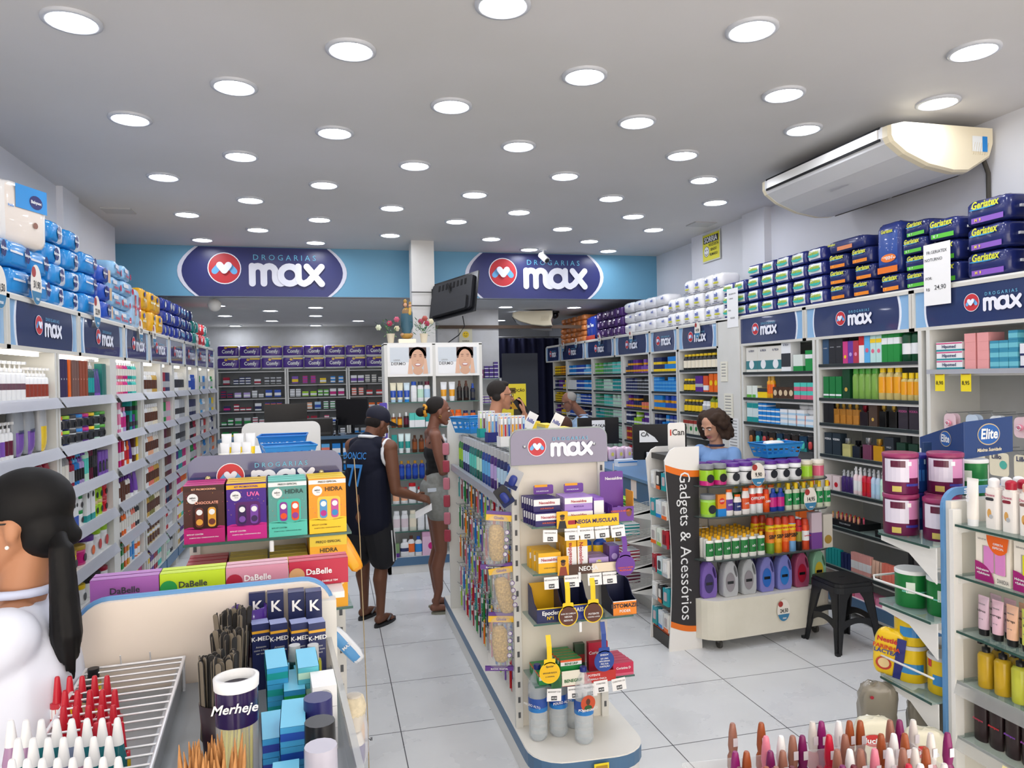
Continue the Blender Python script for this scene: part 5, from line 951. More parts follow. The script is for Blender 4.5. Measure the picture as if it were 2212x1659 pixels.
face_card((1.045,3.268,1.188),.055,.08,'#e9b41c','#1d1c22','yellow card with a printed man in black on the upper shelf edge')
# shelf 2
ye=C(.11,.095,.05,'#edb61c',stripe=('white',.5,.8),txt='Neosaldina',tc='#b02a3a',ts=.2,tz=.65,lt=(('DORES DE CABEÇA',.25,.07,'#333333'),),name='medicine_box',k=1)
st_box(ye,.985,3.285,.98,3,.056,'yellow headache medicine box at the left of the second glass shelf','yellow headache medicine boxes',dx=-.006)
yv=C(.05,.15,.05,'#edb61c',stripe=('white',.1,.75),circ=('black',.1,.12,.18),name='medicine_box',k=1)
for i,x in enumerate((1.095,1.15)):
    for j in range(3):
        o=spawn(yv[0],(x,3.29+j*.055,.98),0,f'upright yellow and white medicine box, {"left" if i == 0 else "right"} of the standing pair','medicine box',f'upright yellow boxes {"left" if i == 0 else "right"}')
        if j == 0:t=ob('lettering',text('Neosaldina',.026,'#b02a3a',.02),(-.008,-.003,.075),parent=o); t.rotation_euler=(0,R(-90 if i == 0 else 90),0)
lb=C(.1,.05,.05,'#b9a0dc',circ=('#e6d85a',0,.5,.3),txt='Bus',tc='white',ts=.4,name='medicine_box',k=1)
st_box(lb,1.235,3.3,.98,3,.056,'lilac buscopan-style antacid box in the lower right row'.replace('buscopan-style ',''),'lilac antacid boxes'); st_box(C(.05,.1,.04,'#6a4a9a',circ=('lilac',0,.5,.3),name='medicine_box',k=1),1.315,3.3,.98,2,.045,'purple upright antacid box beside the hanging purple disc','purple antacid boxes')
en=B(.07,.13,'#1f4fb0','azure','yellow',ey=.5,capw=.5,k=1); spawn(ren(en[0],'sponge bottle'),(1.29,3.43,.98),0,'blue bottle with yellow label behind the purple antacid boxes','bottle'); spawn(ren(en[0],'sponge bottle'),(1.215,3.44,.98),0,'blue bottle with yellow label behind the lilac antacid boxes','bottle')
o=ob('shelf_strip',MB().box(-.12,.17,-.001,.001,-.012,.035,card('#4a2f22')).rect(.02,.165,-.01,.033,-.0015,card('#e8d9c0')),(1.17,3.272,.978),0,'brown and cream shelf strip on the second glass shelf','strip'); ob('lettering',text('NEOSA',.03,'white',.02),(.0,-.003,.012),parent=o)
face_card((1.045,3.268,.968),.055,.09,'#e6a81c','#8a3a2a','yellow card with a printed woman in brown on the second shelf edge')
# handwritten price notes
def note(x,z,t,p,label,y=3.268,w_=.07,h_=.055,rot=0):
    o=ob('price_note',MB().box(-w_/2,w_/2,-.001,0,-h_,0,M('#f0f0f0',.6)).rect(-w_*.2,w_*.2,-h_*.92,-h_*.58,-.0015,card('charcoal')),(x,y,z),0,label,'price note',rot=(R(-8),R(rot),0))
    ob('handwriting',text(t,.009,'black',.01),(0,-.002,-h_*.25),parent=o); ob('lettering',text(p,.011,'white',.02),(0,-.003,-h_*.75),parent=o)
NTH=['leftmost','second from left','third from left','fourth from left','rightmost']
for k_,(x,t,p) in enumerate(((.985,'NEOSALDINA','23,75'),(1.09,'NEOSALDINA C/ 30','23,00'),(1.165,'NEOSALDINA C/ 20','42,89'),(1.24,'NEOSALDINA MAX','9,30'),(1.32,'NEOSALDINA','9,95'))):note(x,1.185,t,p,f'handwritten note reading {p}, {NTH[k_]} under the upper glass shelf',rot=(x-1.15)*-20)
for k_,(x,t,p) in enumerate(((.985,'NEOSALDINA 30','39,61'),(1.085,'NEOSALDINA 20','36,20'),(1.2,'BUSCOPAN','22,50'),(1.275,'BUSCOPAN COMP','22,99'))):note(x,.965,t,p,f'handwritten note reading {p}, {NTH[k_]} under the second glass shelf')
for k_,(x,t,p) in enumerate(((.99,'BENEGRIP C/20','49,50'),(1.09,'BENEGRIP C/12','29,40'),(1.165,'BENEGRIP C/6','16,50'),(1.22,'CORISTINA','44,52'),(1.31,'CORISTINA C/8','25,50'))):note(x,.44 if x< 1.2 else .452,t,p,f'handwritten note reading {p}, {NTH[k_]} under the lowest glass shelf',rot=(x-1.15)*-30)
# shelf 3: cut-out display trays
def cut_tray(x,w_,h_,back,col,col2,txt,tc,label,lt=(),edge='yellow'):
    o=empty('display_tray',(x,3.29,.745),0,label,'display box'); m=card(col); mi=card(back)
    ob('tray',MB().box(-w_/2,w_/2,0,.003,0,h_*.45,m).box(-w_/2,w_/2,.15,.153,0,h_,mi).box(-w_/2,w_/2,0,.153,0,.004,m),parent=o)
    for sg in (-1,1):ob('side_wall',MB().prism([(0,0),(.153,0),(.153,h_),(.1,h_*.95),(.05,h_*.55),(0,h_*.45)],sg*w_/2-.0015,sg*w_/2+.0015,m,'x'),parent=o)
    ob('front_band',MB().rect(-w_/2,w_/2,0,h_*.45,-.001,card(col2)).rect(-w_/2,w_/2,h_*.43,h_*.46,-.0015,card(edge)),parent=o)
    ob('lettering',text(txt,.027,tc,.03),(0,-.003,h_*.3),parent=o)
    for (s_,z_,t_,c_) in lt:ob('lettering',text(s_,t_,c_,.02),(0,-.003,z_*h_),parent=o)
    return o
cut_tray(.985,.13,.15,'#f0b81c','#262c5a','#262c5a','Epocler','white','navy and yellow cut-out display tray reading Epocler'.replace(' reading Epocler',' at the left of the third shelf'),(('Nº1',.14,.022,'yellow'),))
cut_tray(1.125,.11,.16,'#20264e','#20264e','#2c3f9a','SAIS','white','navy cut-out display tray in the middle of the third shelf')
cut_tray(1.36,.12,.15,'#1c2244','#1c2244','#ee8a2c','ESTOMAZIL','charcoal','orange fronted display tray at the right of the third shelf',(('PODER',.13,.018,'white'),),'white')
sa=pack(.05,.012,.03,'#252a4a',name='sachet',k=0); sb_=pack(.05,.012,.03,'lime',name='sachet',k=0)
for i in range(8):spawn(ren(sa[0],'medicine flaconete'),(.95+(i % 3)*.035,3.32+(i//3)*.035,.75+.013*(i % 2)),.5*i,'dark medicine sachet in the left display tray','sachet','sachets in the left display tray')
for i in range(6):spawn(ren(sb_[0],'antacid sachet'),(1.335+(i % 3)*.025,3.32+(i//3)*.035,.75+.013*(i % 2)),.4*i,'lime antacid sachet in the right display tray','sachet','sachets in the right display tray')
def wobbler(x,z,col,rim,r_,txts,label,stem='yellow',L=.13,tc='white',y=3.25):
    o=empty('hanging_disc',(x,y,z),0,label,'wobbler')
    ob('disc',MB().prism([(r_*cos(a*pi/16),r_*sin(a*pi/16)) for a in range(32)],0,.002,card(rim),'y').prism([(r_*.9*cos(a*pi/16),r_*.9*sin(a*pi/16)) for a in range(32)],-.001,0,card(col),'y').prism(rrect(r_*1.1,.03,.006,3,0,r_*.98),0,.002,card(rim),'y'),parent=o)
    ob('strap',MB().add([(-.012,.001,r_),(.012,.001,r_),(.012,.003,r_+L*.6),(-.012,.003,r_+L*.6),(-.012,.02,r_+L),(.012,.02,r_+L)],[(0,1,2,3),(3,2,5,4)],card(stem)),parent=o)
    for (s_,zz,t_) in txts:ob('lettering',text(s_,t_,tc,.02),(0,-.003,zz*r_),parent=o)
    return o
wobbler(1.06,.78,'#5c3428','yellow',.048,(('DOR DE CABEÇA?',.25,.009),('NEOSA',-.05,.012),('RESOLVE.',-.4,.011)),'yellow rimmed brown disc hanging left on the third shelf')
wobbler(1.185,.785,'#5c3428','yellow',.048,(('POTENTE',-.1,.012),('CONTRA A DOR',-.4,.008)),'yellow rimmed brown disc hanging right on the third shelf')
wobbler(1.35,.995,'#6a3a9a','#6a3a9a',.05,(('CHEGOU A NEOSA',-.2,.009),('MUSCULAR',-.45,.012)),'purple disc hanging at the right of the second shelf','#6a3a9a',.1,'orange')
wobbler(.965,.525,'#f2c01c','yellow',.05,(('Epocler',.6,.012),('EPOCLER BUSCA',0,.009),('O ORIGINAL',-.35,.008)),'yellow disc hanging at the left of the lowest shelf','yellow',.12,'charcoal')
wobbler(1.235,.55,'#2a4a9a','#2a4a9a',.05,(('ENGOV',.6,.012),('DÁ UMA',.25,.01),('MÃOZINHA',0,.01),('PRA SUA',-.25,.01),('CURTIÇÃO',-.5,.01)),'blue disc hanging over the flu remedy boxes','#2a4a9a',.13)
# shelf 4: flu remedy
bn=C(.105,.05,.03,'#1d8a45',stripe=('white',.45,.8),band='#e0602c',bz=(.8,1),txt='BENEGRIP',tc='#1d6a35',ts=.3,tz=.62,name='flu_remedy_box',k=1)
for i in range(5):spawn(bn[0],(.975,3.285+i*.034,.456),0,'green and orange flu remedy box in the left row of the lowest shelf','medicine box','flu boxes, left row')
for k_ in range(2):
    for i in range(5):spawn(bn[0],(1.085-.004*i,3.285+.012*k_+i*.034,.456+k_*.051),0,f'green and orange flu remedy box in the {"lower" if k_ == 0 else "upper"} centre row','medicine box',f'flu boxes, {"lower" if k_ == 0 else "upper"} centre row')
spawn(C(.05,.13,.03,'#27402c',stripe=('#8a2a2a',.3,.6),name='medicine_box',k=1)[0],(1.165,3.4,.456),0,'dark green upright remedy box behind the blue disc','medicine box')
cs=C(.1,.14,.03,'#b8203c',txt='Coristina D',tc='white',ts=.15,tz=.65,circ=('rose',.25,.2,.1),name='medicine_box',k=1); spawn(cs[0],(1.25,3.37,.456),0,'tall red cold remedy box behind the blue disc','medicine box')
c2_=C(.105,.06,.03,'#c22a50',txt='Coristina D',tc='white',ts=.26,tz=.6,stripe=('#d9607f',0,.2),name='medicine_box',k=1)
for i in range(5):spawn(c2_[0],(1.345-.004*i,3.285+i*.033,.456),0,'red cold remedy box in the right row of the lowest shelf','medicine box','red cold remedy boxes')
o=ob('shelf_strip',MB().box(-.13,.14,-.001,.001,-.012,.04,card('#c0302c')).rect(-.13,-.02,-.01,.06,-.0015,card('#e8e4d4')),(1.16,3.272,.455),0,'red and white shelf strip on the lowest glass shelf','strip'); ob('lettering',text('BENEGRIP',.02,'#1d6a35',.03),(-.075,-.003,.012),parent=o); ob('lettering',text('POTENTE',.014,'white',.02),(.03,-.002,.024),parent=o); ob('lettering',text('FÓRMULA ÚNICA',.012,'white',.02),(.045,-.002,.005),parent=o)
face_card((1.0,3.266,.443),.05,.08,'#2f6a3a','#1f5a30','green card with a printed man on the lowest shelf edge')
# water bottles
def water_bottle(sticker):
    b=MB(); pet=M('#dfe9f2',.05,alpha=.32,spec=.8)
    prof=[(.034,0),(.044,.012),(.046,.03),(.043,.045),(.046,.06),(.043,.075),(.046,.09),(.044,.105),(.046,.12),(.046,.2),(.0465,.21),(.046,.26),(.04,.285),(.024,.31),(.016,.325),(.015,.345)]
    b.lathe(prof,pet,24)
    wa=MB().lathe([(.033,.004),(.043,.014),(.0445,.03),(.0445,.245),(.043,.262)],M('#e8f0f4',.03,alpha=.22,spec=.6),20)
    lb_=MB().lathe([(.0468,.14),(.0468,.16),(.0468,.205)],film('#2a6ac0'),24,ms=[film('#1f7ac8'),film('#2450a8')],closed=False)
    ks=[N('water',wa),N('label',lb_),N('cap',MB().lathe([(.017,.333),(.017,.352),(.015,.355)],plastic('#1c2a7a'),16)),letter('POUSO ALTO',.016,'white',(0,-.0478,.172),.02)]
    if sticker:ks += [N('round_sticker',MB().disc(0,.2,.037,-.049,card('#c8502c'),24).disc(0,.207,.011,-.0495,card('#5a3422'),14,.015).disc(0,.178,.02,-.0493,card('#2f5a30'),14,.014)),letter('BENEGRIP',.014,'white',(0,-.051,.168),.03)]
    return N('water_bottle',b,ks)
w1=water_bottle(0); w2=water_bottle(1)
for i,(x,y) in enumerate(((.935,3.36),(1.04,3.37),(1.135,3.43))):spawn(w1,(x,y,.173),(-.9,.15,.4)[i],'clear water bottle with a blue label, '+('left of the row','second from the left','behind the stickered bottle')[i],'water bottle')
spawn(w2,(1.135,3.27,.173),.1,'clear water bottle with a round orange sticker, in front','water bottle')
yellow_tag((1.15,3.085,-.02+.06),0,'3,50','yellow handwritten price card hanging on the gondola base',.07,.12)
# top: far ledge goods on the left side shelf
FS=Fr(.87,0,pi/2*3)   # faces -X : viewer looks +X
FS=Fr(.88,0,-pi/2)
sh=g('side_shelf',MB().box(.9,1.11,3.55,5.42,1.235,1.25,M('#c9ccd2',.3)).box(.868,.9,3.55,5.42,1.215,1.262,RAIL))
mw={c:B(.07,.24,c,'silver',l,ey=.55,alpha=.85,capw=.7,caph=.2,k=1,lz=(.25,.6),sh=.74) for c,l in (('#1f6a5a','mint'),('#22306e','paleblue'),('#2a7a78','turquoise'),('#4a2a7a','lilac'),('#2a4a9a','sky'),('#3a8a4a','lime'))}
tone={'#1f6a5a':'dark green','#22306e':'navy','#2a7a78':'teal','#4a2a7a':'violet','#2a4a9a':'blue','#3a8a4a':'bright green'}
row(FS,-5.35,-3.65,1.25,[(mw[c],f'{tone[c]} mouthwash bottle with grey cap','bottle',w_) for c,w_ in (('#3a8a4a',1.5),('#22306e',2),('#2a7a78',2),('#1f6a5a',1.5),('#2a4a9a',2),('#4a2a7a',1.5),('#22306e',2),('#2a4a9a',1.6))],'on the side shelf of the central gondola',inset=.03,gap=1.1)
row(FS,-5.35,-3.7,1.25,[(mw['#22306e'],'rear navy mouthwash bottle','bottle',1),(mw['#1f6a5a'],'rear green mouthwash bottle','bottle',1)],'on the side shelf of the central gondola',inset=.1,gap=1.2)
topl=g('top_ledge',MB().box(.95,1.38,3.6,5.42,1.5,1.51,M('#b7c4c0',.1,alpha=.5)))
def basket(loc,rz,L_,W_,H_,col,label,name='plastic_basket',holes=6,tap=.8):
    o=empty(name,loc,rz,label,'basket'); m=plastic(col); b=MB()
    def wall(p0,p1,n_):
        a0=Vector(p0); a1=Vector(p1); th=.003
        # rails and bars leave openings
        for (t0,t1) in ((0,.28),(.45,.55),(.72,1.0)):
            A=lambda u,t:Vector(((a0.x+(a1.x-a0.x)*u)*(tap+(1-tap)*t),(a0.y+(a1.y-a0.y)*u)*(tap+(1-tap)*t),H_*t))
            b.add([tuple(A(0,t0)),tuple(A(1,t0)),tuple(A(1,t1)),tuple(A(0,t1))],[(0,1,2,3)],m)
        for i in range(n_+1):
            u0=max(0,i/n_-.18/n_); u1=min(1,i/n_+.18/n_); b.add([tuple(A(u0,.28)),tuple(A(u1,.28)),tuple(A(u1,.72)),tuple(A(u0,.72))],[(0,1,2,3)],m)
    l,w2=L_/2,W_/2
    for p0,p1,n_ in (((-l,-w2),(l,-w2),holes),((l,-w2),(l,w2),holes//2),((l,w2),(-l,w2),holes),((-l,w2),(-l,-w2),holes//2)):wall((*p0,0),(*p1,0),n_)
    b.add([(-l*tap,-w2*tap,0),(l*tap,-w2*tap,0),(l*tap,w2*tap,0),(-l*tap,w2*tap,0)],[(0,3,2,1)],m); ob('basket_body',b,parent=o)
    ob('rim',MB().tube([(-l,-w2,H_),(l,-w2,H_),(l,w2,H_),(-l,w2,H_),(-l,-w2,H_)],.006,m,6),parent=o); return o
basket((1.02,5.2,1.511),.5,.3,.22,.11,'#2a86cc','blue plastic basket on top of the far end of the central gondola')
tbs=C(.1,.05,.06,'#c03038',band='teal',bz=(.8,1),name='toothbrush_holder',k=1)
def brush(col,c2,h_=.17):
    b=MB().box(-.009,.009,-.004,.004,0,h_,M('#f0f2f6',.2,alpha=.6)); return N('toothbrush_pack',b,[N('toothbrush',MB().box(-.0045,.0045,-.006,.0,.02,h_*.95,plastic(col)).box(-.006,.006,-.009,-.004,h_*.72,h_*.92,plastic(c2)))])
bp={c:brush(c,w_) for c,w_ in (('lime','white'),('maroon','white'),('royal','white'),('amber','white'),('sky','white'),('red','white'),('blue','paleblue'))}
def brush_box(x,y,z,w_,col,cols,label,what,rz=0,rows_=2):
    o=ob('brush_display',MB().box(-w_/2,w_/2,-.03,-.028,0,.06,card(col)).box(-w_/2,w_/2,.028,.03,0,.06,card(col)).box(-w_/2,-w_/2+.002,-.03,.03,0,.06,card(col)).box(w_/2-.002,w_/2,-.03,.03,0,.06,card(col)).box(-w_/2,w_/2,-.03,.03,0,.003,card(col)),(x,y,z),rz,label,'display box')
    n_=int(w_/.022)
    for j in range(rows_):
        for i in range(n_):
            c=cols[(i+j) % len(cols)]; q=-w_/2+.014+i*.022; yy=-.015+j*.03
            spawn(bp[c],(x+q*cos(rz)-yy*sin(rz),y+q*sin(rz)+yy*cos(rz),z+.004),rz,f'{c} toothbrush in clear pack standing in {what}','toothbrush',f'{c} toothbrushes in {what}')
brush_box(1.0,4.72,1.511,.12,'teal',['lime','maroon','royal'],'teal and red tray of toothbrushes beside the blue basket','the teal tray',.1)
brush_box(1.0,4.35,1.511,.17,'#232a78',['amber','sky','blue'],'navy and white toothbrush display box, middle of the top ledge','the navy display box',.1)
brush_box(1.0,4.02,1.511,.17,'white',['amber','red','blue','amber'],'white toothbrush display box nearest the topper','the white display box',.1)
for i,(x,y) in enumerate(((1.12,4.15),(1.2,3.9))):
    o=ob('brand_flag',MB().box(-.03,.03,-.001,.001,0,.1,M('#f0f0f2',.4)),(x,y,1.6),0,f'white slanted flag card {("farther from", "nearer")[i]} the topper','card',rot=(0,R(28),0)); ob('lettering',text('hills',.03,'#2c3a9a',.03),(0,-.002,.05),parent=o)
    ob('stem',MB().box(-.003,.003,-.001,.001,-.09,0,plastic('white')),parent=o)
for i in range(4):
    c_=C(.2 if i else .16,.09,.07,'#e9c92a',stripe=('#b9b8a0',.15,.8),top='#f0d84a',name='condom_display',k=1)
    spawn(ren(c_[0],'yellow lozenge display'),(1.3,3.75+i*.36,1.511),R(-90) if i else 0,('yellow open display box nearest the topper','yellow open display box second along the ledge','yellow open display box third along the ledge','yellow open display box farthest along the ledge')[i],'display box')
# left face: hooks with brushes
def dental(col,c2,w_=.035,h_=.17,kind=0):
    b=MB().box(-w_/2,w_/2,0,.002,0,h_,M(c2,.3) if kind else M('#e3e8ee',.2,alpha=.55)); i=MB().box(-.005,.005,-.008,-.001,h_*.08,h_*.9,plastic(col)).box(-.007,.007,-.014,-.006,h_*.7,h_*.88,plastic('white'))
    hd=MB().box(-w_/2,w_/2,-.0015,0,h_*.88,h_,card(c2)); return (N('dental_card',b,[N('brush',i),N('header',hd)]),w_,h_,.02)
dc=[(dental(c,k_,kind=kd),f'{nm} hanging dental card') for c,k_,kd,nm in (('teal','sky',0,'teal'),('crimson','white',0,'crimson'),('green','green',1,'green'),('navy','blue',0,'navy'),('orange','yellow',1,'yellow'),('grey','charcoal',1,'charcoal'),('rose','white',0,'rose'),('azure','azure',1,'azure'),('lime','white',0,'lime'),('violet','white',0,'violet'),('red','red',1,'red'))]
dc=[((t,w_,h_,d_),nm) for (t,w_,h_,d_),nm in dc]
for r_,z in enumerate((1.2,.98,.76,.55,.4)):
    q=dc[r_*2:]+dc[:r_*2]; hooks(FS,-5.35,-3.62,z,.2,15,q,f'in row {ORD[r_]} of the gondola side'.replace('row ','the ').replace(' of',' row of'),f'in the {ORD[r_]} row of the gondola side','dental card',rep=2,dy=.035)
# hanging loofah packs at the front corner
def loofah():
    cl=M('#eef0f4',.08,alpha=.2,spec=.9); b=MB(); b.sph((0,0,-.15),(.064,.034,.13),cl,18,12,pw=.6)
    sp=MB(); q=random.Random(5); sp.sph((.0,-.002,-.16),(.04,.026,.09),M('#d2b06a',.9,noise=.45,nscale=120),16,12,pw=.6); sp.v=[(x+q.uniform(-.002,.002)-.15*(z+.16)*.6,y+q.uniform(-.002,.002),z) for x,y,z in sp.v]
    hd=MB().box(-.063,.063,-.012,.012,-.05,-.02,film('#e8b91c')).box(-.063,.063,-.009,.009,-.02,-.005,film('#5a2a8a')); ft=MB().box(-.07,.07,-.009,.009,-.292,-.272,film('#5a2a8a'))
    ic=MB(); [ic.disc(.045,-.1-i*.036,.012,-.029,card('#5a2a8a'),14).disc(.045,-.1-i*.036,.009,-.0295,card('#d9d6de'),12) for i in range(4)]
    return N('loofah_pack',b,[N('loofah',sp),N('header',hd),N('foot_band',ft),N('printed_icons',ic),letter('BUCHA VEGETAL',.011,'white',(0,-.011,-.282)),letter('Gisele',.02,'#5a2a8a',(0,-.014,-.035))])
lf=loofah()
for i,(z,a) in enumerate(((1.245,R(6)),(.985,R(-6)),(.745,R(3)))):spawn(lf,None,0,None,None) if 0 else spawn(lf,(.8,3.52,z),0,('uppermost','middle','lowest')[i]+' of the loofah packs strung at the gondola corner','loofah pack',rot=(0,a,R(-8)))
ob('hanging_strip',MB().tube([(.8,3.545,1.4),(.8,3.545,.45)],.003,M('silver',.4),5),label='clear strip carrying the loofah packs',cat='strip')
for i,(z,c) in enumerate(((1.36,'silver'),(1.28,'charcoal'))):
    bx_=blister(.07,.1,c,'#2a3a8a',c2='navy'); spawn(ren(bx_[0],'razor card'),(.84,3.46,z),0,f'{c} razor card dangling above the loofah packs','blister pack',rot=(0,R(25-60*i),R(-25)))
# hanging strip on far end panel (hair clips)
for i in range(6):
    bx_=pack(.05,.09,.02,('#c8788a','#a83c50')[i % 2],name='hair_clip_packet',k=0); spawn(bx_[0],(.83,5.42,1.33-i*.13),-.4,'pink trinket packet on the strip at the far gondola end','packet','trinket packets on the far gondola end')
# ---------------------------------------------------------------- left gondola with kits
def W(px,fw,z):      # bearing and forward distance from the survey photo -> place in the room
    cx=(px-1106)/1580*fw; return (cx*cos(yw)+fw*sin(yw),-cx*sin(yw)+fw*cos(yw),z)
A4=R(4.5); OK=(-.52,2.95)
FK=Fr(OK[0],OK[1],A4)
GK=empty('gondola',(OK[0],OK[1],0),A4,'white gondola with promotional kits under a navy pharmacy topper','gondola')
def gk(n,b,par=GK):return ob(n,b,parent=par)
out=[(-.0,3.0),(0,-.28),(.03,-.33),(.1,-.36),(.46,-.36),(.53,-.33),(.56,-.28),(.56,3.0)]
gk('base_plinth',MB().prism([(.28+(x-.28)*.97,y) for x,y in out],0,.105,WH,'z')); gk('edge_strip',MB().prism(out,.105,.168,BLUE,'z',cap=WH))
gk('end_board',MB().box(.03,.53,.0,.015,.17,1.5,BD)); gk('upright',post(.018,-.004,.17,1.5)); gk('upright',post(.545,-.004,.17,1.5))
gk('spine_panel',MB().box(.27,.29,.02,2.95,.17,1.4,BD)); gk('side_shelf',MB().box(.03,.53,.05,2.9,1.4,1.42,WH))
for z in (1.0,.7,.42):gk('side_shelf',MB().box(.03,.53,.05,2.9,z,z+.015,WH))
tp_=gk('topper',MB().prism(rrect(.56,.2,.05,6,.28,1.53,(1,1,0,0)),-.035,-.027,M('#464a78',.1,coat=.8),'y'))
for t in logo(.076):c=spawn(t,None,parent=tp_); c.location=Vector(c.location)+Vector((.305,-.038,1.53))
for x in (.07,.48):ob('screw',MB().sph((x,-.04,1.545),(.011,.008,.011),M('#c9b98a',.2,.8),10,6),parent=tp_)
for z in (1.345,1.07):
    s=gk('glass_shelf',MB().box(.0,.57,-.24,-.01,z-.007,z,M('#86a8a0',.08,alpha=.4)).box(.0,.57,-.243,-.239,z-.008,z,M('#3e655c',.15)))
    ob('bracket',MB().tube([(.29,-.25,z-.045),(.29,-.25,z-.01)],.008,plastic('white'),8).box(.285,.295,-.25,0,z-.03,z-.008,WH),parent=s)
def kit(c,top,win_c,head,headc,hl,tcol,b1,b2,foot,name='promotional_kit_box',h=.2,word='',wordc='white'):
    b=MB(); w_,d_=.132,.05; e=.0007
    b.box(-w_/2,w_/2,0,d_,0,h,card(c)); b.add([(-w_/2,0,h+e),(w_/2,0,h+e),(w_/2,d_,h+e),(-w_/2,d_,h+e)],[(0,1,2,3)],card(top))
    b.rect(-w_/2,w_/2,0,h*.26,-e,card(foot)); b.add([(-w_/2,-e*1.5,h*.26)]+[(-w_/2+w_*k/8,-e*1.5,h*(.26+.03*sin(k*1.1))) for k in range(9)]+[(w_/2,-e*1.5,h*.26)],[tuple(range(11))],card(foot)); b.rect(-w_/2,w_/2,h*.9,h*.975,-e,card(headc))
    q=random.Random(len(word)+3)
    for i in range(26):x=q.uniform(-.48,.48)*w_; z=q.uniform(.35,.88)*h; b.disc(x,z,.0012,-e*1.3,card(b2 if i % 2 else top),6)
    ks=[N('window',MB().prism(rrect(w_*.62,h*.42,.012,3,.004,h*.46),-.0014,-.0008,film(win_c),'y'))]
    for sx,cc in ((-.018,b1),(.022,b2)):
        ks.append(N('bottle_in_window',MB().prism(rrect(.026,h*.34,.01,4,sx+.003,h*.45),-.004,-.0014,film(cc),'y').disc(sx+.003,h*.54,.01,-.0045,card('white'),14).disc(sx+.003,h*.37,.011,-.0046,card(b2 if cc == b1 else b1),14)))
    ks.append(N('brand_disc',MB().disc(-.036,h*.78,.0175,-.002,card('white'),24)))
    ks += [letter('salon',.0095,'black',(-.036,-.003,h*.795),.02),letter('line',.0085,'grey',(-.033,-.003,h*.755),0),letter(head,.0088,hl,(0,-.003,h*.938),.03),letter(word,.021 if len(word)< 9 else .0125,wordc,(.022,-.003,h*.8) if len(word)< 9 else (.008,-.003,h*.7),.03)]
    ks += [letter('ESTE KIT CONTÉM:',.0062,tcol,(-.03,-.003,h*.16),.02),letter('SHAMPOO 300ml  CONDICIONADOR 200ml',.0048,tcol,(-.002,-.003,h*.1),.02)]
    return N(name,b,ks)
kits=[(kit('#4a2620','magenta','#331512','KIT PROMOCIONAL','#3a1a16','#f0b48e','white','#6a3226','#e0a23a','#b81c74',word='CHOCOLATE',wordc='#f0a890'),'chocolate brown and magenta hair kit box'),(kit('#46208a','#e9c23a','#5a1f6a','KIT PROMOCIONAL','#f0b01c','#46208a','white','#3a2456','#7a4aa8','#c8208a',word='UVA',wordc='#f06ab0'),'purple grape hair kit box'),
        (kit('#5a9c96','#6fd0c0','#4abfae','PREÇO ESPECIAL','white','#33504a','#2a5a52','#8a3a9a','#e8521c','#58c9b6',word='HIDRA',wordc='#2a4a48'),'turquoise hair kit box'),(kit('#f09a1c','yellow','#f0c01c','PREÇO ESPECIAL','white','#5a4a1c','#7a4a10','#2a8ac8','#b8208a','#f4cc1f',word='HIDRA',wordc='#4a3a1c'),'yellow and orange hair kit box')]
for i,(t,nm) in enumerate(kits):
    for j in range(3):
        spawn(t,FK.w(.07+i*.139,-.235+j*.056,1.346+.0),A4,f'{nm} in the top row under the left topper'+('' if 1 else ''),'hair kit',f'{nm}es in the top row')
low=[(C(.132,.19,.045,'#b81c34',band='#f0a81c',bz=(.7,.84),txt='KIT PROMOCIONAL',tc='#4a1a10',ts=.05,tz=.77,top='#d8707c',circ=('white',-.15,.5,.15),name='promotional_kit_box',k=1,lt=(('#to.de cacho',.5,.07,'white'),)),'red promotional hair kit box'),(C(.132,.19,.045,'#e9dfae',band='#d9c23a',bz=(.8,1),txt='PREÇO ESPECIAL',tc='#2e2a1c',ts=.065,tz=.88,top='#d8c25a',name='promotional_kit_box',k=1),'pale gold promotional hair kit box'),(C(.132,.2,.045,'#f0ecd9',band='#d9c23a',bz=(.8,1),txt='PREÇO ESPECIAL',tc='#2e2a1c',ts=.065,tz=.88,top='#cdb64a',name='promotional_kit_box',k=1),'cream and gold promotional hair kit box'),(C(.132,.265,.045,'#f0a81c',band='#e8c83a',bz=(.86,1),txt='PREÇO ESPECIAL',tc='#4a3a1c',ts=.045,tz=.92,top='#e9d25a',circ=('#f0d9a0',.2,.4,.25),name='promotional_kit_box',k=1,lt=(('HIDRA',.8,.08,'#3a3014'),('MARACUJÁ',.72,.05,'#3a3014'),('HIDRA',.52,.06,'#3a3014'))),'tall passion fruit hair kit box')]
for i,(t,nm) in enumerate(low):
    for j in range(4):spawn(t[0],FK.w(.07+i*.139,-.235+j*.055,1.071),A4,f'{nm} on the lower glass shelf','hair kit',f'{nm}es on the lower glass shelf')
# hanging packs on a cord at the right
ob('packet_string',MB().tube([FK.w(.6,-.1,1.6),FK.w(.61,-.15,1.3),FK.w(.62,-.2,.6),FK.w(.62,-.2,.3)],.002,M('#a89878',.7),5),label='thin cord strung with small packs beside the kit gondola',cat='cord')
def strung(col,c2,txt,tc):return pack(.055,.17,.03,col,front=c2,fz=(.1,.9),fx=(-1,.3),txt=None,lt=((txt,0,.5,.1,tc),),seed=50+len(txt),name='snack_pack',pw=.6,puff=.06)
for (px_,z_,tp,lb_,tl,ry) in ((768,1.2,strung('#f0a01c','#f0b42c','','black'),'amber wrapped pack hanging on the cord, uppermost',0,-28),(768,.86,strung('#e9eef4','#5a9fd8','MAX','white'),'blue and white wrapped pack hanging on the cord, in the middle',0,-38),(757,.48,strung('#e0a02c','#f0b01c','MARCO BONI','black'),'amber wrapped pack lettered along its side, lowest on the cord',0,0)):
    p_=W(px_,2.72,z_+.07); spawn(ren(tp[0],'wrapped pack'),(p_[0],p_[1],p_[2]-.08),0,lb_,'packet',rot=(0,R(ry),R(5)))
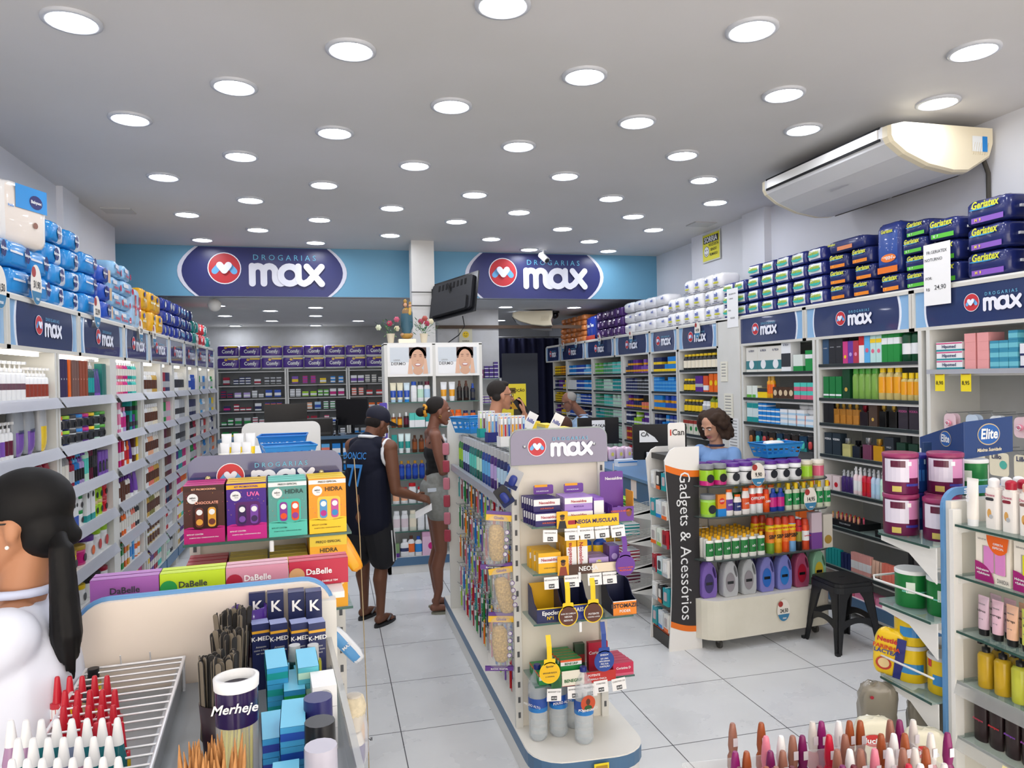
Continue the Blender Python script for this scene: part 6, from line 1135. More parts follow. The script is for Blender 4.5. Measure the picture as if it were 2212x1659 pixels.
def brushpack():
    cl=M('#e9eaf0',.1,alpha=.35); return N('shaving_brush_pack',MB().lathe([(.03,0),(.038,.03),(.036,.1),(.03,.13),(.02,.18)],cl,14),[N('bristles',MB().lathe([(.018,.085),(.028,.12),(.033,.15),(.026,.175),(.0,.18)],M('#e0d4b8',.8,noise=.2,nscale=80),16)),N('handle',MB().lathe([(.026,.0),(.028,.04),(.026,.05),(.018,.08)],plastic('#2a2a80'),16,ms=[plastic('#2a2a80'),plastic('#2a2a80'),plastic('offwhite')]))])
bpk=brushpack()
for i,(z,fw) in enumerate(((.88,1.95),(.5,1.85))):p_=W(750,fw,z); spawn(bpk,(p_[0]+.0,p_[1],z),.3,('upper','lower')[i]+' shaving brush pack hanging on the near gondola side','shaving brush')
# far white divider board with bottles and baskets
FX=Fr(-.68,6.1,0)
GX=empty('gondola',(-.68,6.1,0),0,'plain white topped gondola behind the kits with blue baskets on it','gondola')
ob('divider_board',MB().prism(rrect(.6,1.42,.06,5,.3,.87,(1,1,0,0)),0,.02,M('#e9e9e6',.4),'y'),parent=GX); ob('base_plinth',MB().box(0,.6,-.01,.3,0,.16,WH),parent=GX)
bsk_z=1.422
basket(FK.w(.4,1.62,bsk_z),A4+.1,.3,.24,.1,'#2a86cc','front blue plastic basket on the kit gondola'); basket(FK.w(.38,2.05,bsk_z),A4-.1,.3,.24,.13,'#1f78c8','rear blue plastic basket on the kit gondola')
ob('metal_bracket',MB().box(-.01,.01,-.1,.1,0,.12,M('#c9ccd0',.35)),FK.w(.19,1.7,bsk_z),A4,'white metal shelf bracket lying beside the blue baskets','bracket')
row(FK,.03,.2,bsk_z,[(jar(.055,.1,'white','offwhite','pink',lidh=.3),'small white and pink cream pot','jar',1)],'on top of the kit gondola, front row',inset=1.2)
row(FK,.03,.2,bsk_z,[(tube(.05,.15,'white','white',band='navy'),'white and navy cream tube','tube',1)],'on top of the kit gondola, middle row',inset=1.32)
row(FK,.03,.22,bsk_z,[(tube(.055,.19,'white','white',band='yellow'),'white tube with yellow top','tube',1)],'on top of the kit gondola, rear row',inset=1.45)
# ---------------------------------------------------------------- near tray gondola
ON=(-.57,1.83); FN=Fr(ON[0],ON[1],A4); TZ=1.2
GN=empty('gondola',(ON[0],ON[1],0),A4,'near cream divider board with a blue rim above the nail care tray','gondola')
bo=rrect(.565,.5,.07,7,.283,1.155,(1,1,0,0))
ob('divider_board',MB().prism(bo,0,.018,M('#e6dcd2',.5,noise=.06,nscale=3),'y'),parent=GN); ob('blue_rim',MB().tube([(x,.026,z) for x,z in bo if z> 1.1],.009,M('#5f92c4',.4),8),parent=GN)
ob('upright',MB().box(.535,.575,-.02,.02,0,1.36,POST),parent=GN); ob('upright',MB().box(-.01,.03,-.02,.02,0,1.2,POST),parent=GN)
ob('far_shelf',MB().box(0,.6,.03,.3,1.35,1.365,WH),parent=GN)
ob('tray_floor',MB().box(-.02,.56,-.88,-.01,TZ-.02,TZ,M('#8e959b',.3)),parent=GN); ob('cabinet_body',MB().box(0,.54,-.86,-.02,0,TZ-.02,WH),parent=GN)
ob('side_rim',MB().box(.55,.562,-.88,-.01,TZ-.03,TZ+.07,M('#cfd3d4',.15,alpha=.5)),parent=GN); ob('metal_divider',MB().box(.215,.225,-.88,-.03,TZ,TZ+.05,M('#a9adb2',.3,.5)),parent=GN)
for i,(c,top,nm,circ) in enumerate((('#9a5aa8','#b880c4','purple',None),('#b4d020','#c8e03a','lime green','green'),('#c98aa0','#dca8b8','dusty pink','crimson'),('#b01c3c','#c8485c','crimson','tan'))):
    t=C(.15,.066,.03,c,txt='DaBelle',tc='charcoal' if i in (0,1) else 'white',ts=.32,tz=.55,top=top,circ=(circ,-.37,.45,.3) if circ else None,stripe=None,name='hair_dye_box',k=1,lt=(('VOCÊ IMAGINA A DABELLE TEM',.15,.1,'white'),))
    for j in range(2):spawn(t[0],FN.w(.012+.075+i*.152,.11+j*.036,1.366),A4,f'{nm} hair dye box lined up behind the cream divider board','box',f'{nm} hair dye boxes behind the board')
def nlabel(s):return s+' in the near tray'
rk=MB(); wt=M('#e9ecf2',.25,.3)
for i in range(15):y=-.06-i*.036; rk.tube([(.0,y,.07),(.2,y,.07)],.0024,wt,5)
rk.tube([(.2,-.03,.07),(.2,-.62,.07)],.004,wt,6).tube([(.0,-.03,.07),(.0,-.62,.07)],.004,wt,6).tube([(0,-.03,.07),(.2,-.03,.07)],.003,wt,6)
for x in (.07,.13):rk.tube([(x,-.03,.07),(x,-.04,.095)],.0015,wt,4)
for x,y in ((0,-.05),(.2,-.05),(0,-.6),(.2,-.6)):rk.tube([(x,y,0),(x,y,.07)],.004,wt,6)
ob('wire_rack',rk,FN.w(.03,0,TZ),A4,'white wire rack lying empty over the near tray','rack')
for i,px_ in enumerate((545,585,630,668)):
    kb=C(.037,.15,.037,'#20295a',band='#d9a22c',bz=(.86,.9),top='#8f9ac8',txt='K-MED',tc='white',ts=.09,tz=.78,name='gel_box',k=1,lt=(('Amassou',.66,.04,'silver'),('como é bom',.61,.04,'silver'),('ser você',.56,.04,'silver')))
    p_=W(px_+6,1.66,TZ); spawn(kb[0],p_,A4+.1,f'dark blue gel box in the front row, {["leftmost","second","third","rightmost"][i]} of four','box')
    kc=C(.037,.13,.037,'#1f2856',top='#2a3468',stripe=None,name='gel_box',k=1,txt='K',tc='white',ts=.28,tz=.75)
    p_=W(px_,1.75,TZ+.065); spawn(kc[0],p_,A4,f'dark blue gel box in the back row lettered K, {["leftmost","second","third","rightmost"][i]} of four','box')
ob('riser',MB().box(-.1,.1,-.03,.03,0,.064,M('#c9c3ba',.5)),W(607,1.78,TZ),A4,'cream riser block under the back row of gel boxes','riser')
def cup(r,h_,c,name='cup',a=1):return MB().lathe([(r*.8,0),(r,h_),(r*.93,h_),(r*.75,.004)],plastic(c) if a == 1 else glassy(c,a),20,closed=False).disc(0,0,.001,0,plastic(c))
q=random.Random(8)
fm=[M('#2b2a2b',.85),M('#7f7668',.8)]
for i,(px_,fw) in enumerate(((492,1.66),(485,1.52),(458,1.38))):
    p_=W(px_,fw,TZ); ob('cup',cup(.036,.1,'#2a1a24'),p_,0,f'dark cup full of nail files, {["farthest","middle","nearest"][i]} of three','cup')
    fileb=MB().prism(rrect(.012,.16,.006,4,0,.08),-.001,.001,fm[0],'y').prism(rrect(.012,.16,.006,4,0,.08),.001,.002,fm[1],'y').mesh('nail_file')
    for k_ in range(46):
        a=q.uniform(0,2*pi); r_=.029*math.sqrt(q.random()); ob('nail_file',fileb,(p_[0]+r_*cos(a),p_[1]+r_*sin(a),TZ+.012+q.uniform(0,.02)),q.uniform(0,pi),f'black nail file in the {["farthest","middle","nearest"][i]} dark cup','nail file',f'nail files in the {["farthest","middle","nearest"][i]} cup',rot=(q.uniform(-.07,.07),q.uniform(-.07,.07),q.uniform(0,pi)))
ob('round_tub',MB().lathe([(.036,0),(.04,.11),(.036,.11),(.034,.01)],glassy('#4a2a8a',.85),24,closed=False),W(528,1.73,TZ+.06),0,'purple see-through tub behind the nail files','tub')
o=empty('stick_tube',W(496,1.23,TZ),0,'tall clear tube of yellow sticks with a purple and white rim','tube')
ob('tube_wall',MB().lathe([(.034,0),(.034,.2)],M('#e6e6ea',.08,alpha=.3),24,closed=False),parent=o); ob('purple_band',MB().lathe([(.0345,.13),(.0345,.19)],film('#2c1c4a'),24,closed=False),parent=o); ob('white_rim',MB().lathe([(.036,.188),(.037,.205),(.03,.207),(.029,.19)],plastic('white'),24,closed=False),parent=o)
t=ob('lettering',text('Merheje',.022,'white',.02,shear=.3),(.0,-.037,.165),parent=o)
sy=MB()
for k_ in range(22):a=q.uniform(0,6.28); r_=.026*math.sqrt(q.random()); sy.tube([(r_*cos(a),r_*sin(a),.005),(r_*cos(a+.5),r_*sin(a+.5),.135)],.003,plastic('#d9d02c'),5)
ob('yellow_sticks',sy,parent=o)
ob('cup',cup(.045,.13,'#17171a'),W(432,.99,TZ),0,'black cup crammed with orange wood sticks','cup')
wsm=MB().tube([(0,0,0),(0,0,.165),(0,0,.19)],.003,M('#b98450',.7),6,r2=.003).mesh('wood_stick'); wsm2=MB().lathe([(.0032,0),(.0032,.16),(.0005,.185)],M('#c08a54',.7,noise=.2,nscale=40),7).mesh('wood_stick')
for k_ in range(60):
    a=q.uniform(0,6.28); r_=.036*math.sqrt(q.random()); p_=W(432,.99,TZ); ob('wood_stick',wsm2,(p_[0]+r_*cos(a),p_[1]+r_*sin(a),TZ+.015+q.uniform(0,.015)),0,'pointed orange wood stick in the black cup','wood stick','orange wood sticks in the black cup',rot=(q.uniform(-.12,.12),q.uniform(-.1,.1),0))
bxs=[(590,1.5,'#3aa0d8','teal',4),(625,1.47,'#2b86b8','green',3),(655,1.5,'#58b8c8','mint',4),(582,1.28,'#3a9ad4','royal',3),(620,1.25,'#48a8e0','blue',4),(600,1.1,'#3a96d0','sky',3)]
for i,(px_,fw,c,c2,n_) in enumerate(bxs):
    t=C(.04,.032,.11,c,band=c2,bz=(.3,.7),top='#6cc4e8',name='ointment_box',k=1,side=c2); p_=W(px_,fw,TZ)
    for j in range(n_):spawn(t[0],(p_[0],p_[1]-.05,TZ+j*.033),A4+q.uniform(-.06,.06),f'sky blue and {c2} ointment box stacked in the right of the near tray','box',f'ointment boxes with {c2}')
t=C(.045,.04,.08,'white',circ=('silver',0,.5,.35),name='ointment_box',k=1); p_=W(688,1.42,TZ); [spawn(t[0],(p_[0],p_[1]-.04,TZ+j*.041),A4,'white box with grey disc stacked at the tray edge','box','white boxes at the tray edge') for j in range(3)]
for i,(px_,c) in enumerate(((624,'#2f5a5a'),(664,'#a8a82c'))):spawn(B(.035,.13,c,'silver',None,capw=.7,caph=.3,alpha=.8,k=1)[0],W(px_,1.58,TZ+.0),0,f'small {"teal" if i == 0 else "yellow green"} bottle with a brushed silver cap','bottle')
for i,(px_,fw,c,nm) in enumerate(((672,1.27,'#2a2c66','navy'),(675,1.18,'#17181c','glossy black'),(676,1.1,'#b9b8c8','clear'),(682,.985,'#2a2a2e','dark grey'),(684,.9,'#232326','matt black'))):
    spawn(B(.052,.15,'charcoal' if i != 2 else 'silver',c,None,capw=.96,caph=.42,k=1,alpha=0)[0],W(px_,fw,TZ),0,f'spray deodorant with a {nm} cap at the right tray edge','deodorant')
def nozz(c,tip,h_=.115,lab='white',cf=.62):
    return (N('nail_product_bottle',MB().lathe([(.012,0),(.014,.004),(.014,.5*h_),(.0095,h_*cf)],glassy(c,.9),12),[N('cap',MB().lathe([(.0098,h_*cf),(.0085,h_*(cf+.1)),(.005,h_),(.0035,h_+.003)],plastic(tip),12)),N('label',MB().lathe([(.0145,.02),(.0145,.04)],film(lab),10,closed=False))]),.029,h_,.029)
k_=0
for r_ in range(4):
    for c in range(5):
        p_=W(108+c*27+(r_ % 2)*10+r_*6,1.5-r_*.07,TZ); nz=nozz('#c8283a','#c01c30',.1,'yellow' if (r_+c) % 2 else 'white',.5); spawn(nz[0],p_,0,'nail glue bottle with a red nozzle cap','nail glue','red capped nail glue bottles in the near tray')
np_=[nozz(c,'white',.135,'offwhite',.7) for c in ('#b08ab0','#2a7a84','#8a9ab8','#c09ab8','#1f6a74')]; nn_=['mauve','teal','grey blue','pink mauve','dark teal']
for r_ in range(4):
    for c in range(8):
        px_=5+c*33+(r_ % 2)*14; i=(c//2+r_) % 5 if c< 5 else (1 if c< 7 else 4); p_=W(px_,1.23-r_*.065,TZ)
        if px_> 255-r_*6:continue
        spawn(np_[i][0],p_,0,f'{nn_[i]} nail polish bottle with a white cap','nail polish',f'{nn_[i]} nail polish bottles in the near tray')
for i,(px_,fw,c,h_) in enumerate(((193,1.68,'white',.13),(187,1.6,'black',.08),(180,1.55,'black',.07),(176,1.5,'charcoal',.07))):spawn(B(.03,h_,'#c8b88a' if i else '#dcd8c0',c,'yellow' if i == 1 else None,capw=.8,caph=.5,alpha=.7,k=1)[0],W(px_,fw,TZ),0,f'small nail care bottle with {["a tall white","a black stickered","a plain black","a dark grey"][i]} cap by the divider board','bottle')
# ---------------------------------------------------------------- bottom right acrylic tray of polish
PZ=.965
o=empty('acrylic_tray',W(1790,1.5,PZ),-.1,'clear acrylic tray of nail polish at the lower right','tray'); ac=M('#e8eef0',.05,alpha=.22,spec=.8)
ob('tray_body',MB().box(-.26,.3,-.3,.18,-.006,0,ac).box(-.26,-.256,-.3,.18,0,.06,ac).box(.296,.3,-.3,.18,0,.06,ac).box(-.26,.3,.176,.18,0,.06,ac),parent=o)
ob('stand',MB().box(-.22,.26,-.28,.15,-.965,-.006,M('#dcdcd8',.5)),parent=o)
pc=[('#8a1c6a','plum'),('white','white'),('#7a1c5c','dark plum'),('#a0522c','copper'),('#c81c3c','red'),('#e88aa0','pink'),('#8a8c94','grey'),('white','milky'),('#6a1c30','wine'),('#c84ab0','orchid'),('white','pearl'),('#9a6a5a','nude')]
pt_=[]
for c,nm in pc:
    bc_='#c88a92' if c == 'white' else c
    pt_.append((N('nail_polish',MB().lathe([(.012,0),(.014,.004),(.013,.03),(.008,.042)],M(bc_,.15),12),[N('cap',MB().lathe([(.0095,.04),(.0115,.055),(.0095,.085),(.0065,.105),(.005,.108)],M(c if nm != 'milky' else '#d8d4d0',.3,alpha=1),12)),N('label',MB().rect(-.006,.006,.058,.078,-.0122,card('#d8d4dc')))]),nm))
for r_ in range(7):
    for c in range(17):
        fw=1.72-r_*.065; px_=1572+c*28+(r_ % 2)*13+q.uniform(-6,6)
        if px_> 2040 or q.random()< .3:continue
        i=q.randrange(12); t,nm=pt_[i]; spawn(t,W(px_,fw,PZ+.001),0,f'{nm} nail polish bottle in the clear acrylic tray','nail polish',f'{nm} nail polish bottles in the acrylic tray')
# ---------------------------------------------------------------- right foreground shelf unit (faces the aisle on its left)
FE=Fr(2.45,0,-pi/2)      # local x = -Y, depth = +X
EZ=[1.272,1.066,.84,.635,.41]
o=empty('shelf_unit',(2.45,2.46,0),0,'white and blue shelf unit of body lotions at the right edge','shelving')
for y0,y1 in ((0,.03),):ob('end_panel',MB().box(.0,.55,.0,.03,0,1.36,M('#e6e3da',.45)),parent=o)
bp_=[(0,0),(0,1.33)]+[(.08-.08*cos(R(a)),1.33+.08*sin(R(a))) for a in range(0,91,15)]+[(.55,1.41),(.55,1.38),(.08,1.38)]+[(.08-.05*cos(R(a)),1.33+.05*sin(R(a))) for a in range(90,-1,-15)]+[(.03,0)]
ob('blue_trim',MB().prism([(x-.012,z) for x,z in bp_],.028,.045,M('#5f92c4',.4),'y'),parent=o); ob('upright',MB().box(-.012,.03,-.02,.0,0,1.33,WH),parent=o)
ob('back_panel',MB().box(.36,.38,-1.5,0,.1,1.36,M('#e9e2d2',.5)),parent=o); ob('base',MB().box(0,.4,-1.5,0,0,.16,WH),parent=o)
for k_ in range(3):ob('slotted_upright',MB().box(.345,.36,-.55-.5*k_,-.52-.5*k_,.2,1.3,M('#77787a',.5)),parent=o)
for i,z in enumerate(EZ):
    s=ob('glass_shelf',MB().box(.0,.36,-1.5,-.01,z-.008,z,M('#9dbab4',.08,alpha=.4)).box(-.004,.0,-1.5,-.01,z-.009,z,M('#2e4f48',.15)),parent=o); ob('bracket',MB().box(.01,.1,-.03,-.01,z-.035,z-.008,WH),parent=s)
    if i in (3,4):ob('price_rail',MB().add([(-.02,-1.5,z-.05),(-.02,-.02,z-.05),(-.004,-.02,z+.004),(-.004,-1.5,z+.004)],[(0,1,2,3)],M('#c9cccc',.15,alpha=.45)),parent=s)
t=ob('price_strip',MB().rect(-.09,.09,-.022,.022,0,card('#ece0a8')),(2.424,2.13,.385),-pi/2,'cream price strip reading R$ 20,90 on the lowest glass shelf rail','price tag',rot=(R(-12),0,-pi/2)); ob('lettering',text('R$ 20,90',.03,'charcoal',.01),(0,-.002,-.005),parent=t)
def E_(i,a,b_,items,**kw):row(FE,-a,-b_,EZ[i],items,f'on the {ORD[i]} shelf of the right lotion unit',**kw)
def lot(cap,pill,accent):
    b=MB(); w_,h_=.06,.2; b.prism(rrect(w_,.035,.014,4),0,h_*.78,plastic('#f2ede8')).prism(rrect(w_*.8,.03,.014,4),h_*.78,h_*.82,plastic('#f2ede8'))
    cp=MB().lathe([(.019,h_*.82),(.02,h_*.93)],plastic(cap),16).sph((0,0,h_*.935),(.02,.02,.013),plastic(cap),14,8)
    pl=MB().prism(rrect(.036,.012,.006,3,-.004,h_*.58),-.019,-.018,card(pill),'y').disc(-.006,h_*.3,.009,-.0185,card('#d9a45a'),12,.018).disc(.002,h_*.24,.009,-.019,card(accent),12)
    return (N('bottle',b,[N('cap',cp),N('label',pl),letter('Davene',.014,'#b8486a',(-.002,-.0195,h_*.66),.02)]),w_,h_,.035)
epi=tube(.055,.19,'#f0ece6','white',k=1,lt=(('epilê',.62,.01,'white'),))
ep=(N('epile_tube',epi[0][1],[c for c in epi[0][2]][:1]+[('magenta_band',MB().prism(rrect(.03,.095,.012,4,0,.125),-.022,-.021,card('#cf1f72'),'y').mesh('magenta_band'),[],(0,0,0),(R(-7),0,0)),('lettering',text('epilê',.03,'white',.02),[],(0,-.008-.022,.125),(0,R(-90),0))]),.055,.19,.05)
E_(0,2.43,2.36,[(ep,'white hair removal tube with magenta band','tube',1)],inset=.04)
for j,dy in enumerate((.05,.11,.17)):
    E_(0,2.36,1.9,[(lot('white','charcoal','silver'),f'{["front","middle","rear"][j]} white lotion with white cap','bottle',1),(lot('#b01c38','#8a2a3a','silver'),f'{["front","middle","rear"][j]} white lotion with red cap','bottle',1),(lot('#eebaa4','#7a5a54','#a0582c'),f'{["front","middle","rear"][j]} white lotion with peach cap','bottle',1),(B(.075,.2,'#e3e9f2','paleblue',None,ey=.5,capw=.7,caph=.14,k=1,txt='CORPO',ts=.06),f'{["front","middle","rear"][j]} pale body lotion bottle','bottle',1.3),(lot('white','charcoal','silver'),f'{["front","middle","rear"][j]} plain white lotion','bottle',2)],inset=dy)
def offer(inner,nm_c):
    b=MB(); w_,h_,d_=.15,.185,.06; b.box(-w_/2,w_/2,0,d_,0,h_,card('#f0e9dc')); wn=MB().rect(-.045,.06,.04,.14,-.001,M('#b9aea4',.3)); ks=[N('window',wn)]
    for x,hh in ((-.015,.1),(.035,.085)):ks.append(N('tube_in_window',MB().prism(rrect(.042,hh,.006,3,x,.04+hh/2),-.004,-.001,film(inner),'y')))
    q1=MB(); q1.add([(.0,-.005,h_)]+[(.03+.052*cos(R(a)),-.005,h_-.0+.07*sin(R(a))) for a in range(180,361,15) if .03+.052*cos(R(a))< .075]+[(.075,-.005,h_)],[tuple(range(len([a for a in range(180,361,15) if .03+.052*cos(R(a))< .075])+2))],card('#e8641c'))
    q2=MB(); n_=9; q2.add([(-w_/2,-.005,0)]+[(-w_/2+.085*cos(R(90-a)),-.005,.075*sin(R(90-a))) for a in [90*k/n_ for k in range(n_+1)]],[tuple(range(n_+2))],card('#a01f72'))
    ks += [N('orange_burst',q1),N('violet_burst',q2),letter('OFERTA',.012,'white',(.03,-.0065,h_-.03),.02),letter('ESPECIAL',.012,'white',(.03,-.0065,h_-.044),.02),letter('Hidratante',.013,'white',(-.04,-.0065,.045),.02),letter('+Esfoliante',.013,'white',(-.037,-.0065,.03),.02),letter('labotrat',.012,'#6a6a6a',(-.045,-.002,h_-.02),0),letter('DIA8DIA',.022,'#55555a',(.045,-.002,.015),0,.6)]
    return (N('gift_box',b,ks),w_,h_,d_)
for i,(c,nm) in enumerate((('#d98ac8','pink'),('#d9d92c','yellow'),('#e0a0b0','rose'))):E_(1,2.38-.165*i,2.22-.165*i,[(offer(c,nm),f'cream skin care gift set showing {nm} tubes','gift box',1)],inset=.03)
tl=[]
for c,nm,wd in (('#d8bccc','mauve','hibisco'),('#e3bccb','pale pink','morango'),('#eab99c','peach','pêssego'),('#d3d860','lime','lima'),('#e3dc8c','pale yellow','lima da'),('#e07ac0','bright pink','pitaya')):tl.append((tube(.052,.155,c,'#1b1b1d',k=1,capy=.16,lt=((wd,.62,.085,'#2a2a2c'),('labotrat',.8,.06,'#77777a'),('creme',.42,.05,'#77777a'))),f'{nm} body cream tube with black cap','tube',1))
for j,dy in enumerate((.04,.1)):E_(2,2.4,2.02,[(a,b_ if j == 0 else 'rear '+b_,c,d) for a,b_,c,d in tl],inset=dy)
pm=[(pump(.06,.19,c,'#17171a',alpha=.72,fill=.5,k=1,txt='gel' if 0 else None),f'{nm} pump bottle with black head','bottle',2) for c,nm in (('#d9b32a','amber'),('#cfd24a','lime yellow'),('#c8cc30','greenish yellow'))]
for j,dy in enumerate((.03,.1)):E_(3,2.4,1.95,[(a,b_ if j == 0 else 'rear '+b_,c,d) for a,b_,c,d in pm],inset=dy)
dk=[(B(.062,.19,'#2a1c1e','#1d1516',None,ey=.55,capw=.6,caph=.1,sh=.8,k=1,txt='shampoo',tc=c2,ts=.07,lz=(.3,.6)),f'dark brown shampoo bottle with {nm} print','bottle',1) for c2,nm in (('#c83c5a','pink'),('#d9303a','red'),('#8a4ac0','violet'),('#a04ab0','purple'),('#3aa05a','green'),('#d9b02c','yellow'))]
for j,dy in enumerate((.04,.1)):E_(4,2.42,2.0,[(a,b_ if j == 0 else 'rear '+b_,c,d) for a,b_,c,d in dk],inset=dy)
# far end shelves with formula tins
for i,(z,dep) in enumerate(((1.17,.34),(.855,.34),(.52,.34))):
    s=ob('end_shelf',MB().prism([(-.06,.05),(.5,.05),(.5,.05+dep),(-.02,.05+dep),(-.06,.05+dep-.05)],z-.008,z,M('#9dbab4',.08,alpha=.45),'z').prism([(-.064,.05),(-.06,.05),(-.06,.05+dep-.05),(-.064,.05+dep-.05)],z-.009,z,M('#2e4f48',.15),'z'),parent=o)
    ob('bracket',MB().prism([(.05,z-.01),(.36,z-.01),(.36,z-.04),(.2,z-.06),(.05,z-.16)],-.03,-.024,WH,'x').prism([(.05,z-.01),(.36,z-.01),(.36,z-.04),(.2,z-.06),(.05,z-.16)],.48,.486,WH,'x'),parent=s)
    if i> 0:ob('wire_guard',MB().tube([(-.05,.05,z+.1),(-.07,.36,z+.1),(-.03,.41,z+.1),(.5,.41,z+.1)],.005,WH,6),parent=s)
def tin(c,lid,lab,h_,r_,bits=(),k=1):
    b=MB().lathe([(r_*.97,0),(r_,.006),(r_,h_*.92)],M(c,.3,.2),24); ks=[N('lid',MB().lathe([(r_*1.03,h_*.9),(r_*1.03,h_*.98),(r_*.96,h_)],plastic(lid),24))]
    def patch(col,a0,a1,z0,z1,rr2):m=MB(); n_=6; m.add([((r_+rr2)*sin(R(a0+(a1-a0)*i/n_)),-(r_+rr2)*cos(R(a0+(a1-a0)*i/n_)),z) for z in (z0*h_,z1*h_) for i in range(n_+1)],[(i,i+1,n_+2+i,n_+1+i) for i in range(n_)],film(col)); return m
    m=MB()
    for (col,a0,a1,z0,z1,rr2) in bits:p_=patch(col,a0,a1,z0,z1,rr2); off=len(m.v); m.v += p_.v; m.f += [tuple(off+i for i in f_) for f_ in p_.f]; m.sm += p_.sm; m.mi += [m.mat(p_.mats[i]) for i in p_.mi]
    if m.v:ks.append(N('label',m))
    return N('formula_tin',b,ks)
tp1=tin('#6a1c4a','#93305f',None,.18,.072,(('#d9d4e4',-85,0,.3,.86,.0006),('#5c1838',-60,-12,.66,.82,.0012),('#d890c0',0,40,.4,.86,.0006),('#c9a8d0',42,85,.12,.86,.0008),('#c9b860',-55,-25,.06,.2,.0012),('#3a3a9a',-10,40,.2,.26,.0012),('#ffffff',-5,8,.7,.8,.0015)))
tp2=tin('#1f4a9a','#2a2c8a',None,.17,.068,(('#a8cde6',-85,85,.75,.88,.0006),('#3a7ac8',-60,60,.3,.6,.0006)))
tp3=tin('#1d7a3c','#e3e6e6',None,.16,.068,(('#e0eee0',-45,-15,.4,.7,.0008),('#d9d9d0',50,75,.1,.85,.0008),('#78c8b8',-60,60,.42,.46,.001)))
tp4=tin('#e6c41f','#c9cccd',None,.16,.066,(('#2f86c8',-65,20,.25,.52,.0008),('#e8e4d0',35,70,.2,.85,.0008),('#c8302c',-90,-70,.7,.92,.0008)))
for (x,y,z,t,l,rz_) in ((2.475,2.76,1.171,tp1,'maroon formula tin, lower left of the tin stack',.5),(2.475,2.76,1.353,tp1,'maroon formula tin on top at the left of the stack',.55),(2.54,2.6,1.171,tp1,'maroon formula tin in front, right lower position',.45),(2.645,2.7,1.171,tp1,'maroon formula tin hidden lower right of the stack',.4),(2.65,2.69,1.353,tp1,'maroon formula tin on top at the right of the stack',.4),(2.62,2.86-.02,1.171,tp2,'blue formula tin low behind the maroon tins',.3),(2.62,2.84,1.343,tp2,'blue formula tin standing high behind the maroon tins',.3),(2.82,2.72,1.171,tp3,'green tin low at the right of the formula stack',.3),(2.82,2.72,1.333,tp3,'green tin with white lid right of the maroon tins',.3),
    (2.5,2.73,.856,tp3,'green formula tin behind the wire guard, left',.5),(2.53,2.58,.856,tp3,'green formula tin behind the wire guard, right',.4),(2.5,2.74,.521,tp4,'yellow formula tin, lower left on the low end shelf',.5),(2.5,2.74,.683,tp4,'yellow formula tin stacked on top on the low end shelf',.5),(2.53,2.585,.521,tp4,'yellow formula tin, nearest on the low end shelf',.4),(2.66,2.7,.521,tp4,'yellow formula tin half hidden behind the blue trim',.4)):
    spawn(t,(x,y,z),rz_-pi/4,l,'tin')
fa=pack(.13,.22,.05,'#efc81f',stripe=('#252a78',.2,.48,.03,.9),blob=('#b83a2c',-.12,.28,.25,.14),lt=(('Nestlé',-.1,.8,.14,'#c02030'),('FARINHA',-.1,.64,.12,'#c8401c'),('LÁCTEA',-.1,.54,.12,'#2a3a8a')),circ=('#e3c890',-.12,.29,.18),seed=60,pw=.55,puff=.04)
spawn(ren(fa[0],'cereal pouch'),(2.4,2.78,.525),-.9,'yellow cereal pouch leaning behind the wire on the low end shelf','pouch',rot=(R(8),R(8),-.85))
ob('pack_stand',MB().box(-.3,.3,-.2,.2,0,.2,WH),(2.55,2.85,0),0,'low white base under the cereal pouches','base')
mu=pack(.16,.22,.06,'#e6e2cc',blob=('#c8302c',-.05,.6,.3,.13),lt=(('Mucilon',-.05,.6,.16,'white'),),circ=('#7ab03a',.05,.3,.18),stripe=('#e9d23a',-.48,-.2,.55,.62),seed=61,pw=.5,puff=.04)
spawn(ren(mu[0],'cereal pouch'),(2.2,2.62,.22),-.3,'cream cereal pouch with a red oval, left one','pouch',rot=(R(10),0,-.4)); spawn(ren(mu[0],'cereal pouch'),(2.34,2.5,.21),-.4,'cream cereal pouch with a red oval, nearest the blue trim','pouch',rot=(R(10),0,-.5))
gp=pack(.16,.24,.08,'#8f897c',seed=62,pw=.5,puff=.09,circ=('#a8283c',-.2,.8,.05)); [spawn(ren(gp[0],'silver pouch'),p_,0,l,'pouch',rot=(R(6),0,-.5)) for p_,l in (((2.36,2.78,.25),'crumpled silver grey pouch behind the left cereal pouch'),((2.52,2.66,.24),'crumpled silver grey pouch beside the blue trim'))]
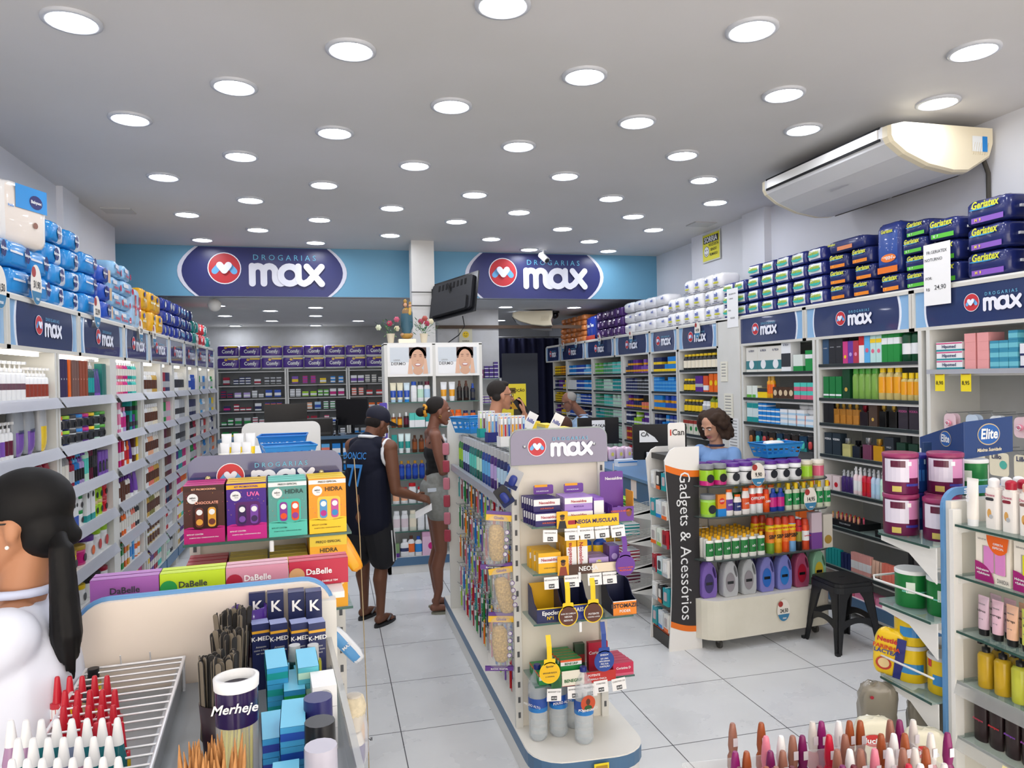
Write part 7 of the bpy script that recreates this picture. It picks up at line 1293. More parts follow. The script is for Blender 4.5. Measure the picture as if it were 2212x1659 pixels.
# Elite display header
o=empty('display_header',W(2035,3.42,0),-.1,'navy cardboard display header with an oval mark above the formula tins','display')
p0=Vector(W(1985,3.75,0)); p1=Vector(W(2080,3.3,0)); p2=Vector(W(2186,3.42,0)); nvy=card('#1f3f78'); oc=Vector(o.location)
import math as _m
def panel_(a,b_,z0a,z1a,z0b,z1b,nm):
    L_=(b_-a).length; ang=_m.atan2(b_.y-a.y,b_.x-a.x); e=ob(nm,MB().prism([(0,z0a),(L_,z0b),(L_,z1b),(0,z1a)],0,.003,nvy,'y'),parent=None); e.location=(a.x,a.y,0); e.rotation_euler=(0,0,ang); return e,L_
for (a,b_,z,nm) in ((p0,p1,(1.5,1.555,1.5,1.66),'side_face'),(p1,p2,(1.49,1.66,1.51,1.675),'front_face')):
    e,L_=panel_(a,b_,*z,nm); e.parent=o; e.matrix_parent_inverse=(Matrix.Translation(oc) @ Matrix.Rotation(-.1,4,'Z')).inverted()
    k_=1 if nm == 'front_face' else .75; cx_=L_*(.5 if k_ == 1 else .62); zc=1.598 if k_ == 1 else 1.57
    ob('logo_oval',MB().disc(cx_,zc,.075*k_,-.001,card('#c9b48a'),28,.05*k_).disc(cx_,zc,.07*k_,-.0015,card('#1f5fae'),28,.045*k_),parent=e); ob('lettering',text('Elite',.065*k_,'white',.03,shear=.1),(cx_,-.003,zc),parent=e)
    if k_ == 1:ob('slogan',text('Máxima Suavidade',.022,'#f0e6c8',.02,shear=.2),(cx_,-.003,1.527),parent=e)
ob('post',MB().box(-.02,.02,.1,.12,0,1.55,M('#26406e',.5)),parent=o)
# ---------------------------------------------------------------- round fronted display on castors
AR=R(5); FRD=Fr(2.43,4.47,AR)
RD=empty('rolling_display',(2.43,4.47,0),AR,'white rolling display with glass shelves and a rounded base','display')
def rs(w_=1.12,d_=.42,r_=.16,s=1.0):return [(w_,d_),(0,d_)]+[(r_*(1-cos(R(a))),r_*(1-sin(R(a)))) for a in range(0,91,15)]+[(w_-r_*(1-sin(R(a))),r_*(1-cos(R(a)))) for a in range(0,91,15)]
ob('base',MB().prism(rs(),.08,.35,M('#e3dfd0',.5,noise=.07,nscale=5),'z',cap=M('#e6e4de',.4)),parent=RD); ob('rear_panel',MB().box(0.03,1.09,.4,.415,.35,1.1,M('#cfc8bb',.5)),parent=RD)
for z in (1.134,.922,.626):s=ob('glass_shelf',MB().prism(rs(),z-.01,z,M('#7d8f8c',.08,alpha=.45),'z'),parent=RD); ob('shelf_rim',MB().tube([(x,y-.001,z-.005) for x,y in rs()[1:]],.005,M('#3a4644',.3),5),parent=s)
for x,y in ((.15,.08),(.97,.08),(.15,.36),(.97,.36)):ob('caster',MB().tube([(x,y,.03),(x+.02,y,.03)],.03,M('#4a4845',.4),12).box(x-.005,x+.025,y-.015,y+.015,.04,.085,M('#888',.4,.6)),parent=RD)
for x in (.3,.83):ob('support_rod',MB().tube([(x,.39,.35),(x,.39,1.13)],.006,M('silver',.3,.7),6),parent=RD)
def Q(z,a,b_,items,w_,**kw):row(FRD,a,b_,z,items,w_,**kw)
hj=jar(.098,.145,'#4a4a30','grey','lime',k=1,lidh=.2,lz=(.05,.95*.78),band=('magenta',.03,.25),circ='#1d1d1f'); sj=jar(.098,.145,'white','purple','white',k=1,lidh=.17,circ='#22252c',band=('charcoal',.55,.6)); sj2=jar(.098,.145,'white','grey','lilac',k=1,lidh=.17,circ='#22252c')
cj=jar(.09,.13,'#b9c46a','#d9d3bd','lime',k=1,alpha=.8); cr_=jar(.09,.13,'#d9cdb8','#e0dace','rose',k=1,alpha=.8)
ws='on the top glass shelf of the rolling display'
Q(1.134,.02,1.06,[(hj,'lime and magenta hair cream jar with grey lid','jar',2.05),(sj,'striped hair cream jar with purple lid','jar',2.1),(sj2,'lilac swirl hair cream jar with grey lid','jar',1),(sj,'striped jar with violet lid','jar',3.1),(cj,'clear yellow cream jar','jar',1),(cr_,'clear floral cream jar','jar',1)],ws,inset=.02)
Q(1.134,.05,.95,[(sj,'rear striped hair cream jar with purple lid','jar',1)],ws,inset=.15)
basket(FRD.w(.77,.22,1.284),AR,.33,.2,.1,'#2a86cc','blue plastic basket with tissue packs on the rolling display'); spawn(ren(pack(.16,.05,.09,'#eef0f2',pw=.6,puff=.06,seed=70)[0],'tissue pack'),FRD.w(.76,.18,1.35),AR+.1,'white tissue pack lying in the blue basket of the rolling display','packet')
off=lambda b_,c,c2,h_:B(.062,h_,b_,c,c2,ey=.5,capw=.75,caph=.1,k=1,txt='OFF!',tc='white',ts=.1)
ws='on the second glass shelf of the rolling display'
oy=B(.058,.19,'#dfe6cf','yellow','#1f8a4a',ey=.55,capw=.5,caph=.22,k=1,lz=(.18,.62),txt='xô',tc='white',ts=.14,alpha=.85)
Q(.922,.03,1.1,[(jar(.105,.15,'#9ccf5a','grey','lime',k=1,lidh=.2,circ='#22252c'),'green circle patterned cream jar','jar',1.1),(C(.065,.15,.03,'#ee8a2c',band='azure',bz=(0,.35),circ=('#d9302c',0,.7,.33),txt='OFF!',tc='white',ts=.12,tz=.7,name='repellent_box',k=1),'orange and blue repellent box','box',.75),(off('#f0ecea','orange','#6a3a9a',.18),'white repellent bottle with violet label','bottle',.75),(off('#f0ecea','orange','#22306e',.14),'short white repellent bottle with navy label','bottle',.75),(off('#f0ecea','orange','#e05a2c',.18),'white repellent bottle with orange label','bottle',.75),(aero(.055,.22,'white','#ee6a2c','#e0402c',k=1,txt='OFF!'),'white repellent spray with orange cap','spray can',1.3),(aero(.05,.16,'#e85a1c','#d9401c','#e8581c',k=1,txt='OFF!'),'orange repellent spray can','spray can',.6),(B(.06,.16,'#1f3a9a','blue','magenta',ey=.55,k=1),'blue kids repellent bottle','bottle',1.4),(oy,'clear repellent spray with green label and yellow top','bottle',4.6)],ws,inset=.02)
Q(.922,.4,1.1,[(off('#f0ecea','orange','#22306e',.17),'rear white repellent bottle','bottle',1),(oy,'rear repellent spray with yellow top','bottle',1.4)],ws,inset=.12)
Q(.922,.4,1.1,[(oy,'third row repellent spray with yellow top','bottle',1.4)],ws,inset=.22)
ws='on the third glass shelf of the rolling display'
xo=B(.06,.165,'#f0f0ea','#f0b41c','#1f7a3a',ey=.5,capw=.45,caph=.16,k=1,sh=.85,lz=(.18,.72),txt='xô',tc='white',ts=.15,cap2=0)
xo0=B(.06,.165,'#f0f0ea','#f0b41c',None,ey=.5,capw=.45,caph=.16,k=0,sh=.85)
Q(.626,.03,.52,[(xo,'white repellent lotion with green label, front row','bottle',1)],ws,inset=.02,gap=1.08)
for j in range(6):Q(.626,.05,.52,[(xo0,'white repellent lotion with yellow cap in the '+['second','third','fourth','fifth','sixth','seventh'][j]+' row','bottle',1)],ws,inset=.075+j*.048,gap=1.08)
def sbp(c,cc):return aero(.062,.25,c,'#c8402c',cc,'yellow',k=1,txt='SBP',tc='black',txt2='LEVE MAIS',ts=.15)
Q(.626,.54,1.1,[(sbp('#7aa83a','#e8842c'),'green and orange insecticide can','spray can',1),(sbp('#e8a81c','#f0b42c'),'yellow insecticide can','spray can',1),(sbp('#e85a1c','#ee7a2c'),'orange insecticide can','spray can',.9),(sbp('#7ab0e0','#f08a2c'),'blue and yellow insecticide can','spray can',.9),(aero(.055,.22,'#1f1d1c','#c01c2c','#8a8a2c','#c01c2c',k=1),'black insecticide can with red cap','spray can',.9),(aero(.065,.22,'#d9502c','#c83c1c','white',k=1,txt='Lysoform',tc='red',ts=.07),'orange disinfectant can','spray can',1),(C(.09,.26,.05,'#d0c0cc',band='#7a4a9a',bz=(0,.45),name='air_freshener_box',k=1),'lilac air freshener box','box',1.6),(C(.08,.24,.05,'#cfcabf',circ=('#a8873c',0,.25,.4),name='air_freshener_box',k=1),'grey air freshener box with gold','box',1.4)],ws,inset=.02)
Q(.626,.5,.62,[(sbp('#e85a1c','#ee7a2c'),'rear orange insecticide can','spray can',1)],ws,inset=.13)
jc=[('#7d62b4','#3a2a6a','violet',2),('#b9bcc0','#8f8a90','grey',1),('#b4b8bb','#8f8a90','pale grey',1),('#7f7fc4','#2f6ac0','blue violet',1),('#7f84cc','#2f7ac8','periwinkle',1),('#a04a6c','#a01c34','raspberry',1),('#86b89a','#c8b43a','pale green',1)]
for i,(c,l,nm,n_) in enumerate(jc):
    t=jug(.125,.27,c,l)
    spawn(t[0],FRD.w(.1+i*.152,.06+.03*(i == 0),.352),AR,f'{nm} fabric detergent jug standing in the front row on the base','detergent jug')
    spawn(t[0],FRD.w(.06+i*.152,.2,.352),AR,f'{nm} fabric detergent jug in the rear row on the base','detergent jug')
round_tag(FRD.w(.63,-.012,.23),AR,'24,50','round offer tag reading 24,50 on the base of the rolling display',.85)
round_tag(FRD.w(.42,-.03,1.2),AR,'9,90','round offer tag reading 9,90 on the top jars of the rolling display',.9)
round_tag(FRD.w(.86,-.03,1.0),AR,'14,95','round offer tag reading 14,95 among the repellent sprays',.9)
# ---------------------------------------------------------------- gadgets stand
o=empty('gadget_stand',(2.35,4.75,0),0,'tall white and black accessories stand with curved side panels','display stand')
def side_(L_,top,bot=0,sk=.0):
    a=[]; 
    for k_ in range(17):
        t=k_/16; z=bot+(top-bot)*t; a.append((-.13+.03*sin(t*pi*1.2)+.0,z))
    b_=[]
    for k_ in range(17):t=1-k_/16; z=bot+(top-bot)*t; b_.append((.12-.01*sin(t*pi),z))
    return a[:-1]+[(-.1,top-.02),(-.06,top)]+[(.1,top)]+b_
def band(pts,z0,z1):return [p for p in pts if z0 <= p[1] <= z1]
wp_=M('#eeece8',.35); sp_=side_(.26,1.4); bk_=M('#2d2b2d',.5); og_=M('#e8741c',.4)
for nm,y,tp2_ in (('near_side_panel',-.15,1.4),('far_side_panel',.15,1.38)):
    P_=side_(.26,tp2_); pn=ob(nm,MB().prism(P_,y-.006,y+.006,wp_,'y'),parent=o)
    if 'near' in nm:
        def wave(z,x):return z-.05*(x+.13)/.25-.015*sin((x+.13)/.25*pi)
        n_=10; xs_=[(-.128+.25*k/n_) for k in range(n_+1)]
        def strip(z0,z1,m,e):
            q_=MB(); rows_=24; L0=[]
            for r_ in range(rows_+1):
                t=r_/rows_
                for x in range(n_+1):
                    u=x/n_; zz=(z0 if 0 else None)
                    zb_=wave(z0,xs_[x]) ; zt_=wave(z1,xs_[x]); z=zb_+(zt_-zb_)*t; tt=min(max(z/1.4,0),1); xl=-.13+.03*sin(tt*pi*1.2); xr=.12-.01*sin(tt*pi); L0.append((xl+(xr-xl)*u,y-.006-e,z))
            q_.add(L0,[(r_*(n_+1)+x,r_*(n_+1)+x+1,(r_+1)*(n_+1)+x+1,(r_+1)*(n_+1)+x) for r_ in range(rows_) for x in range(n_)],m); return q_
        ob('black_field',strip(.2,1.25,bk_,.001),parent=pn); ob('orange_wave',strip(1.24,1.285,og_,.002),parent=pn); ob('orange_wave',strip(.17,.21,og_,.002),parent=pn)
        t=ob('lettering',text('Gadgets & Acessórios',.115,'white',.0),(.0,y-.012,.72),parent=pn); t.rotation_euler=(0,R(90),0)
ob('rear_panel',MB().box(.1,.11,-.145,.145,.05,1.34,wp_),parent=o); ob('top_tray',MB().box(-.1,.11,-.144,.144,1.3,1.34,M('#3a3836',.5)),parent=o); ob('foot_box',MB().box(-.11,.11,-.144,.144,0,.09,M('#3a3836',.5),).box(-.105,.11,-.144,.144,.09,.1,M('#b84a1c',.5)),parent=o)
h_=ob('brand_plate',MB().prism(rrect(.13,.2,.02,4,.02,1.46),-.02,-.014,wp_,'y'),parent=o); t=ob('lettering',text('Can',.06,'#55524f',.02),(.032,-.022,1.49),parent=h_); t=ob('lettering',text('i',.06,'#d8402c',.04),(-.026,-.022,1.49),parent=h_)
FI=Fr(2.25,4.75,-pi/2)
def gad(c,band_,inner):b=MB().box(-.035,.035,0,.018,0,.12,card(c)).rect(-.035,.035,0,.025,-.001,card(band_)); i=MB().prism(rrect(.036,.06,.008,3,0,.065),-.004,-.0005,M(inner,.3),'y'); return (N('gadget_pack',b,[N('item',i)]),.07,.12,.018)
gs=[(gad('#e9e9e6','silver','white'),'white cable pack'),(gad('#2a282a','orange','offwhite'),'black and orange charger pack'),(gad('#2a9aa8','teal','#c9b0b4'),'teal earphone pack'),(gad('#dfe6ec','azure','#d0d6dc'),'pale blue cable pack'),(gad('#e6e6e0','orange','#b0a8a8'),'white and orange lead pack'),(gad('#e6eee0','lime','#c0c8c0'),'white and green lead pack'),(gad('#b01c2c','grey','#7a1420'),'red phone pack'),(gad('#d6e6ea','teal','charcoal'),'pale teal holder pack')]
for r_,z in enumerate((1.22,1.02,.82,.62,.42,.24)):
    for c in range(3):
        t,nm=gs[(r_*2+c) % 8]; x=-.09+c*.09
        ob('peg_hook',MB().tube([(0,.33-.0,0),(0,0,0)],.003,plastic('white'),5),FI.w(x,.03-.05,z),FI.rz,'white peg hook on the accessories stand','hook','white peg hooks on the accessories stand')
        for k_ in range(2):spawn(t[0],FI.w(x,.01+k_*.03-.03,z-.125),FI.rz+RJ.uniform(-.1,.1),f'{nm} on the {ORD[r_]} hook row of the accessories stand','gadget pack',f'{nm}s in the {ORD[r_]} hook row')
# ---------------------------------------------------------------- black plastic stool
sm=M('#1b1c1f',.42)
o=empty('stool',(3.43,4.38,0),0,'black moulded plastic stool beside the rolling display','stool')
ob('seat',MB().prism(rrect(.3,.3,.05,5),.44,.462,sm,'z').prism(rrect(.28,.28,.05,5),.462,.468,sm,'z').prism(rrect(.31,.31,.05,5),.4,.44,sm,'z').box(-.025,.025,-.004,.004,.4682,.4687,M('black',.9)),parent=o)
def lerp(a,b_,t):return a+(b_-a)*t
for sx in (-1,1):
    for sy in (-1,1):
        b=MB(); K=12
        for rib in ((1,0),(0,1)):       # an L of two tapering webs with flared foot
            vs_=[]
            for k_ in range(K+1):
                t=k_/K; z=.42*(1-t); cx_=lerp(.135,.178,t); wd=lerp(.085,.045,min(1,t*1.6)) if t< .62 else lerp(.047,.032,(t-.62)/.38); wd += .03*max(0,1-t*6); th=.012
                for (u,v_) in ((0,0),(wd,0),(wd,th),(0,th)):
                    if rib == (1,0):vs_.append((sx*(cx_-u),sy*(cx_-v_),z))
                    else:vs_.append((sx*(cx_-v_),sy*(cx_-u),z))
            fs=[(k_*4+i,k_*4+(i+1) % 4,(k_+1)*4+(i+1) % 4,(k_+1)*4+i) for k_ in range(K) for i in range(4)]+[(0,1,2,3),tuple(range(K*4,K*4+4))]
            b.add(vs_,fs,sm)
        for rr3 in (.012,.024,.036):b.tube([(sx*(.136-rr3*.2),sy*(.136-rr3),.42),(sx*(.181-rr3*.2),sy*(.181-rr3),.0)],.004,sm,5).tube([(sx*(.136-rr3),sy*(.136-rr3*.2),.42),(sx*(.181-rr3),sy*(.181-rr3*.2),.0)],.004,sm,5)
        b.box(min(sx*.165,sx*.192),max(sx*.165,sx*.192),min(sy*.165,sy*.192),max(sy*.165,sy*.192),0,.018,sm); ob('leg',b,parent=o)
for ax in (0,1):
    for s_ in (-1,1):
        b=MB(); n_=14; vs_=[]
        for k_ in range(n_+1):
            t=-1+2*k_/n_; x=t*.15; z1=.2+.03*(1-t*t); z0=.125+.07*(1-t*t)
            for z in (z0,z1):
                for dd in (0,.01):vs_.append((x,s_*(.155-dd),z) if ax == 0 else (s_*(.155-dd),x,z))
        b.add(vs_,[(k_*4+a,k_*4+c,(k_+1)*4+c,(k_+1)*4+a) for k_ in range(n_) for a,c in ((0,1),(1,3),(3,2),(2,0))],sm); ob('arched_stretcher',b,parent=o)
# ---------------------------------------------------------------- till counter with candy racks
o=empty('till_counter',(2.45,5.25,0),0,'blue topped till counter with sweets racks on its front','counter')
ob('carcass',MB().box(0,.6,0,4.9,.1,.88,M('#dcdcd8',.5)),parent=o); ob('plinth',MB().box(.03,.58,.02,4.88,0,.1,M('#cfcfca',.5)),parent=o)
ob('blue_front',MB().box(-.012,.0,0,4.9,.86,1.035,M('#47698c',.45)),parent=o); ob('countertop',MB().box(-.03,.62,-.02,4.92,1.035,1.06,M('#5a80a8',.35)),parent=o)
ob('paper_notice',MB().box(-.015,-.012,.35,.46,.88,1.03,M('#e6dcd8',.6)),parent=o)
FC2=Fr(2.2,0,-pi/2)
cand=[[('lime','green'),('amber','orange'),('#c9b02c','yellow')],[('teal','white'),('pink','white'),('navy','paleblue')],[('crimson','white'),('red','white'),('amber','yellow')],[('maroon','silver'),('navy','white'),('#b81c2c','white')]]
for r_,z in enumerate((.83,.62,.41,.24)):
    for s_ in range(2):
        y0=5.27+s_*.68
        o=empty('sweets_basket',(2.2,y0,z),0,f'wire sweets basket, {ORD[r_]} row, {"nearest" if s_ == 0 else "farther"} column of the counter rack','basket')
        wb=MB(); wi=M('#c9c9c4',.3,.4)
        for k_ in range(6):wb.tube([(0,0,.0+k_*.012),(0,.66,.0+k_*.012)],.0018,wi,4); wb.tube([(0,0,.0+k_*.012),(.23,0,.03+k_*.012)],.0018,wi,4)
        for k_ in range(24):wb.tube([(0,.0275*k_,0),(0,.0275*k_,.062)],.0014,wi,4); wb.tube([(0,.0275*k_,0),(.23,.0275*k_,.03)],.0014,wi,4)
        for k_ in range(9):wb.tube([(.0288*k_,0,.03*k_/8),(.0288*k_,0,.03*k_/8+.062)],.0014,wi,4)
        ob('wire_basket',wb,parent=o); ob('side_bracket',MB().prism([(.25,-.0),(.02,-.02),(.0,-.005),(.25,.03)],-.012,-.006,WH,'y').prism([(.25,-.07),(.02,-.02),(.25,.03)],-.012,-.006,WH,'y'),parent=o)
        for c_i,(c,c2) in enumerate(cand[r_]):
            t=pack(.11,.025,.07,c,stripe=(c2,-.3,.3,.2,.8),seed=80+c_i,pw=.6,puff=.05) if r_ == 0 else C(.05,.03,.12,c,top=c2,band=c2,bz=(.3,.7))
            for k_ in range(3):
                for m_ in range(3):spawn(ren(t[0],'sweets packet'),(2.235+.045*0,y0+.12+c_i*.2+k_*.055,z+.02+m_*.027),-pi/2+RJ.uniform(-.1,.1),f'{c if c[0] != "#" else "dark"} sweets pack in the {ORD[r_]} {"near" if s_ == 0 else "far"} wire basket','sweets',f'{c if c[0] != "#" else "dark"} sweets in the {ORD[r_]} {"near" if s_ == 0 else "far"} basket')
monitor((2.72,5.75,1.06),R(-12),.46,.3,'black till monitor with a white CAIXA label, nearest the camera',None)
mm_=bpy.data.objects[-1] if 0 else None
o=ob('till_label',MB().add([(0,0,0),(.16,0,0),(.13,0,.04),(.04,0,.1),(0,0,.1)],[(0,1,2,3,4)],card('white')),(2.54,5.755,1.33),R(-12),'torn white CAIXA label taped on the nearest till monitor','label'); ob('lettering',text('CA',.05,'charcoal',.02),(.045,-.003,.065),parent=o)
monitor((2.75,7.3,1.06),R(-8),.44,.28,'black till monitor labelled CAIXA farther along the counter','CAIXA')
o=ob('qr_card',MB().box(-.04,.04,0,.003,0,.13,card('white')),(2.62,5.7,1.12),R(-12),'white payment card hanging below the nearest till monitor','card')
o=ob('box_pile',MB().box(-.1,.1,-.04,.04,0,.03,card('white')),(2.66,6.35,1.06),.2,'white pill box lying beside the till monitor, lowest of the pile','box'); ob('box_pile',MB().box(-.1,.1,-.04,.04,0,.03,card('#dfe8f4')).rect(-.1,.1,.002,.012,-.041,card('azure')),(2.66,6.35,1.091),.1,'white and blue pill box on top of the pile by the till','box')
for i in range(8):spawn(ren(pack(.08,.13,.05,'#e6c9dc',blob=('#e9dc6a',0,.5,.2,.15),seed=90,pw=.5,puff=.06)[0],'snack bag'),(2.6+(i % 4)*.09,6.75+(i//4)*.09,1.06),.1*i,'pink and yellow see-through bag standing on the till counter','bag','pink and yellow bags on the till counter')
for i in range(3):      # black hair bands on the strip beside the gondola
    ob('hair_band',MB().tube([(.03*cos(a*pi/6),0,.045*sin(a*pi/6)) for a in range(13)],.012 if i< 2 else .006,M('#121214' if i< 2 else '#3fd08a',.7),8),(1.41,3.5,1.36-.1*i),R(60),['black fluffy hair band, upper one beside the topper','black fluffy hair band, lower one beside the topper','mint green hair band below the black ones'][i],'hair band')
ob('clip_strip',MB().tube([(1.405,3.52,1.45),(1.405,3.52,1.0)],.003,M('silver',.4),5),label='thin strip carrying hair bands at the right of the topper',cat='strip')
# ---------------------------------------------------------------- people
def blob(name,fill,mat,voxel=.007,parent=None,it=4):
    """one continuous surface grown from overlapping tapered limbs"""
    mb=MB(); fill(mb,mat); o=ob(name,mb,parent=parent); o.data.materials.clear(); o.data.materials.append(mat)
    r=o.modifiers.new('skin','REMESH'); r.mode='VOXEL'; r.voxel_size=voxel; r.use_smooth_shade=True
    s=o.modifiers.new('soft','SMOOTH'); s.factor=.5; s.iterations=it
    return o
def chain(mb,pts,m):     # [(x,y,z,r), ...]
    for a,b in zip(pts,pts[1:]):mb.capsule(a[:3],a[3],b[:3],b[3],m)
def ell(mb,c,r,m,rz=0,rx=0):mb.sph(c,r,m,18,12,(Matrix.Rotation(rz,3,'Z') @ Matrix.Rotation(rx,3,'Y')))
class Head:
    def __init__(s,c,yaw,pitch=0,roll=0,k=1):s.M=Matrix.Translation(c) @ Matrix.Rotation(yaw,4,'Z') @ Matrix.Rotation(pitch,4,'Y') @ Matrix.Rotation(roll,4,'X') @ Matrix.Diagonal((k,k,k,1))
    def p(s,x,y,z):return tuple(s.M @ Vector((x,y,z)))
    def fill(s,mb,m):
        o=mb.T; mb.T=o @ s.M
        mb.sph((-.012,0,.032),(.096,.077,.09),m,20,14).sph((.028,0,-.03),(.066,.06,.083),m,18,12).sph((.06,0,-.1),(.028,.03,.022),m,12,8)
        for sg in (-1,1):
            mb.capsule((-.005,sg*.052,-.04),.022,(.055,sg*.02,-.1),.02,m); mb.sph((-.005,sg*.079,-.01),(.019,.011,.032),m,12,8); mb.capsule((.082,sg*.014,.03),.012,(.07,sg*.045,.026),.012,m)
        mb.capsule((.09,0,.012),.009,(.114,0,-.03),.012,m).sph((.1,.012,-.036),.009,m,8,6).sph((.1,-.012,-.036),.009,m,8,6); mb.T=o
    def face(s,par,lip='#8a4a42',iris='#2a1a12',brow='#1d1512',glasses=0,gcol='#151515'):
        def on(n_,b):b.v=[tuple(s.M @ Vector(v)) for v in b.v]; return ob(n_,b,parent=par)
        for sg in (-1,1):
            on('eye',MB().sph((.078,sg*.03,.006),(.0125,.014,.009),M('#e6e0da',.2),12,8).sph((.0865,sg*.03,.004),(.0055,.006,.006),M(iris,.15),10,6))
            on('eyebrow',MB().tube([(.092,sg*.013,.026),(.09,sg*.03,.033),(.076,sg*.05,.026)],.0038,M(brow,.9),6))
        on('lips',MB().tube([(.082,-.022,-.07),(.093,-.008,-.066),(.0945,0,-.068),(.093,.008,-.066),(.082,.022,-.07)],.0055,M(lip,.5),8))
        if glasses:
            g=MB(); gm=M(gcol,.3)
            for sg in (-1,1):g.tube([(.098,sg*.033+.023*cos(a*pi/8),.003+.017*sin(a*pi/8)) for a in range(17)],.0022,gm,6); g.tube([(.098,sg*.056,.008),(.05,sg*.078,.012),(-.01,sg*.082,.012)],.0022,gm,6)
            g.tube([(.1,-.01,.008),(.1,.01,.008)],.0022,gm,6); on('glasses',g)
def hand(mb,w_,d,n_,m,side=1,curl=.5,k=1.0,spread=.35):
    """wrist w_, direction d, palm normal n_ ; five fingers with a curl towards the palm"""
    d=Vector(d).normalized(); n_=Vector(n_).normalized(); s=d.cross(n_).normalized()*side; w_=Vector(w_); n_=s.cross(d).normalized()*(1 if s.cross(d).dot(n_)> 0 else -1)
    for o_ in (-.026,-.009,.009,.026):mb.capsule(w_+s*o_*.6*k,.017*k,w_+d*.082*k+s*o_*k,.0125*k,m,10)
    for o_,L_ in ((-.029,.06),(-.0095,.075),(.0105,.08),(.03,.07)):
        p=w_+d*.086*k+s*o_*k; a=curl*.5; r_=.0092*k
        for f_ in (.45,.32,.26):
            q_=p+(d*cos(a)+n_*sin(a)+s*o_*.8)*L_*f_*k; mb.capsule(p,r_,q_,r_*.92,m,10); p=q_; a += curl*.75; r_ *= .92
    p=w_+d*.018*k+s*.026*k
    for f_,a in ((.036,.9),(.03,.55),(.024,.3)):q_=p+(d*cos(a)+s*sin(a)+n_*spread)*f_*k; mb.capsule(p,.0125*k,q_,.0105*k,m,10); p=q_
# ---- man in a cap, back three-quarter view, looking at his phone
sk=M('#6e4632',.5); O=Vector((.27,5.82,0)); th=R(52)     # facing direction
F_=Vector((cos(th),sin(th),0)); S_=Vector((sin(th),-cos(th),0))     # S_ = his right
def L3(f_,s_,z):return O+F_*f_+S_*s_+Vector((0,0,z))
man=empty('person',tuple(O),0,'person in a dark cap, sleeveless navy jersey 77 and black shorts, looking at a phone','person')
man.location=(0,0,0)
hd=Head(L3(.11,.03,1.555),R(32),R(24))
rs_,re_,rw_=L3(.02,.2,1.38),L3(.0,.26,1.05),L3(.14,.36,.985); ls_,le_,lw_=L3(.06,-.18,1.38),L3(.1,-.2,1.08),L3(.28,-.06,1.13)
def body(mb,m):
    hd.fill(mb,m); chain(mb,[(*hd.p(-.03,0,-.05),.05),(*L3(.03,0,1.41),.062)],m)
    mb.sph(L3(.0,0,1.22),(.13,.13,.2),m,16,10); mb.sph(L3(0,0,.98),(.13,.13,.15),m,16,10); mb.sph(L3(0,0,.85),(.14,.14,.12),m)
    chain(mb,[(*L3(.02,.1,1.4),.06),(*rs_,.062)],m); chain(mb,[(*L3(.05,-.1,1.4),.06),(*ls_,.06)],m)
    chain(mb,[(*rs_,.057),(*((rs_+re_)/2),.052),(*re_,.042)],m); chain(mb,[(*re_,.042),(*(re_*.6+rw_*.4),.041),(*rw_,.026)],m)
    chain(mb,[(*ls_,.055),(*le_,.04),(*lw_,.026)],m)
    hand(mb,rw_,F_*.7+S_*.5+Vector((0,0,-.25)),-S_+Vector((0,0,-.6)),m,1,.75); hand(mb,lw_,F_*.7+S_*.5+Vector((0,0,.1)),Vector((0,0,1)),m,-1,.5)
    for s_,fx in ((.1,-.02),(-.1,.08)):
        hp,kn,an=L3(.0,s_,.86),L3(.03+fx*.6,s_*1.05,.46),L3(fx,s_*1.1,.09)
        chain(mb,[(*hp,.085),(*((hp+kn)/2),.072),(*kn,.052)],m); chain(mb,[(*kn,.052),(*(kn*.72+an*.28-F_*.018),.056),(*(kn*.35+an*.65),.038),(*an,.032)],m)
        chain(mb,[(*(an-F_*.03+Vector((0,0,-.035))),.032),(*(an+F_*.08+Vector((0,0,-.045))),.03),(*(an+F_*.14+Vector((0,0,-.058))),.022)],m)
        for t_ in range(5):a=an+F_*(.15-.008*t_)+S_*((t_-2)*.017)+Vector((0,0,-.063)); chain(mb,[(*(a-F_*.02),.011),(*(a+F_*.018),.009)],m)
blob('body',body,sk,.0065,man); hd.face(man,'#7a4438')
def jers(mb,m):
    mb.sph(L3(.0,0,1.26),(.165,.165,.2),m,20,12); mb.sph(L3(.0,.06,1.31),(.12,.12,.11),m); mb.sph(L3(.03,-.06,1.31),(.12,.12,.11),m); chain(mb,[(*L3(.02,.09,1.39),.075),(*L3(.02,.14,1.385),.068)],m); chain(mb,[(*L3(.05,-.09,1.39),.075),(*L3(.05,-.13,1.385),.066)],m)
    chain(mb,[(*L3(0,.06,1.15),.13),(*L3(-.01,.07,.8),.135)],m); chain(mb,[(*L3(0,-.06,1.15),.13),(*L3(-.01,-.07,.8),.135)],m); mb.capsule(L3(.01,0,1.4),.07,L3(.02,0,1.435),.068,m)
nvj=M('#0d1124',.75,spec=.3); blob('jersey',jers,nvj,.009,man)
def shorts(mb,m):
    for s_ in (.1,-.1):chain(mb,[(*L3(0,s_*.7,.84),.125),(*L3(.01,s_*1.1,.62),.112),(*L3(.02,s_*1.15,.53),.108)],m)
blob('shorts',shorts,M('#16171d',.75),.009,man)
ob('collar',MB().tube([L3(.03+.07*cos(a*pi/8),.072*sin(a*pi/8),1.455-.012*cos(a*pi/8)) for a in range(17)],.013,M('#e4e6ea',.6),8),parent=man)
ob('armhole_trim',MB().tube([rs_+F_*(.078*cos(a*pi/8))-S_*.018+Vector((0,0,.1*sin(a*pi/8)-.04)) for a in range(17)],.012,M('#e4e6ea',.6),8),parent=man)
ob('white_stripe',MB().tube([L3(.0,.215,.74),L3(.01,.222,.5)],.006,M('#dfe1e4',.6),6).tube([L3(.05,.205,.74),L3(.06,.21,.5)],.006,M('#dfe1e4',.6),6),parent=man)
bl2='#3a86d0'
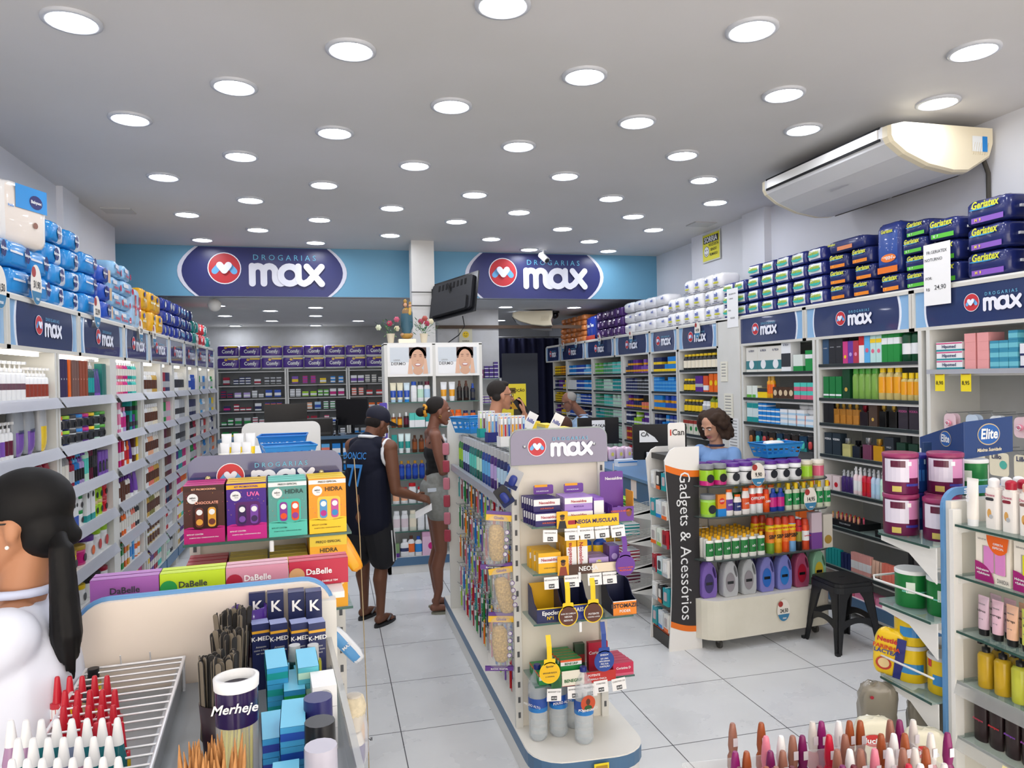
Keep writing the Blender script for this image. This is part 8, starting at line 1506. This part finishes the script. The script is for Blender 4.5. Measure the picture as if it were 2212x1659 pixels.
t=ob('number',text('77',.24,bl2,.01,.62),tuple(L3(-.176,.01,1.17)),parent=man); t.rotation_euler=(0,0,th-pi/2); t=ob('lettering',text('DONCIC',.075,bl2,.01,.7),tuple(L3(-.155,0,1.325)),parent=man); t.rotation_euler=(R(-12),0,th-pi/2)
cp_=M('#15172a',.75)
def capf(mb,m):o_=mb.T; mb.T=hd.M; mb.sph((-.015,0,.06),(.106,.088,.085),m,22,14); mb.T=o_
blob('cap',capf,cp_,.008,man)
bm_=MB(); bm_.T=hd.M; bm_.add([(x,y,.052+e-.25*(x-.07)**2*3-(y*y)*1.6) for e in (0,.006) for x,y in [(.06,-.085)]+[(.08+.1*cos(R(a)),.083*sin(R(a))) for a in range(-80,81,16)]+[(.06,.085)]],[tuple(range(13)),tuple(range(13,26))[::-1]]+[(i,(i+1) % 13,13+(i+1) % 13,13+i) for i in range(13)],cp_); ob('cap_brim',bm_,parent=man)
def hairb(mb,m):o_=mb.T; mb.T=hd.M; mb.sph((-.04,0,.0),(.066,.078,.06),m,18,10); mb.T=o_
blob('hair',hairb,M('#1a1412',.95),.007,man)
for s_,fx in ((.1,-.02),(-.1,.08)):
    a=L3(fx,s_*1.1,0); sl=MB(); sl.T=Matrix.Translation(a) @ Matrix.Rotation(th,4,'Z'); sl.prism([(.06+.135*cos(R(q_)),.047*sin(R(q_))*(1+.15*cos(R(q_)))) for q_ in range(0,360,20)],0,.02,M('#2a2a2c',.7),'z').tube([(.13,0,.03),(.1,-.03,.055),(.04,-.042,.035)],.008,M('#6c6c6e',.6),6).tube([(.13,0,.03),(.1,.03,.055),(.04,.042,.035)],.008,M('#6c6c6e',.6),6); ob('flip_flop',sl,parent=man)
pc_=lw_+F_*.1+S_*.06+Vector((0,0,.035)); ob('phone',MB().prism(rrect(.078,.16,.01,3),-.004,.004,M('#b9b4aa',.3),'z',cap=M('#3a3e44',.15)),tuple(pc_),0,'grey smartphone held up by the man in the cap','phone',rot=(R(-25),R(12),th-R(60)))
pp_=rw_+F_*.09+S_*.08+Vector((0,0,-.06)); ob('paper_slip',MB().add([(0,0,0),(.0,-.02,-.05),(-.13,-.03,-.11),(-.13,.0,-.06)],[(0,1,2,3)],M('#e8eaec',.6)),tuple(pp_),0,'white paper slip pinched in the cap man\'s right hand','paper')
# ---- woman with a bun in profile
sk2=M('#7c5140',.5); O2=Vector((.84,5.98,0))
wo=empty('person',(0,0,0),0,'person with dark hair in a yellow scrunchie, black camisole and grey denim shorts','person')
h2=Head((.87,5.98,1.635),R(0),R(4),k=.93)
def P2(x,y,z):return (O2.x+x,O2.y+y,z)
def body2(mb,m):
    h2.fill(mb,m); chain(mb,[(*h2.p(-.035,0,-.05),.042),(*P2(-.03,0,1.47),.05)],m)
    mb.sph(P2(-.01,0,1.34),(.085,.15,.13),m); mb.sph(P2(0,0,1.2),(.08,.115,.13),m); mb.sph(P2(-.015,0,1.02),(.11,.15,.14),m)
    for sg in (-1,1):
        sh=P2(-.03,sg*.16,1.445); el=P2(.02,sg*.19,1.16); wr_=P2(.2,sg*.12,1.2); chain(mb,[(*P2(-.02,sg*.06,1.455),.05),(*sh,.048),(*P2(-.01,sg*.18,1.3),.04),(*el,.033)],m); chain(mb,[(*el,.034),(*wr_,.022)],m); hand(mb,Vector(wr_),(1,0,.2),(0,-sg,0),m,sg,.6,.88)
        hp,kn,an=P2(-.01,sg*.08,.95),P2(.01,sg*.085,.5),P2(-.02+.02*sg,sg*.09,.09)
        chain(mb,[(*hp,.09),(*P2(0,sg*.085,.75),.075),(*kn,.05)],m); chain(mb,[(*kn,.05),(*P2(-.025,sg*.085,.37),.052),(*P2(-.015,sg*.09,.2),.034),(*an,.028)],m); chain(mb,[(an[0]-.025,an[1],.05,.028),(an[0]+.08,an[1],.045,.026),(an[0]+.15,an[1],.034,.018)],m)
blob('body',body2,sk2,.0065,wo); h2.face(wo,'#8a5048')
def top2(mb,m):mb.sph(P2(-.01,0,1.3),(.098,.16,.1),m); mb.sph(P2(0,0,1.2),(.09,.125,.1),m); mb.capsule(P2(0,-.02,1.14),.095,P2(0,.02,1.12),.095,m)
blob('camisole',top2,M('#101114',.7),.008,wo)
ob('strap',MB().tube([P2(.06,-.1,1.36),P2(.0,-.11,1.465),P2(-.07,-.09,1.38)],.006,M('#101114',.7),6).tube([P2(.06,.1,1.36),P2(.0,.11,1.465),P2(-.07,.09,1.38)],.006,M('#101114',.7),6),parent=wo)
def sh2(mb,m):
    mb.sph(P2(-.02,0,1.0),(.128,.165,.12),m); mb.capsule(P2(0,-.05,1.07),.1,P2(0,.05,1.07),.1,m)
    for sg in (-1,1):chain(mb,[(*P2(-.015,sg*.075,.95),.112),(*P2(-.0,sg*.088,.83),.1)],m)
blob('denim_shorts',sh2,M('#8f928f',.8,noise=.15,nscale=40),.008,wo)
ob('pocket',MB().box(-.1,-.03,-.168,-.163,1.0,1.03,M('#c9d4e0',.6)),P2(0,0,0),parent=wo)
hm=M('#17120f',.8)
def hr2(mb,m):o_=mb.T; mb.T=h2.M; mb.sph((-.032,0,.045),(.095,.085,.088),m,20,12).capsule((-.1,0,.02),.03,(-.135,0,-.0),.032,m).sph((-.165,0,-.015),(.045,.04,.042),m); mb.T=o_
blob('hair',hr2,hm,.007,wo)
sc=MB(); sc.T=h2.M; sc.tube([(-.128+.01*sin(a*1.3),.045*cos(a*pi/8),-.0+.045*sin(a*pi/8)) for a in range(17)],.014,M('#d9982c',.6),8); ob('scrunchie',sc,parent=wo)
er=MB(); er.T=h2.M; er.tube([(-.002+.012*cos(a*pi/5),-.088,-.045+.012*sin(a*pi/5)) for a in range(11)],.002,M('gold',.2,.9),5); ob('earring',er,parent=wo)
for sg in (-1,1):ob('sandal',MB().prism([(.05+.13*cos(R(a)),.042*sin(R(a))) for a in range(0,360,20)],0,.016,M('#8a8a7a',.7),'z'),P2(0,sg*.09,0),parent=wo)
# ---- man with glasses on the phone (behind the gondola)
def upper(O3,face_yaw,skin,shirt,label,hc,hairf,k=1.0,hp=0,seat=0,arms=(),glasses=0,hairmat=None,neck=(0,0),scol=None,lip='#a0605a',wide=1,legs='#2a2c34',bald=0):
    e=empty('person',(0,0,0),0,label,'person'); H_=Head(hc,face_yaw,hp,k=k); skm=M(skin,.5); shm=M(shirt,.75); sy_=hc[2]-.205*k; f2=Vector((cos(face_yaw),sin(face_yaw),0)); s2=Vector((sin(face_yaw),-cos(face_yaw),0)); C_=Vector((hc[0],hc[1],0))-f2*.06+Vector((neck[0],neck[1],0)); zb=sy_
    def Z(f_,s_,z):return C_+f2*f_+s2*s_+Vector((0,0,z))
    def bd(mb,m):
        H_.fill(mb,m); chain(mb,[(*H_.p(-.03,0,-.05),.052*k),(*Z(0,0,zb+.02),.058*k)],m); mb.sph(Z(0,0,zb-.2),(.11,.11,.2),m); mb.sph(Z(0,0,zb-.45),(.12,.12,.16),m)
        for sg,el,wr_,pn in arms:
            sh=Z(0,sg*.17*k,zb-.04); chain(mb,[(*Z(0,sg*.05,zb-.03),.05),(*sh,.05),(*el,.038),(*wr_,.027)],m); hand(mb,Vector(wr_),Vector(wr_)-Vector(el),pn,m,sg,.6)
        lz=zb-.55
        for sg in (-1,1):chain(mb,[(*Z(0,sg*.09,lz),.09),(*(Z(.0,sg*.1,lz-.42) if not seat else Z(.38,sg*.1,lz-.02)),.06),(*(Z(-.02,sg*.1,.08) if not seat else Z(.38,sg*.1,.1)),.04),(*(Z(.1,sg*.1,.04) if not seat else Z(.5,sg*.1,.05)),.035)],m)
    blob('body',bd,skm,.007,e); H_.face(e,lip,glasses=glasses)
    def st(mb,m):
        mb.sph(Z(0,0,zb-.14),(.14*k,.14*k*wide,.15),m); wide> 1 and [mb.sph(Z(.0,q_,z_),(.135,.15,.2),m) for q_ in (-.06,.06) for z_ in (zb-.2,zb-.38)]; chain(mb,[(*Z(0,-.11*k,zb-.06),.075),(*Z(0,.11*k,zb-.06),.075)],m); chain(mb,[(*Z(0,-.06,zb-.2),.12*k),(*Z(0,-.05,zb-.55),.13)],m); chain(mb,[(*Z(0,.06,zb-.2),.12*k),(*Z(0,.05,zb-.55),.13)],m)
        for sg,el,wr_,pn in arms:sh=Z(0,sg*.17*k,zb-.04); mid=sh*.35+Vector(el)*.65; chain(mb,[(*sh,.068),(*mid,.06)],m)
    blob('shirt',st,shm,.008,e)
    def tr(mb,m):
        lz=zb-.55
        for sg in (-1,1):chain(mb,[(*Z(0,sg*.07,lz),.12),(*(Z(.0,sg*.1,lz-.42) if not seat else Z(.36,sg*.1,lz-.02)),.08),(*(Z(-.02,sg*.1,.12) if not seat else Z(.37,sg*.1,.14)),.06)],m)
    blob('trousers',tr,M(legs,.8),.011,e)
    if scol:ob('collar',MB().tube([Z(.065*cos(a*pi/8),.062*sin(a*pi/8),zb+.03) for a in range(17)],.01,M(scol,.7),8),parent=e)
    def hf(mb,m):o_=mb.T; mb.T=H_.M; hairf(mb,m); mb.T=o_
    if hairf:blob('hair',hf,hairmat,.007,e,5 if 'pony' in label else 2)
    return e,H_,Z
def short(mb,m):mb.sph((-.03,0,.052),(.094,.083,.085),m,20,12).sph((.02,0,.1),(.055,.06,.03),m).capsule((-.05,-.05,-.01),.035,(-.05,.05,-.01),.035,m)
e,H3,Z3=upper(None,R(6),'#b98468','#e2e2de','person with black glasses and short dark hair holding a black phone to the ear',(1.43,6.15,1.745),short,glasses=1,hairmat=M('#26211f',.9),arms=((1,(1.62,5.98,1.38),(1.6,6.0,1.58),(-1,.2,0)),(-1,(1.45,6.36,1.2),(1.6,6.3,1.05),(0,-1,0))),legs='#2f3648')
ob('phone',MB().prism(rrect(.072,.15,.01,3),-.004,.004,M('#121316',.2),'y'),(1.575,6.02,1.655),0,'black smartphone held to the ear by the man with glasses','phone',rot=(0,R(-35),R(10)))
bd_=MB(); bd_.T=H3.M; bd_.tube([(.09,-.026,-.075),(.1,0,-.056),(.09,.026,-.075)],.004,M('#2a2220',.9),6).tube([(.087,-.01,-.108),(.09,.01,-.108)],.012,M('#4a3c36',.9),8); ob('moustache',bd_,parent=e)
# ---- older man in pale blue shirt
def grey_(mb,m):mb.sph((-.03,0,.04),(.088,.08,.08),m,20,12)
e,H4,Z4=upper(None,R(168),'#8a5e4a','#a9c4e0','older person with cropped grey hair and glasses in a pale blue shirt, looking down',(3.0,9.0,1.575),grey_,glasses=1,hp=R(22),hairmat=M('#9a9690',.9),arms=((1,(2.95,9.25,1.1),(2.75,9.2,1.02),(0,0,-1)),(-1,(2.98,8.78,1.1),(2.78,8.82,1.02),(0,0,-1))),neck=(.12,0),scol='#9ab4d4')
# ---- seated person mostly hidden behind the gondola
def brownh(mb,m):mb.sph((-.025,0,.04),(.105,.092,.095),m,20,12).sph((-.08,0,-.02),(.05,.07,.07),m)
upper(None,R(20),'#b98468','#a9c4e0','seated person with brown hair, only the crown of the head visible',(2.27,7.0,1.37),brownh,seat=1,hp=R(20),hairmat=M('#4a3024',.9))
# ---- cashier with curly hair
def curly(mb,m):
    q_=random.Random(4); mb.sph((-.03,0,.045),(.102,.098,.088),m,20,12)
    for i in range(150):
        a=q_.uniform(.75,5.55); t=q_.random(); z=-.125+.22*t; r_=.1+.022*sin(min(1,1.25-t)*pi*.6)-.055*max(0,t-.72)*2; x,y=r_*cos(a)*.95-.03,r_*sin(a)
        if x> .03:continue
        mb.sph((x,y,z),q_.uniform(.02,.032),m,8,6); mb.capsule((x,y,z),.016,(x*.6-.012,y*.55,z*.5+.03),.03,m,8)
e,H5,Z5=upper(None,R(205),'#c9977c','#7ea4d8','cashier with curly brown hair in a light blue polo shirt, looking down',(3.2,5.72,1.455),curly,hp=R(28),seat=1,hairmat=M('#3a2a20',.9),arms=((1,(3.02,5.98,1.05),(2.9,5.8,1.1),(0,0,-1)),(-1,(3.3,5.5,1.05),(3.05,5.5,1.1),(0,0,-1))),scol='#26365e',lip='#b0606a')
def chair(x,y,z,rz,lb):o=empty('office_chair',(x,y,0),rz,lb,'chair'); dm=M('#222326',.6); ob('seat',MB().prism(rrect(.44,.42,.06),z-.06,z,dm,'z'),parent=o); ob('stem',MB().tube([(0,0,.05),(0,0,z-.05)],.025,dm,8),parent=o); [ob('leg',MB().tube([(0,0,.06),(.24*cos(a*1.2566),.24*sin(a*1.2566),.02)],.015,dm,6),parent=o) for a in range(5)]
chair(3.3,5.75,.54,R(25),'black office chair under the curly haired cashier'); chair(2.25,7.0,.46,0,'dark office chair under the seated person by the till')
# ---- woman in white at the left edge
def longh(mb,m):
    mb.sph((-.03,0,.05),(.105,.09,.092),m,20,12).sph((-.06,0,-.02),(.07,.084,.08),m); mb.capsule((-.08,0,-.02),.06,(-.115,0,-.045),.03,m)
wn,H6,Z6=upper(None,R(186),'#b5805f','#dde3f2','person in a white tunic with a long black ponytail and gold glasses, seen from behind',(-.675,1.83,1.6),longh,glasses=1,hairmat=M('#08080a',.6,spec=.3),arms=((1,(-.95,2.06,1.14),(-1.16,2.02,1.04),(0,0,-1)),(-1,(-.93,1.6,1.14),(-1.15,1.6,1.04),(0,0,-1))),legs='#15161c',hp=R(2),neck=(-.055,0),scol='#c9d3ee',k=.86,wide=1.35)
def pony(mb,m):
    P_=[(-.595,1.81,1.575,.022),(-.572,1.775,1.55,.018),(-.56,1.75,1.46,.022),(-.555,1.74,1.37,.02),(-.555,1.74,1.32,.01)]; chain(mb,P_,m)
    for i in range(10):a=i*.63; chain(mb,[(P_[1][0]+.017*cos(a),P_[1][1]+.017*sin(a),P_[1][2],.008),(P_[3][0]+.024*cos(a+.4),P_[3][1]+.024*sin(a+.4),P_[3][2],.008),(P_[4][0]+.02*cos(a+.6),P_[4][1]+.02*sin(a+.6),P_[4][2]-.02*(i % 3),.004)],m)
blob('ponytail',pony,M('#08080a',.6,spec=.3),.005,wn,1)
ek=MB(); ek.T=H6.M; ek.sph((.002,.09,-.045),.005,M('#f2eee6',.2),8,6); ob('earring',ek,parent=wn)
